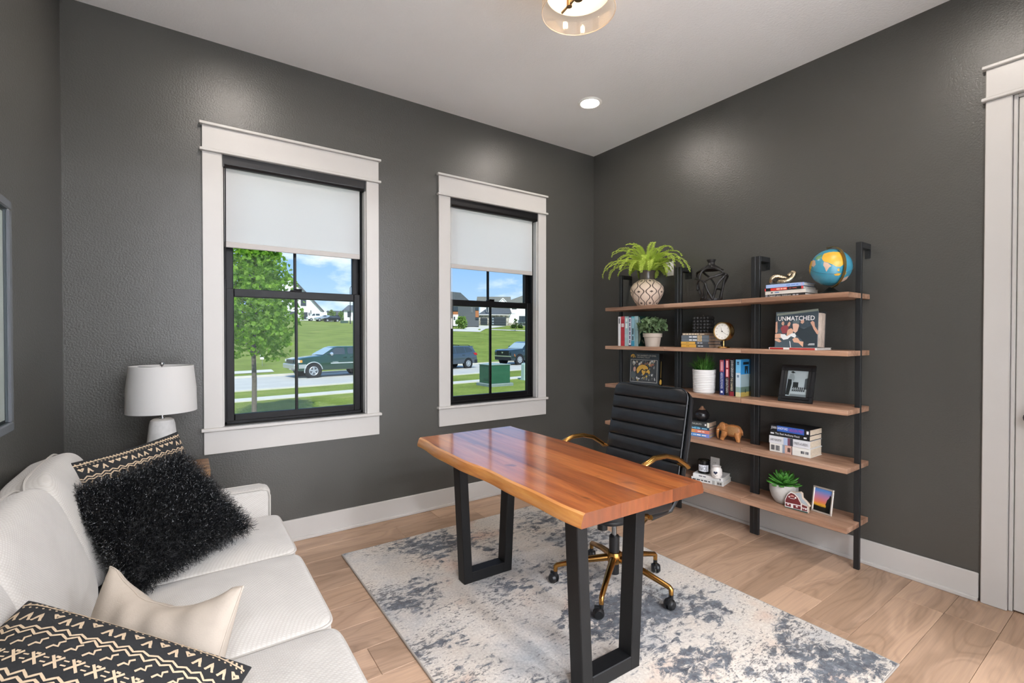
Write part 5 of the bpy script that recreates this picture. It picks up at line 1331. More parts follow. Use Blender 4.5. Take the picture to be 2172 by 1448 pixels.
# openwork black vase
oy, ox = -1.330, -0.155
ov = thing('openwork_vase', (ox, oy, z), R(0), 'matte black openwork vase with web-like holes on the top shelf', 'vase')
BKC = mat('black_ceramic', '#1e1d1d', 0.45)
HGT = 0.303
def ovr(t_):                                           # radius of the vase at relative height
    pr = [(0, 0.070), (0.10, 0.078), (0.40, 0.100), (0.62, 0.114), (0.70, 0.108), (0.80, 0.062), (0.87, 0.028), (0.92, 0.021), (1.0, 0.031)]
    for (a0, r0), (a1, r1) in zip(pr[:-1], pr[1:]):
        if t_ <= a1: f = (t_ - a0) / (a1 - a0); f = f * f * (3 - 2 * f); return r0 + (r1 - r0) * f
    return pr[-1][1]
obj('base_ring', B().lathe([(0.0, 0.0), (0.072, 0.0), (0.075, 0.012), (0.074, 0.026), (0.060, 0.026), (0.058, 0.012), (0.0, 0.010)], 36), BKC, ov, smooth=True)
obj('neck', B().lathe([(ovr(t_), HGT * t_) for t_ in (0.755, 0.79, 0.83, 0.87, 0.90, 0.93, 0.97, 1.0)] + [(0.022, HGT), (0.013, HGT * 0.93), (0.018, HGT * 0.85)], 28, cap=False), BKC, ov, smooth=True)
webs = [[(90, 0.06), (100, 0.3), (92, 0.60), (110, 0.72), (150, 0.84)], [(-90, 0.06), (-92, 0.35), (-95, 0.60), (-110, 0.72), (-150, 0.82)],
        [(140, 0.05), (172, 0.22), (182, 0.45), (-150, 0.55), (-100, 0.64)], [(-140, 0.05), (-165, 0.25), (-172, 0.44), (165, 0.53), (125, 0.57), (92, 0.60)],
        [(165, 0.53), (170, 0.64), (178, 0.75), (-170, 0.84)], [(-172, 0.44), (-168, 0.25), (175, 0.06)], [(100, 0.36), (130, 0.30), (165, 0.08)], [(130, 0.30), (135, 0.45), (165, 0.53)],
        [(-95, 0.60), (-125, 0.40), (-135, 0.18), (-140, 0.05)], [(110, 0.72), (140, 0.75), (178, 0.78)],
        [(30, 0.05), (10, 0.35), (35, 0.62), (60, 0.72), (110, 0.80)], [(-40, 0.05), (-15, 0.32), (-45, 0.58), (-95, 0.62)], [(10, 0.35), (-15, 0.32)]]
b = B()
for w_ in webs:
    pts = []; 
    for (a0, t0), (a1, t1) in zip(w_[:-1], w_[1:]):
        if a1 - a0 > 180: a1 -= 360
        if a1 - a0 < -180: a1 += 360
        for j in range(5):
            f = j / 5; a = R(a0 + (a1 - a0) * f); t_ = t0 + (t1 - t0) * f; q = ovr(t_) - 0.006; pts.append((q * math.cos(a), q * math.sin(a), HGT * t_))
    a = R(w_[-1][0]); t_ = w_[-1][1]; q = ovr(t_) - 0.006; pts.append((q * math.cos(a), q * math.sin(a), HGT * t_))
    # smooth
    for _ in range(3): pts = [pts[0]] + [tuple((Vector(pts[i - 1]) + Vector(pts[i]) * 2 + Vector(pts[i + 1])) / 4) for i in range(1, len(pts) - 1)] + [pts[-1]]
    b.tube(pts, [0.0105 - 0.0040 * math.sin(PI * i / (len(pts) - 1)) for i in range(len(pts))], 10)
obj('web_body', b, BKC, ov, smooth=True, ang=180)
# stack of four books under the knot
x = -0.225; y0, y1 = SY(1622, x), SY(1706, x)
st = [(0.020, 0.228, 0.165, '#2a2a2c', 'grey-black paperback at the bottom of the stack under the brass knot', [(0.0, 0.06, '#8c8c90')], [('CHANGE culture', 0.09, 0.40, 0.55, '#e8e6e0'), ('CHANGE game', 0.43, 0.66, 0.55, '#d8d6d0'), ('#2', 0.70, 0.84, 0.4, '#a8a8ac')]),
      (0.022, 0.236, 0.165, '#e9e2d6', 'cream paperback second from the bottom under the brass knot', [], [('#1', 0.25, 0.36, 0.3, '#7b93b8'), ('#1', 0.15, 0.20, 0.3, '#3a3a3a')]),
      (0.017, 0.226, 0.170, '#18191c', 'black and red paperback second from the top under the brass knot', [(0.0, 0.03, '#d84848'), (0.16, 0.60, '#d8382e'), (0.955, 1.0, '#d84848')], [('#3', 0.32, 0.58, 0.45, '#f0c8b0'), ('#2', 0.64, 0.84, 0.3, '#a85048')]),
      (0.021, 0.218, 0.155, '#9db4dc', 'pale blue book on top of the stack under the brass knot', [(0.93, 0.96, '#c0a8c8')], [('#3', 0.55, 0.86, 0.3, '#6f92cc')])]
zz = z
for T_, Ln, D_, cv, lab, bd, wd in st:
    book((x + rng.uniform(-0.004, 0.004), (y0 + y1) / 2 + rng.uniform(-0.004, 0.004), zz), T_, D_, Ln, cv, lab, True, R(rng.uniform(-2, 2)), PAGEW, bd, wd, 'books under the brass knot'); zz += T_ + 0.0004
# brass knot
kn = thing('brass_knot', (-0.19, SY(1661, -0.19), zz), R(15), 'hammered silver-gold knot sculpture on the stack of books by the globe', 'ornament')
KM = mat('hammered_brass', '#b8a88e', 0.25, 1.0, 0.15, 40, 90, 0.8, 0.004)
pts = [(0.012, 0.052, 0.014), (-0.010, 0.064, 0.018), (-0.022, 0.060, 0.036), (-0.018, 0.040, 0.050), (-0.004, 0.012, 0.046), (0.014, -0.014, 0.034), (0.020, -0.020, 0.016), (0.006, 0.010, 0.014), (-0.016, 0.022, 0.0165), (-0.026, 0.000, 0.0135), (-0.020, -0.030, 0.020), (-0.006, -0.052, 0.040), (0.006, -0.058, 0.062), (0.014, -0.048, 0.072), (0.018, -0.034, 0.060), (0.012, -0.022, 0.048)]
sp = []
for i in range(len(pts) - 1):
    p0, p1, p2, p3 = [Vector(pts[max(0, min(len(pts) - 1, i + k))]) for k in (-1, 0, 1, 2)]
    for j in range(5):
        t_ = j / 5; sp.append(0.5 * ((2 * p1) + (-p0 + p2) * t_ + (2 * p0 - 5 * p1 + 4 * p2 - p3) * t_ ** 2 + (-p0 + 3 * p1 - 3 * p2 + p3) * t_ ** 3))
obj('knot', B().tube(sp, 0.0125, 12), KM, kn, smooth=True, ang=180)
# globe
gx, gy = -0.165, SY(1761, -0.165); GR = 0.105; gc = 0.157
gl = thing('globe', (gx, gy, z), 0, 'blue desk globe with yellow Asia in a brass arm on a black base', 'globe')
gsp = thing('sphere', (0, 0, gc), rot=(R(7), R(-26), R(17))); gsp.parent = gl
obj('ocean', B().sphere((0, 0, 0), GR, 48, 32), mat('globe_ocean', '#3f8fa8', 0.25, 0, 0.10, 30, Coat_Weight=0.5), gsp, smooth=True, ang=180)
def land(pts, colr, nm='landmass'):
    # lon measured to the right of the side facing the room, lat up
    def P(lo, la, k=1.004): lo, la = R(lo), R(la); return Vector((-math.cos(la) * math.cos(lo), -math.cos(la) * math.sin(lo), math.sin(la))) * GR * k
    bm = bmesh.new(); cx = sum(p_[0] for p_ in pts) / len(pts); cy = sum(p_[1] for p_ in pts) / len(pts)
    rings = 6; vs = []
    for k in range(1, rings + 1):
        ring = []
        for i in range(len(pts)):
            (a0, b0), (a1, b1) = pts[i], pts[(i + 1) % len(pts)]
            for s in range(3):
                f = s / 3; lo, la = a0 + (a1 - a0) * f, b0 + (b1 - b0) * f
                ring.append(bm.verts.new(P(cx + (lo - cx) * k / rings, cy + (la - cy) * k / rings)))
        vs.append(ring)
    c_ = bm.verts.new(P(cx, cy)); n_ = len(vs[0])
    for i in range(n_): bm.faces.new((c_, vs[0][i], vs[0][(i + 1) % n_]))
    for k in range(rings - 1):
        for i in range(n_): bm.faces.new((vs[k][i], vs[k + 1][i], vs[k + 1][(i + 1) % n_], vs[k][(i + 1) % n_]))
    bmesh.ops.recalc_face_normals(bm, faces=bm.faces)
    me = bpy.data.meshes.new(nm); bm.to_mesh(me); bm.free(); obj(nm, me, tc(colr), gsp, smooth=True, ang=180)
YEL = mat('globe_yellow', '#d9a93a', 0.35, 0, 0.06, 20); TAN = mat('globe_tan', '#c9ab94', 0.35); GRN = mat('globe_green', '#5f8f5a', 0.35)
land([(-50, 62), (-30, 72), (10, 76), (50, 72), (78, 66), (70, 55), (55, 50), (44, 40), (40, 26), (28, 20), (16, 22), (8, 28), (-8, 34), (-22, 36), (-36, 44)], YEL)
land([(-22, 35), (-8, 33), (4, 24), (-2, 20), (-8, 6), (-14, 18), (-20, 24)], TAN); land([(-70, 45), (-52, 58), (-40, 44), (-52, 36), (-66, 36)], GRN)
land([(-75, 30), (-58, 32), (-46, 22), (-52, 12), (-64, 14)], TAN); land([(-88, 20), (-72, 28), (-60, 8), (-66, -10), (-78, -26), (-92, -20)], YEL)
land([(12, -2), (22, 2), (32, -1), (26, -7), (16, -6)], YEL); land([(20, 14), (26, 16), (26, 7), (21, 8)], YEL); land([(36, -2), (48, 2), (46, -8)], YEL)
land([(34, -26), (46, -18), (62, -16), (66, -30), (52, -38), (38, -34)], TAN)
obj('equator_seam', B().tube([(GR * 1.002 * math.cos(2 * PI * i / 48), GR * 1.002 * math.sin(2 * PI * i / 48), 0) for i in range(48)], 0.0009, 5, closed=True), C('#2b5566', 0.5), gsp)
b = B(); RA = GR + 0.012
pa = []
for i in range(25):
    a = R(100 - 195 * i / 24); pa.append(Vector((-0.55 * RA * math.cos(a), -RA * math.cos(a) * 0.83, gc + RA * math.sin(a))))
vs = []
for i, p_ in enumerate(pa):
    d = (p_ - Vector((0, 0, gc))).normalized(); t_ = (pa[min(i + 1, 24)] - pa[max(i - 1, 0)]).normalized(); w_ = d.cross(t_).normalized() * 0.0065
    vs += [p_ - w_ - d * 0.0012, p_ + w_ - d * 0.0012, p_ + w_ + d * 0.0012, p_ - w_ + d * 0.0012]
b.add(vs, [(4 * i + q, 4 * i + (q + 1) % 4, 4 * i + 4 + (q + 1) % 4, 4 * i + 4 + q) for i in range(24) for q in range(4)] + [(0, 1, 2, 3), (99, 98, 97, 96)])
obj('meridian_arm', b, mat('aged_brass', '#a08850', 0.32, 0.9, 0.1, 30), gl)
obj('pole_pin', B().tube([(0, 0.018, gc + GR * 0.95), (0, 0.020, gc + RA + 0.004)], 0.003, 8), C('#4a3c28', 0.4, 0.8), gl)
obj('base', B().lathe([(0.066, 0), (0.066, 0.006), (0.055, 0.012), (0.035, 0.022), (0.022, 0.034), (0.014, 0.038), (0.012, 0.042), (0, 0.042)], 36), mat('globe_base', '#15130f', 0.3), gl, smooth=True)

# ================================================== second shelf
z = SZT[1]
x = -0.235
ups = [(1311.0, 1316.2, 671.5, '#eceae8', [], [('#1', 0.06, 0.24, 0.35, '#4a4a50')], 'thin white hardback first in the row of upright books by the corner'),
       (1317.0, 1324.5, 671, '#b5323c', [(0.0, 0.10, '#c9525a'), (0.82, 1.0, '#c93a44')], [('#1', 0.24, 0.36, 0.7, '#e8d8d4')], 'red hardback in the row of upright books beside the small potted plant'),
       (1325.0, 1332.6, 671, '#a9c7ca', [(0.60, 0.72, '#b8cdd0')], [('#2', 0.06, 0.40, 0.5, '#e9f0ee')], 'pale teal hardback in the row of upright books, right of the red one'),
       (1333.4, 1338.6, 671, '#3d3a66', [(0.04, 0.96, '#e8e6f0')], [('#6', 0.08, 0.9, 0.4, '#3d3a66')], 'white and purple spined book in the row of upright books by the corner'),
       (1339.2, 1345.4, 671, '#9cc7d6', [(0.0, 0.05, '#66c4cc'), (0.82, 1.0, '#3f9fc2')], [('#2', 0.4, 0.8, 0.4, '#3a4a52')], 'light blue book in the row of upright books, left of the widest one'),
       (1346.4, 1353.6, 670.5, mat('forest_cover', '#9ec0c4', 0.5, 0, 0.15, 20), [(0.0, 0.12, '#b8d4d8')], [], 'widest upright book with a dark green forest cover beside the small plant')]
for i, (a, b_, pt, cv, bd, wd, lab) in enumerate(ups):
    ya, yb = SY(a, x), SY(b_, x); hgt = SZ(a, pt, x) - z
    r = book((x, (ya + yb) / 2, z), ya - yb, 0.155, hgt, cv, lab, False, 0, PAGEW, bd, wd, 'upright books by the corner')
T_ = ya - yb
obj('front_cover', B().box(0.002, 0.155, -T_ / 2 - 0.0012, -T_ / 2 + 0.0004, 0.0, hgt), mat('deep_green', '#17403a', 0.4, 0, 0.3, 14), r)
flat('cover_tree', [[(0.012, 0.02), (0.03, 0.06), (0.02, 0.10), (0.035, 0.15), (0.012, 0.235), (0.004, 0.235), (0.004, 0.02)], [(0.03, 0.03), (0.045, 0.055), (0.07, 0.03), (0.06, 0.02), (0.045, 0.045)]], C('#a8b2a0', 0.6), r, (0.002, -T_ / 2 - 0.0012, 0), XR, ZU)
# small leafy plant in taupe pot
px_ = -0.245; py_ = SY(1384, px_)
r = thing('potted_plant', (px_, py_, z), 0, 'small leafy green plant in a taupe flowerpot beside the upright books', 'potted plant')
obj('pot', B().lathe([(0.052, 0), (0.064, 0.073), (0.071, 0.074), (0.073, 0.102), (0.069, 0.104), (0.066, 0.100), (0.063, 0.088), (0.0, 0.088)], 36), mat('taupe_pot', '#b3a698', 0.55), r, smooth=True)
LEAFG = leaf_mat('sage_leaf', '#455c3e', '#718f60', '#adc29c'); OVAL = [(0, -0.5), (0.13, -0.3), (0.19, 0), (0.13, 0.3), (0, 0.5), (-0.13, 0.3), (-0.19, 0), (-0.13, -0.3)]
def dome(cz, rx, rz, xlim):
    def pl(g):
        while True:
            d = Vector((g.gauss(0, 1), g.gauss(0, 1), g.gauss(0.25, 0.9))).normalized() * (0.45 + 0.55 * g.random() ** 0.5)
            q = Vector((d.x * rx, d.y * rx, cz + d.z * rz))
            if q.x < xlim and d.z > -0.75: return q
    return pl
rg = random.Random(8)
obj('foliage', leaves(rg, 330, dome(0.158, 0.112, 0.072, 0.2), 0.042, OVAL), LEAFG, r, kind='stuff')
b = B()
for k in range(14): a = k * 2.4; b.tube([(0.01 * math.cos(a), 0.01 * math.sin(a), 0.085), (0.05 * math.cos(a), 0.05 * math.sin(a), 0.13), (0.085 * math.cos(a), 0.085 * math.sin(a), 0.165)], 0.0018, 5)
obj('stems', b, C('#3f5030', 0.8), r, kind='stuff')
# stack of five books with candle
x = -0.235; y0, y1 = SY(1445, x), SY(1503.5, x); Ln = y0 - y1; zz = z
st = [(0.0235, Ln, '#4c5156', [(0.0, 0.555, '#e0ab48')], [('#2', 0.20, 0.30, 0.2, '#8a6820'), ('#2', 0.62, 0.80, 0.28, '#d8dadc')], 'yellow and grey book at the bottom of the stack under the bubble candle'),
      (0.019, Ln * 0.98, '#50555b', [(0.0, 0.54, '#dfb055')], [('#2', 0.20, 0.30, 0.2, '#8a6820'), ('#2', 0.62, 0.80, 0.28, '#d8dadc')], 'yellow and grey book second from the bottom under the bubble candle'),
      (0.0225, Ln, '#6a737b', [(0.60, 0.76, '#cdb590')], [('#2', 0.30, 0.58, 0.42, '#eceef0'), ('#1', 0.64, 0.73, 0.3, '#a08c66')], 'blue-grey book in the middle of the stack under the bubble candle'),
      (0.0225, Ln, '#6a737b', [(0.60, 0.76, '#cdb590')], [('#2', 0.30, 0.58, 0.42, '#eceef0'), ('#1', 0.64, 0.73, 0.3, '#a08c66')], 'blue-grey book second from the top under the bubble candle'),
      (0.0165, Ln * 0.90, '#7d6a58', [], [('#6', 0.04, 0.68, 0.6, '#ecdcc0'), ('#1', 0.72, 0.9, 0.3, '#ecdcc0')], 'thin brown book on top of the stack under the bubble candle')]
for T_, L_, cv, bd, wd, lab in st:
    book((x, (y0 + y1) / 2 + (0.004 if L_ < Ln else 0), zz), T_ - 0.0006, 0.16, L_, cv, lab, True, 0, PAGED, bd, wd, 'books under the bubble candle'); zz += T_
cy = SY(1491, -0.17)
r = thing('bubble_candle', (-0.165, cy, zz), R(12), 'black bubble candle made of round beads on a stack of books', 'candle')
b = B(); n = 5; q = 0.0235
for i in range(n):
    for j in range(n):
        for k in range(n):
            if i in (0, n - 1) or j in (0, n - 1) or k in (0, n - 1): b.sphere(((i - 2) * q, (j - 2) * q, 0.012 + k * q), 0.0138, 10, 7)
b.box(-0.05, 0.05, -0.05, 0.05, 0.004, 0.104)
obj('wax', b, mat('black_wax', '#141414', 0.55), r, smooth=True); obj('wick', B().tube([(0, 0, 0.115), (0, 0.001, 0.130)], 0.001, 5), C('#c8c0b0', 0.8), r)
# brass clock
ckx = -0.262; cky, ckz = SY(1532, ckx), 0.113
r = thing('table_clock', (ckx, cky, z), 0, 'round brass table clock with a cream dial on the second shelf', 'clock')
BR = mat('polished_brass', '#c9a066', 0.22, 1.0)
def ringx(prof, segs=48): return B().lathe([(rr_, zz_) for rr_, zz_ in prof], segs)
cc = thing('clock_head', (0, 0, ckz), rot=(0, -PI / 2, 0)); cc.parent = r
obj('case', B().lathe([(0.060, -0.042), (0.063, -0.040), (0.063, 0.004), (0.061, 0.008), (0.056, 0.008), (0.055, 0.0), (0.0, 0.0)], 48), BR, cc, smooth=True)
obj('dial', B().lathe([(0.0, 0.0012), (0.0545, 0.0012)], 48, cap=False), C('#ece8df', 0.5), cc)
hd = C('#2a2622', 0.5)
for h_ in range(1, 13):
    a = R(90 - 30 * h_); 
    text('numeral', str(h_), hd, cc, (math.sin(a) * 0.043, -math.cos(a) * 0.043, 0.0014), (0, -1, 0), (1, 0, 0), None, 0.0085, True, 0.0003)
def hand(nm, ang, L_, w_):
    a = R(ang); d = Vector((math.cos(a), -math.sin(a), 0)); s_ = Vector((-d.y, d.x, 0)); c0 = Vector((0, 0, 0.003))
    b = B(); b.add([c0 - s_ * w_, c0 + d * L_ - s_ * w_ * 0.4, c0 + d * L_ + s_ * w_ * 0.4, c0 + s_ * w_], [(0, 1, 2, 3)]); obj(nm, b, hd, cc)
hand('hour_hand', -18, 0.030, 0.0012); hand('minute_hand', 124, 0.043, 0.001); obj('hand_boss', B().lathe([(0.004, 0.0014), (0.004, 0.004), (0, 0.0045)], 12), hd, cc)
obj('stem', B().tube([(0.018, 0, 0.008), (0.018, 0, ckz - 0.06)], [0.006, 0.005], 10), BR, r, smooth=True)
obj('foot', B().lathe([(0.0, 0.0), (0.036, 0.0), (0.040, 0.004), (0.036, 0.010), (0.020, 0.012), (0.008, 0.016), (0, 0.017)], 30, c=(0.018, 0, 0)), BR, r, smooth=True)
# large picture book standing open, and the flat red book it stands on
fx = -0.262; fy0, fy1 = SY(1631, fx), SY(1732, fx); LnF = fy0 - fy1
r = book((fx, (fy0 + fy1) / 2, z), 0.0125, 0.20, LnF, '#e9e4e0', 'thin white and red book lying flat under the basketball picture book', True, R(0), PAGEW, [(0.02, 0.32, '#a8312e'), (0.45, 0.97, '#b8403c')], [])
ux = -0.235; ua, ub = SY(1643.5, ux), SY(1733, ux); uw = ua - ub; uz = z + 0.013; uh = SZ(1690, 659.5, ux) - uz
r = thing('picture_book', (ux, ua, uz), rot=leanrot((0.02, -1, 0), R(4)), label='large picture book titled UNMATCHED standing open on the second shelf', cat='book')
obj('front_cover', B().box(0, uw, 0, 0.004, 0, uh), C('#4d5a60', 0.35), r, bevel=0.0008)
b = B(); b.prism([(0.004, 0.004), (uw - 0.006, 0.010), (uw + 0.006, 0.030), (uw + 0.010, 0.060), (uw + 0.006, 0.082), (0.012, 0.016)], 0.006, uh - 0.012, 2); obj('page_block', b, mat('glossy_pages', '#b5a596', 0.6, 0, 0.2, 40), r)
b = B(); b.prism([(0.010, 0.0165), (uw + 0.008, 0.084), (uw + 0.007, 0.088), (0.008, 0.020)], 0, uh, 2); obj('back_cover', b, C('#22282c', 0.4), r)
def cov(x_, y_): return ((x_ - 265) / 1215 * uw, (1240 - y_ + (x_ - 265) / 1215 * 40) / 1040 * uh)
def cp(nm, colr, *polys): flat(nm, [[cov(*p_) for p_ in pl] for pl in polys], tc(colr), r, (0, 0, 0), XR, ZU, 0.0004 + 0.00015 * len(r.children))
cp('print_crowd', '#39464e', [(270, 700), (1475, 700), (1475, 260), (270, 300)])
cp('print_stand', '#7d8478', [(300, 250), (1470, 190), (1470, 250), (300, 315)])
cp('print_figure', '#8f4248', [(420, 690), (470, 620), (640, 600), (660, 690), (600, 840), (480, 840)])
cp('print_figure', '#c99a82', [(470, 600), (440, 560), (460, 500), (510, 490), (530, 550), (510, 610)], [(620, 610), (640, 540), (690, 500), (715, 560), (690, 630), (650, 650)], [(270, 500), (320, 480), (335, 780), (300, 840), (270, 800)], [(1000, 560), (1010, 470), (1090, 470), (1100, 550), (1050, 590)], [(1270, 560), (1330, 520), (1380, 560), (1400, 680), (1500, 830), (1480, 910), (1400, 850), (1340, 690)])
cp('print_shirt', '#2c363c', [(880, 850), (960, 680), (1100, 740), (1300, 650), (1460, 900), (1470, 1250), (1080, 1260), (880, 1000)])
cp('print_jersey', '#46545c', [(270, 1100), (640, 1050), (900, 900), (1080, 1080), (1060, 1250), (265, 1245)])
cp('print_face', '#dcb29c', [(775, 600), (800, 540), (940, 560), (960, 640), (920, 790), (860, 840), (800, 790)])
cp('print_cap', '#5e6c70', [(780, 530), (800, 460), (870, 430), (950, 450), (980, 540), (940, 600), (880, 570), (790, 570)])
cp('print_arm', '#d7a88c', [(265, 850), (430, 845), (640, 920), (620, 980), (265, 970)], [(265, 990), (380, 985), (470, 1080), (400, 1100), (265, 1040)], [(620, 800), (640, 740), (740, 700), (800, 760), (790, 850), (680, 900), (610, 960)], [(780, 1020), (860, 970), (940, 990), (1000, 1080), (1100, 1100), (1090, 1250), (960, 1130), (830, 1110)])
cp('print_shoe', '#e6e8e6', [(430, 860), (560, 870), (620, 930), (760, 850), (850, 850), (890, 930), (850, 980), (740, 930), (650, 1010), (520, 1030), (440, 950)], [(700, 1060), (725, 1090), (750, 1255), (730, 1255)])
text('title_lettering', 'UNMATCHED', C('#f6f4f0', 0.5), r, tuple(Vector((cov(345, 480)[0], 0, cov(345, 470)[1]))), XR, ZU, uw * 0.86, uh * 0.125, False, 0.0035, 0, 0.004)
flat('print_credit', [[cov(1230, 1185), cov(1410, 1185), cov(1410, 1200), cov(1230, 1200)], [cov(1250, 1155), cov(1410, 1155), cov(1410, 1170), cov(1250, 1170)]], C('#d8dada', 0.5), r, (0, 0, 0), XR, ZU, 0.0035)
# ================================================== third shelf
z = SZT[2]
# football picture book
q0 = on_z(1335, 813, z); q1 = on_z(1396.5, 820, z); iw = (q1 - q0).length; q0.z = z
r = thing('football_book', q0, rot=leanrot(q1 - q0, R(2)), label='dark hardback football book with a gold hawk emblem on its cover', cat='book')
ih = 0.262; it = 0.045
obj('cover', B().box(0, iw, 0, 0.004, 0, ih).box(0, iw, it - 0.004, it, 0, ih).box(iw - 0.004, iw, 0, it, 0, ih), C('#3a4247', 0.35), r, bevel=0.001)
obj('page_block', B().box(0.004, iw - 0.005, 0.004, it - 0.004, 0.004, ih - 0.004), PAGEW, r)
obj('spine', B().box(iw - 0.001, iw + 0.0008, 0.0005, it - 0.0005, 0.0005, ih - 0.0005), C('#0f0f10', 0.4), r)
def cv(x_, y_): return ((x_ - 560) / 1030 * iw, (1250 + (x_ - 560) * 0.107 - y_) / (1100 + (x_ - 560) * 0.078) * ih)
lay = [0.0004]
def ip(nm, colr, polys):
    o_ = flat(nm, [[cv(*p_) for p_ in pl] for pl in polys], tc(colr), r, (0, 0, 0), XR, ZU, lay[0]); lay[0] += 0.0002
    if nm == 'print_photo': tag(o_, kind='stuff')
GLD = '#dcae4e'
ip('print_border', '#c9c9c2', [[(590, 380), (1540, 420), (1540, 1240), (585, 1170)]])
ip('print_photo', '#454a4c', [[(605, 395), (1525, 435), (1525, 1222), (600, 1155)]])
rg = random.Random(14)
for colr, n in (('#2b2e30', 16), ('#8a8f90', 18), ('#c9bfa8', 14), ('#cdb35a', 8), ('#a06a5c', 7), ('#d9dad6', 16), ('#5a5f62', 12)):
    pl = []
    for i in range(n):
        cx, cy, w_, h_ = rg.uniform(630, 1480), rg.choice([rg.uniform(450, 600), rg.uniform(900, 1130), rg.uniform(450, 1130)]), rg.uniform(18, 48), rg.uniform(25, 70)
        pl.append([(cx + w_ * math.cos(R(a)) * rg.uniform(0.7, 1), cy + h_ * math.sin(R(a)) * rg.uniform(0.7, 1)) for a in (0, 60, 120, 180, 240, 300)])
    ip('print_photo', colr, pl)
ip('print_coach', '#5d666a', [[(600, 1030), (600, 850), (680, 790), (760, 830), (800, 950), (760, 1060)]])
ip('print_coach', '#d3a898', [[(700, 780), (705, 680), (750, 640), (790, 680), (790, 790), (745, 830)]])
crest = [(850, 890), (815, 760), (850, 680), (920, 610), (1000, 580), (1090, 580), (1170, 620), (1225, 680), (1235, 720), (1200, 755), (1160, 730), (1110, 770), (1060, 750), (1040, 715), (980, 750), (930, 810), (890, 870)]
face = [(1000, 790), (1040, 760), (1095, 805), (1150, 775), (1140, 860), (1075, 960), (1020, 870)]
beak = [(1150, 860), (1190, 790), (1250, 745), (1290, 800), (1300, 870), (1270, 930), (1240, 880), (1200, 860)]
def grow(pl, k):
    cx = sum(p_[0] for p_ in pl) / len(pl); cy = sum(p_[1] for p_ in pl) / len(pl); return [(cx + (a - cx) * k, cy + (b_ - cy) * k) for a, b_ in pl]
ip('emblem_outline', '#17181a', [grow(crest, 1.10), grow(face, 1.2), grow(beak, 1.2)]); ip('emblem', GLD, [crest, face, beak])
def sm(pl): return [(595 + (a - 815) * 0.37, 200 + (b_ - 580) * 0.38) for a, b_ in pl]
ip('small_emblem', GLD, [sm(crest), sm(face), sm(beak)])
TX = C('#d9d3c4', 0.5)
text('title_lettering', 'THE UNIVERSITY OF IOWA', TX, r, (cv(810, 300)[0], 0, cv(810, 275)[1]), XR, ZU, iw * 0.66, ih * 0.052, False, 0.0008)
text('title_lettering', 'FOOTBALL VAULT', TX, r, (cv(825, 350)[0], 0, cv(825, 335)[1]), XR, ZU, iw * 0.44, ih * 0.036, False, 0.0008)
obj('spine_emblem', B().prism([(it * 0.25, 0.02), (it * 0.6, 0.012), (it * 0.8, 0.025), (it * 0.75, 0.05), (it * 0.45, 0.058), (it * 0.2, 0.04)], iw + 0.0008, iw + 0.0014, 0), C(GLD, 0.4), r)
obj('spine_print', B().box(iw + 0.0008, iw + 0.0014, it * 0.45, it * 0.6, 0.07, 0.20), C('#8a7440', 0.5), r)
# grass plant in white ribbed pot
gx = -0.20; gy = SY(1494, gx)
r = thing('grass_plant', (gx, gy, z), 0, 'tufty green grass plant in a white ribbed pot', 'potted plant')
prof = [(0.066, 0.0)]
for k in range(13): h0 = 0.006 + k * 0.0118; prof += [(0.0715 + 0.0008 * k * 0.5, h0), (0.0735 + 0.0008 * k * 0.5, h0 + 0.004), (0.0735 + 0.0008 * k * 0.5, h0 + 0.008), (0.0715 + 0.0008 * k * 0.5, h0 + 0.0115)]
prof += [(0.078, 0.160), (0.078, 0.165), (0.072, 0.165), (0.070, 0.145), (0.0, 0.145)]
obj('pot', B().lathe(prof, 40), mat('white_pot', '#d9d7d3', 0.5), r, smooth=True)
GR1 = leaf_mat('grass_blade', '#1f4a20', '#3f7a33', '#7fae58'); rg = random.Random(5); b = B()
for k in range(330):
    a = rg.uniform(0, 2 * PI); q = rg.uniform(0, 0.06); d = Vector((math.cos(a), math.sin(a), 0)); s_ = Vector((-d.y, d.x, 0)); L_ = rg.uniform(0.10, 0.185); out = rg.uniform(0.25, 1.35)
    pts = []
    for j in range(5):
        f = j / 4; hgt = L_ * (math.sin(f * 1.25) / math.sin(1.25)) / (1 + 0.5 * out); pts.append(d * (q + out * 0.085 * f ** 1.3) + Vector((0, 0, 0.143 + hgt * (1 - 0.35 * out * f * f))))
    w_ = 0.0030; vs = []
    for j, p_ in enumerate(pts):
        if p_.x + gx > -0.015: p_.x = -0.015 - gx
        vs += [p_ - s_ * w_ * (1 - j / 4.4), p_ + s_ * w_ * (1 - j / 4.4)]
    b.add(vs, [(2 * j, 2 * j + 1, 2 * j + 3, 2 * j + 2) for j in range(4)])
obj('blades', b, GR1, r, kind='stuff')
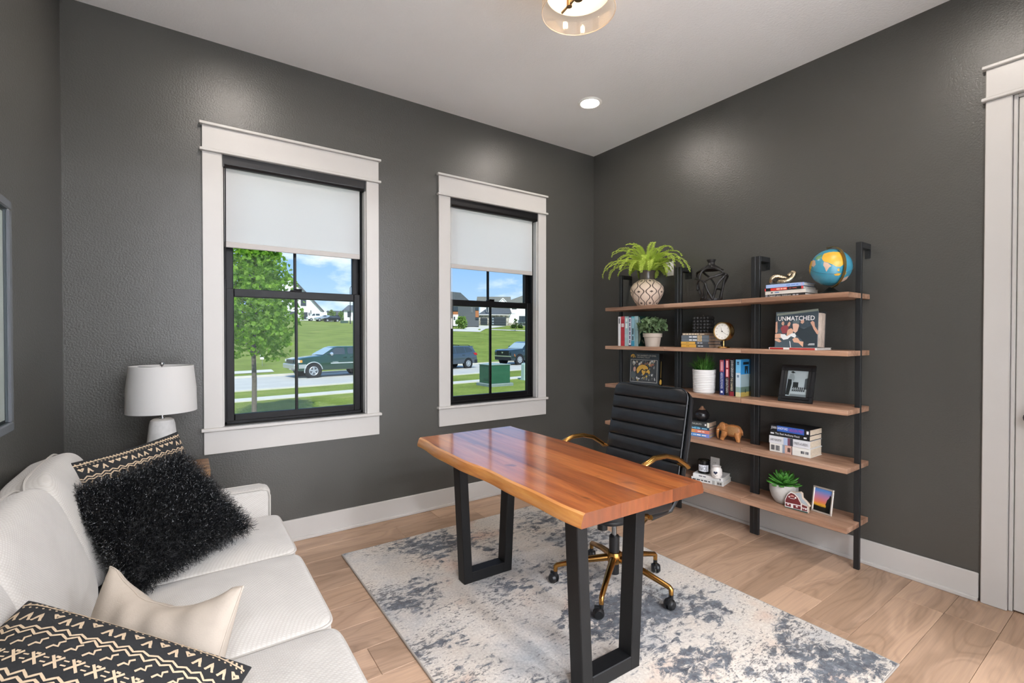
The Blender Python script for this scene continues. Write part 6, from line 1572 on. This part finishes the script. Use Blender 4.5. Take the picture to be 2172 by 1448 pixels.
# four upright novels
x = -0.222
ups = [(1527.2, 1535.6, 763, '#2c3a78', [(0.0, 0.34, '#b2505c')], [('#1', 0.05, 0.30, 0.5, '#dca0a6'), ('ABSOLUTE POWER', 0.36, 0.82, 0.55, '#dfe2ee'), ('#1', 0.88, 0.94, 0.5, '#e8eaf4')], 'upright novel with a red and blue spine beside the grass plant'),
       (1539.0, 1546.5, 761.5, '#8e1f2c', [(0.50, 1.0, '#2a2a2c')], [('#2', 0.04, 0.48, 0.55, '#efb4b4'), ('LEVIATHAN', 0.54, 0.92, 0.6, '#c9c7c2')], 'upright novel with a red and black spine, second in its row'),
       (1548.2, 1557.2, 762, '#20262a', [(0.88, 1.0, '#8e2a34')], [('JOHN GRISHAM', 0.02, 0.48, 0.62, '#e6e6e2'), ('THE CHAMBER', 0.50, 0.86, 0.5, '#e2d9b8')], 'upright novel with a black spine and large white lettering'),
       (1560.8, 1571.2, 762, '#78b4d6', [(0.0, 0.36, '#6fb6de'), (0.36, 0.74, '#c3d3dc'), (0.74, 0.88, '#8fa9a4'), (0.88, 1.0, '#d8d0a0')], [('#2', 0.06, 0.14, 0.4, '#2a4a66'), ('#2', 0.42, 0.48, 0.4, '#4a6a86')], 'thick novel with a sky-blue landscape cover at the end of its row')]
for a, b_, pt, cvr, bd, wd, lab in ups:
    ya, yb = SY(a, x), SY(b_, x); hgt = SZ(a, pt, x) - z; T_ = ya - yb
    r = book((x, (ya + yb) / 2, z), T_, 0.145, hgt, cvr, lab, False, 0, PAGE, bd, wd, 'upright novels')
o = -T_ / 2 - 0.0008
for f0, f1, colr in ((0.60, 1.0, '#2f86c0'), (0.26, 0.60, '#8fa3a6'), (0.12, 0.26, '#5a7060'), (0.0, 0.12, '#b09a50')):
    obj('cover_print', B().box(0.002, 0.144, o, o + 0.001, f0 * hgt, f1 * hgt), C(colr, 0.4), r)
for pl_ in [[(0.05, 0.62 * hgt), (0.06, 0.62 * hgt), (0.07, 0.74 * hgt), (0.08, 0.62 * hgt), (0.09, 0.62 * hgt), (0.09, 0.82 * hgt), (0.05, 0.82 * hgt)], [(0.03, 0.86 * hgt), (0.10, 0.86 * hgt), (0.10, 0.93 * hgt), (0.03, 0.93 * hgt)], [(0.055, 0.10 * hgt), (0.065, 0.10 * hgt), (0.063, 0.20 * hgt), (0.056, 0.20 * hgt)]]: flat('cover_print', [pl_], C('#14242e', 0.5), r, (0, o, 0), XR, ZU)
# photo frames
def photo_frame(name, a, b_, hgt, fw, dep, lean, zs, fm, label, prof='deep'):
    q0 = on_z(a[0], a[1], zs); q1 = on_z(b_[0], b_[1], zs); w = (q1 - q0).length; q0.z = zs + 0.0005
    r = thing(name, q0, rot=leanrot(q1 - q0, lean), label=label, cat='photo frame')
    for x0, x1, z0, z1 in ((0, w, 0, fw), (0, w, hgt - fw, hgt), (0, fw, fw, hgt - fw), (w - fw, w, fw, hgt - fw)): obj('frame_rail', B().box(x0, x1, -dep * 0.5, dep * 0.5, z0, z1), fm, r, bevel=0.002)
    if prof == 'deep':
        g = fw * 0.45
        for x0, x1, z0, z1 in ((g, w - g, g, g + 0.004), (g, w - g, hgt - g - 0.004, hgt - g), (g, g + 0.004, g, hgt - g), (w - g - 0.004, w - g, g, hgt - g)): obj('frame_bead', B().box(x0, x1, -dep * 0.5 - 0.005, -dep * 0.45, z0, z1), fm, r, bevel=0.0015)
    obj('backing', B().box(fw * 0.8, w - fw * 0.8, dep * 0.1, dep * 0.45, fw * 0.8, hgt - fw * 0.8), C('#151515', 0.7), r)
    ew = hgt * 0.62; st_ = B(); st_.obox((w / 2, dep * 0.5 + 0.02, ew * 0.5), (0.02, 0, 0), (0, 0.002, 0), (0, 0.0, ew * 0.5)) ; obj('easel_leg', st_, C('#151515', 0.7), r)
    return r, w
FB = mat('frame_black', '#1d1e20', 0.22)
r, w = photo_frame('photo_frame', (1650.5, 850), (1723, 857), 0.232, 0.036, 0.018, R(17), z, FB, 'black moulded photo frame with a black-and-white street photo')
ox_, oz_, pw, ph = 0.036, 0.036, w - 0.072, 0.232 - 0.072
def fp(colr, pl, k):
    for p_ in pl: flat('print_photo', [[(ox_ + a * pw, oz_ + b_ * ph) for a, b_ in p_]], tc(colr), r, (0, 0.0015, 0), XR, ZU, 0.0004 + 0.0002 * k)
fp('#c4c4c6', [rect2(0, 0, 1, 1)], 0); fp('#8e8e90', [rect2(0.2, 0.0, 1, 0.10), [(0.85, 0.35), (1, 0.35), (1, 0.75), (0.85, 0.70)]], 1); fp('#55565a', [[(0.84, 0.30), (1, 0.30), (1, 0.74), (0.86, 0.70)]], 2)
fp('#1e1f20', [[(0.0, 0.05), (0.16, 0.04), (0.24, 0.5), (0.22, 0.68), (0.04, 0.68)], rect2(0.30, 0.36, 0.56, 0.56), [(0.13, 0.94), (0.24, 0.99), (0.38, 0.92), (0.24, 0.90)]] + [[(0.28 + 0.09 * i, 0.20), (0.34 + 0.09 * i, 0.20), (0.35 + 0.09 * i, 0.36), (0.29 + 0.09 * i, 0.38)] for i in range(7)], 3)
fp('#a8a8aa', [[(0.06, 0.66), (0.20, 0.66), (0.34, 0.58), (0.36, 0.74), (0.28, 0.90), (0.12, 0.88)]], 4); fp('#e2e2e2', [[(0.30 + 0.1 * i, 0.28), (0.34 + 0.1 * i, 0.27), (0.33 + 0.1 * i, 0.34)] for i in range(6)], 5)
obj('glazing', B().box(0.034, w - 0.034, -0.003, -0.0022, 0.034, 0.198), PANE, r)

# ================================================== fourth shelf
z = SZT[3]
q0 = on_z(1451, 921, z); q1 = on_z(1504, 929, z); Ln = (q1 - q0).length; ang = math.atan2(-(q1.x - q0.x), -(q1.y - q0.y)); mid = (q0 + q1) / 2; zz = z
st = [(0.026, '#4a86c8', [(0.0, 0.06, '#8fa8dc'), (0.85, 1.0, '#7d90d8')], [('#3', 0.08, 0.5, 0.35, '#bcd8ee'), ('#2', 0.52, 0.88, 0.35, '#e8f0f8')], 'blue paperback at the bottom of the stack under the dark bud vase'),
      (0.025, '#d8806a', [(0.0, 0.10, '#c8a8a0'), (0.10, 0.45, '#dc9a5c')], [('#2', 0.55, 0.82, 0.3, '#f4d8cc')], 'coral paperback second from the bottom under the dark bud vase'),
      (0.020, '#1f4a62', [(0.42, 0.62, '#3f86a8')], [('#4', 0.06, 0.92, 0.35, '#8fc0d4')], 'dark teal paperback second from the top under the dark bud vase'),
      (0.036, '#3c4040', [(0.0, 0.085, '#ddd6b0'), (0.92, 1.0, '#ddd6c0')], [('#2', 0.14, 0.26, 0.3, '#a8aca8'), ('THE JESUITS', 0.32, 0.70, 0.38, '#d8d8d0'), ('#1', 0.83, 0.89, 0.35, '#e8e8e4')], 'thick black and cream book on top of the stack under the dark bud vase')]
for T_, cvr, bd, wd, lab in st:
    book((mid.x, mid.y, zz), T_ - 0.0005, 0.135, Ln, cvr, lab, True, -ang if False else ang * 0 + math.atan2(q1.x - q0.x, -(q1.y - q0.y)), PAGED, bd, wd, 'books under the bud vase'); zz += T_
by = SY(1489.5, -0.175)
r = thing('bud_vase', (-0.172, by - 0.0, zz), 0, 'small round dark bud vase with a tan neck on a stack of books', 'vase')
obj('body', B().lathe([(0.024, 0.0), (0.030, 0.003), (0.046, 0.022), (0.051, 0.042), (0.046, 0.060), (0.032, 0.076), (0.0245, 0.0815)], 36), mat('dark_glaze', '#1f1e20', 0.22), r, smooth=True)
obj('neck', B().lathe([(0.0245, 0.0812), (0.015, 0.091), (0.009, 0.101), (0.008, 0.106), (0.0055, 0.106), (0.0055, 0.095)], 24, cap=False), mat('tan_clay', '#9c7458', 0.7), r, smooth=True)
# carved elephant (faces +y, towards the corner)
ex, ey = -0.165, (SY(1523, -0.165) + SY(1577, -0.165)) / 2
el = thing('elephant_figurine', (ex, ey, z), R(8), 'carved light wood elephant figurine with filigree flanks', 'figurine')
b = B(); S_ = 1.0
b.sphere((0, -0.018, 0.071), 0.044, 20, 14, (0.80, 1.30, 0.98)); b.sphere((0, -0.042, 0.072), 0.040, 18, 12, (0.80, 0.95, 1.0)); b.sphere((0, 0.012, 0.078), 0.036, 18, 12, (0.8, 0.9, 0.9))
b.sphere((0, 0.050, 0.088), 0.031, 18, 12, (0.74, 0.85, 1.08)); b.sphere((0, 0.050, 0.112), 0.013, 12, 8, (0.9, 0.9, 0.8))
b.tube([(0, 0.064, 0.090), (0, 0.078, 0.075), (0, 0.084, 0.052), (0, 0.084, 0.030), (0, 0.082, 0.012), (0, 0.077, 0.004)], [0.017, 0.0135, 0.0105, 0.0085, 0.007, 0.0055], 12)
for sx, sy, fwd_, in ((-0.019, 0.026, 0.018), (0.019, 0.026, 0.034), (-0.019, -0.052, -0.010), (0.019, -0.052, 0.006)):
    b.tube([(sx * 0.8, sy, 0.062), (sx, sy + fwd_ * 0.5, 0.034), (sx, sy + fwd_, 0.012), (sx, sy + fwd_ + 0.002, 0.0035)], [0.023, 0.0175, 0.0135, 0.0150], 12)
b.tube([(0, -0.076, 0.085), (0, -0.084, 0.066), (0, -0.083, 0.045)], [0.005, 0.0035, 0.0025], 8)
me = b.mesh('body_raw'); tmp = bpy.data.objects.new('tmp', me); COL.objects.link(tmp)
md = tmp.modifiers.new('r', 'REMESH'); md.mode = 'VOXEL'; md.voxel_size = 0.0022
ms = tmp.modifiers.new('s', 'SMOOTH'); ms.iterations = 4; ms.factor = 0.5
dg = bpy.context.evaluated_depsgraph_get(); dg.update(); me2 = bpy.data.meshes.new_from_object(tmp.evaluated_get(dg)); bpy.data.objects.remove(tmp)
me2.materials.clear()
CW = wood('carved_wood', '#8a5c34', '#b5834f', '#cfa06a', 1, 20, 4, 0.5)
def filigree():
    t = NT('filigree'); v = t.coord('Object', (1, 1, 1), (0, 0, 0), (0.0, 0.0, 0.0)); sp = t.n('ShaderNodeSeparateXYZ'); t.t.links.new(v, sp.inputs[0])
    a = t.math('ADD', t.math('MULTIPLY', sp.outputs['Y'], 1), sp.outputs['Z']); c_ = t.math('SUBTRACT', sp.outputs['Y'], sp.outputs['Z'])
    def ln(q): return t.math('LESS_THAN', t.math('FRACT', t.math('MULTIPLY', q, 150)), 0.45)
    h = t.math('MAXIMUM', ln(a), ln(c_))
    t.pr(Base_Color=t.mix(h, '#2e1c10', '#b5834f'), Roughness=0.6, Normal=t.bump(h, 1.0, 0.002)); return t.m
obj('body', me2, CW, el, smooth=True, ang=180)
FIL = filigree()
for s in (-1, 1):
    def pf_(u, v, s=s):
        yy = -0.064 + 0.066 * u; zz_ = 0.046 + 0.056 * v; k = max(0.0, 1 - ((yy + 0.024) / 0.064) ** 2 - ((zz_ - 0.072) / 0.045) ** 2)
        return (s * (0.0362 * math.sqrt(k) + 0.0012 - (0.006 if k <= 0.12 else 0)), yy, zz_)
    obj('filigree_panel', B().grid(pf_, 14, 12), FIL, el, smooth=True, ang=180)
    e = B(); e.sphere((s * 0.024, 0.036, 0.090), 0.020, 14, 10, (0.22, 0.75, 1.05)); obj('ear', e, CW, el, smooth=True, rot=(0, 0, 0))
    obj('tusk', B().tube([(s * 0.012, 0.066, 0.074), (s * 0.014, 0.078, 0.066), (s * 0.012, 0.086, 0.066)], [0.003, 0.0022, 0.0008], 8), C('#e0cba8', 0.4), el, smooth=True)
    obj('eye', B().sphere((s * 0.0185, 0.063, 0.097), 0.0022, 8, 6), C('#2a1a10', 0.3), el, smooth=True)
# stack of four novels
q0 = on_z(1632, 955, z); q1 = on_z(1718, 972, z); Ln = (q1 - q0).length; mid = (q0 + q1) / 2; zz = z
st = [(0.052, '#e4e2da', [(0.33, 0.39, '#8f9cac'), (0.39, 0.555, '#d0a898'), (0.555, 0.575, '#5a4a48')], [('#4', 0.04, 0.13, 0.6, '#4a4c50'), ('#4', 0.16, 0.26, 0.6, '#5a5c60'), ('#2', 0.46, 0.53, 0.5, '#3a3032'), ('#2', 0.78, 0.86, 0.3, '#4a4c50'), ('#2', 0.89, 0.96, 0.3, '#6a6c70')], 'thick cream hardback at the bottom of the stack under the blue thriller'),
      (0.046, '#d8d8da', [(0.37, 0.47, '#a8b8d4'), (0.47, 0.53, '#7a4a5c'), (0.53, 0.60, '#3a3c44')], [('LARRY McMURTRY', 0.03, 0.32, 0.32, '#3c3e44'), ('STREETS of LAREDO', 0.62, 0.95, 0.32, '#3c3e44')], 'pale grey western novel second from the bottom of its stack'),
      (0.031, '#17181a', [], [('#1', 0.02, 0.11, 0.3, '#d8d8d8'), ('The Real Anthony Fauci', 0.14, 0.76, 0.5, '#f0f0ee'), ('#1', 0.86, 0.93, 0.3, '#d8d8d8')], 'black hardback with white title below the blue thriller'),
      (0.036, '#0f1218', [(0.18, 0.86, '#2c5cb0')], [('JOHN SANDFORD', 0.02, 0.46, 0.55, '#eef0f4'), ('HIDDEN PREY', 0.49, 0.85, 0.48, '#b04a90'), ('#1', 0.92, 0.97, 0.5, '#e8e8ea')], 'black and blue thriller on top of the stack of four novels')]
for T_, cvr, bd, wd, lab in st:
    book((mid.x + rng.uniform(-0.003, 0.003), mid.y + rng.uniform(-0.003, 0.003), zz), T_ - 0.0006, 0.158, Ln * rng.uniform(0.97, 1.0), cvr, lab, True, math.atan2(q1.x - q0.x, -(q1.y - q0.y)) + R(rng.uniform(-1, 1)), PAGE, bd, wd, 'stack of four novels'); zz += T_

# ================================================== bottom shelf
z = SZT[4]
q0 = on_z(1466.5, 1018, z); q1 = on_z(1534, 1032, z); Ln = (q1 - q0).length; mid = (q0 + q1) / 2; rz = math.atan2(q1.x - q0.x, -(q1.y - q0.y))
book((mid.x, mid.y, z), 0.029, 0.17, Ln, '#dcdcd8', 'white book with black print at the bottom under the NICE candle', True, rz, PAGEW, [(0.66, 0.74, '#a8a8a4'), (0.80, 0.98, '#b8b6b0')], [('#5', 0.04, 0.60, 0.28, '#3a3c40'), ('#2', 0.82, 0.95, 0.5, '#5a5a58')], 'white books under the candle')
book((mid.x + 0.006, mid.y - 0.001, z + 0.0295), 0.025, 0.165, Ln * 0.93, '#e6e5e2', 'plain white book on top of its pair, under the NICE candle', True, rz + R(1), PAGEW, [], [('#2', 0.20, 0.44, 0.3, '#6a6c70'), ('#1', 0.90, 0.93, 0.4, '#3a3c40')], 'white books under the candle')
zz = z + 0.055
def wrap(o, rad):
    for v in o.data.vertices: v.co.x += rad - math.sqrt(max(0, rad * rad - v.co.y * v.co.y))
cx_ = -0.155; cy_ = SY(1494.5, cx_)
r = thing('jar_candle', (cx_, cy_, zz), R(26), 'black glass jar candle with a label reading NICE', 'candle')
obj('jar', B().lathe([(0.038, 0), (0.041, 0.003), (0.041, 0.092), (0.039, 0.094), (0.0375, 0.092), (0.0375, 0.076), (0.0, 0.075)], 36), mat('black_glass', '#121314', 0.12), r, smooth=True)
obj('wax', B().lathe([(0.0, 0.0765), (0.0373, 0.0765)], 28, cap=False), C('#cfc88e', 0.6), r)
lb = flat('label', [[(u0_, 0.018), (u0_ + 0.0092, 0.018), (u0_ + 0.0092, 0.064), (u0_, 0.064)] for u0_ in [-0.032 + 0.0092 * i for i in range(7)]], C('#dfe2e8', 0.5), r, (-0.041, 0, 0), (0, -1, 0), (0, 0, 1), 0.0006); wrap(lb, 0.041)
tx = text('label_lettering', 'NICE', C('#3a404a', 0.5), r, (-0.041, 0, 0.040), (0, -1, 0), (0, 0, 1), 0.050, 0.028, True, 0.0011); wrap(tx, 0.041)
jx = -0.185; jy = SY(1521.5, jx)
r = thing('heart_jar', (jx, jy, zz), R(20), 'small white ceramic jar with a navy heart beside the NICE candle', 'jar')
obj('body', B().lathe([(0.026, 0), (0.030, 0.003), (0.0355, 0.020), (0.037, 0.042), (0.035, 0.060), (0.028, 0.070), (0.027, 0.074), (0.030, 0.080), (0.027, 0.0805), (0.024, 0.074), (0.024, 0.06)], 36, cap=False), mat('white_glaze', '#e6e1da', 0.3), r, smooth=True)
obj('inside', B().lathe([(0, 0.058), (0.026, 0.060)], 20, cap=False), C('#8a8680', 0.7), r)
hp = [(0.0135 * (16 * math.sin(t_) ** 3) / 16, 0.012 * (13 * math.cos(t_) - 5 * math.cos(2 * t_) - 2 * math.cos(3 * t_) - math.cos(4 * t_)) / 16 + 0.040) for t_ in [2 * PI * i / 28 for i in range(28)]]
h_ = flat('heart', [[(a, b_) for a, b_ in hp]], C('#1f2a44', 0.4), r, (-0.037, 0, 0), (0, -1, 0), (0, 0, 1), 0.0008); wrap(h_, 0.037)
k_ = flat('print', [rect2(-0.015, 0.020, 0.014, 0.022), rect2(-0.009, 0.014, 0.004, 0.016)], C('#5a5c60', 0.5), r, (-0.0362, 0, 0), (0, -1, 0), (0, 0, 1), 0.0018); wrap(k_, 0.037)
# succulent
q = on_z(1664, 1060, z); sx_, sy_ = -0.150, SY(1664.5, -0.150)
r = thing('succulent_plant', (sx_, sy_, z), 0, 'green rosette succulent in a rough white concrete pot', 'potted plant')
obj('pot', B().lathe([(0.042, 0), (0.048, 0.003), (0.068, 0.035), (0.079, 0.075), (0.080, 0.105), (0.075, 0.118), (0.069, 0.118), (0.071, 0.100), (0.0, 0.098)], 36), mat('concrete_pot', '#b9b6b0', 0.85, 0, 0.12, 14, 60, 0.3, 0.003), r, smooth=True)
SUC = mat('succulent_green', '#4f8f3a', 0.4, 0, 0.25, 25); rg = random.Random(2); k = 0
for ring, n, el_, L_, wd in ((0, 11, 5, 0.102, 0.023), (1, 9, 22, 0.100, 0.022), (2, 8, 42, 0.090, 0.021), (3, 6, 60, 0.070, 0.018), (4, 4, 77, 0.048, 0.014)):
    for i in range(n):
        a = 2 * PI * i / n + ring * 0.35 + rg.uniform(-0.1, 0.1); e_ = R(el_ + rg.uniform(-5, 5)); d = Vector((math.cos(a) * math.cos(e_), math.sin(a) * math.cos(e_), math.sin(e_))); s_ = Vector((-math.sin(a), math.cos(a), 0)); n_ = d.cross(s_) * -1
        def lf(u, v, d=d, s_=s_, n_=n_, L_=L_, wd=wd):
            th = 2 * PI * v; wdt = wd * math.sin(PI * min(1, u * 0.93 + 0.06)) ** 0.6 * (0.55 + 0.45 * u) if u < 1 else 0.0005
            return d * (L_ * u) + s_ * (math.cos(th) * wdt) + n_ * (math.sin(th) * wdt * 0.38 - 0.012 * u * u) + Vector((0, 0, 0.104 + ring * 0.008))
        obj('leaf', B().grid(lf, 8, 8), SUC, r, smooth=True, ang=180)
# barn block
q0 = on_z(1665, 1075, z); q1 = on_z(1713, 1088.5, z); bw = (q1 - q0).length; q0.z = z
r = thing('barn_block', q0, rot=leanrot(q1 - q0, 0), label='flat painted wooden block shaped like a red barn with a grey roof', cat='ornament')
def bc(x_, y_): return ((x_ - 480) / 560 * bw, (1085 + (x_ - 480) * 0.28 - y_) / (1000) * bw * 1.72)
out = [bc(*p_) for p_ in [(475, 1090), (475, 870), (540, 720), (630, 645), (740, 690), (790, 665), (850, 665), (895, 710), (905, 830), (1000, 930), (1090, 1060), (1045, 1100), (1045, 1245)]]
obj('block', B().prism(out, 0, 0.022, 1), C('#c9b8a4', 0.7), r, bevel=0.0008)
def bp_(nm, colr, pls, k): tag(flat(nm, [[bc(*p_) for p_ in pl] for pl in pls], tc(colr), r, (0, 0, 0), XR, ZU, 0.0003 + 0.0002 * k), kind='stuff' if len(pls) > 2 else None)
bp_('painted_white', '#e9e6e0', [[(478, 1065), (478, 870), (540, 725), (628, 650), (720, 700), (800, 790), (880, 960), (890, 1180), (700, 1140)], [(890, 970), (1045, 1070), (1045, 1215), (890, 1180)]], 0)
bp_('painted_roof', '#a9b3ba', [[(640, 655), (740, 695), (850, 680), (890, 720), (900, 835), (1000, 940), (1075, 1055), (900, 965), (820, 800), (730, 700)]], 1)
bp_('painted_red', '#6f2a2c', [[(492, 945), (492, 880), (550, 745), (630, 685), (710, 720), (790, 810), (870, 970), (872, 1030)], [(495, 970), (632, 1000), (632, 1080), (495, 1045)], [(688, 1015), (875, 1055), (875, 1150), (690, 1108)], [(905, 1000), (1030, 1060), (1030, 1110), (905, 1080)], [(905, 1100), (1030, 1130), (1030, 1190), (905, 1165)]], 2)
bp_('painted_detail', '#ece8e2', [[(540, 985), (580, 993), (580, 1025), (540, 1017)], [(755, 1040), (800, 1050), (800, 1090), (755, 1080)], [(570, 770), (605, 770), (605, 810), (570, 810)], [(725, 800), (765, 800), (765, 845), (725, 845)], [(605, 825), (725, 850), (725, 862), (605, 838)], [(975, 1105), (1015, 1112), (1015, 1150), (975, 1143)], [(930, 1095), (945, 1098), (945, 1135), (930, 1132)]], 3)
bp_('painted_flag', '#d9988c', [[(615, 760), (660, 745), (712, 775), (705, 805), (650, 785), (618, 790)]], 4)
bp_('painted_grass', '#2f4f48', [[(478, 1088), (478, 1062), (700, 1118), (1045, 1205), (1045, 1243)]], 5)
# sunset photo frame
SIL = mat('frame_silver', '#d9cfc4', 0.3, 0.6)
r, w = photo_frame('photo_frame', (1720.5, 1082), (1764, 1095.5), 0.150, 0.010, 0.012, R(10), z, SIL, 'thin silver photo frame with a sunset picture at the end of the bottom shelf', 'plain')
fx_, fz_ = 0.010, 0.010; pw, ph = w - 0.020, 0.130
def sunset():
    t = NT('sunset_print'); c_ = t.n('ShaderNodeTexCoord'); sp = t.n('ShaderNodeSeparateXYZ'); t.t.links.new(c_.outputs['Object'], sp.inputs[0])
    nz = t.noise(t.coord('Object', (25, 1, 140)), 1.0, 3, 0.6); f = t.math('DIVIDE', sp.outputs['Z'], 0.15); f = t.math('ADD', f, t.math('MULTIPLY', t.math('SUBTRACT', nz, 0.5), 0.10))
    t.pr(Base_Color=t.ramp(f, (0.0, '#16261a'), (0.24, '#2a2420'), (0.31, '#d8a02c'), (0.42, '#d8785c'), (0.62, '#b87894'), (0.85, '#5a84c0')), Roughness=0.25); return t.m
obj('print_photo', B().box(fx_, w - fx_, 0.0008, 0.0016, fz_, 0.140), sunset(), r)
flat('print_silhouette', [[(fx_ + pw * 0.70, fz_), (fx_ + pw, fz_), (fx_ + pw, fz_ + ph * 0.72), (fx_ + pw * 0.90, fz_ + ph * 0.80), (fx_ + pw * 0.86, fz_ + ph * 0.68), (fx_ + pw * 0.76, fz_ + ph * 0.58), (fx_ + pw * 0.68, fz_ + ph * 0.34), (fx_ + pw * 0.72, fz_ + ph * 0.30)], rect2(fx_, fz_, fx_ + pw, fz_ + ph * 0.20)], C('#121512', 0.4), r, (0, 0.0008, 0), XR, ZU, 0.0003)
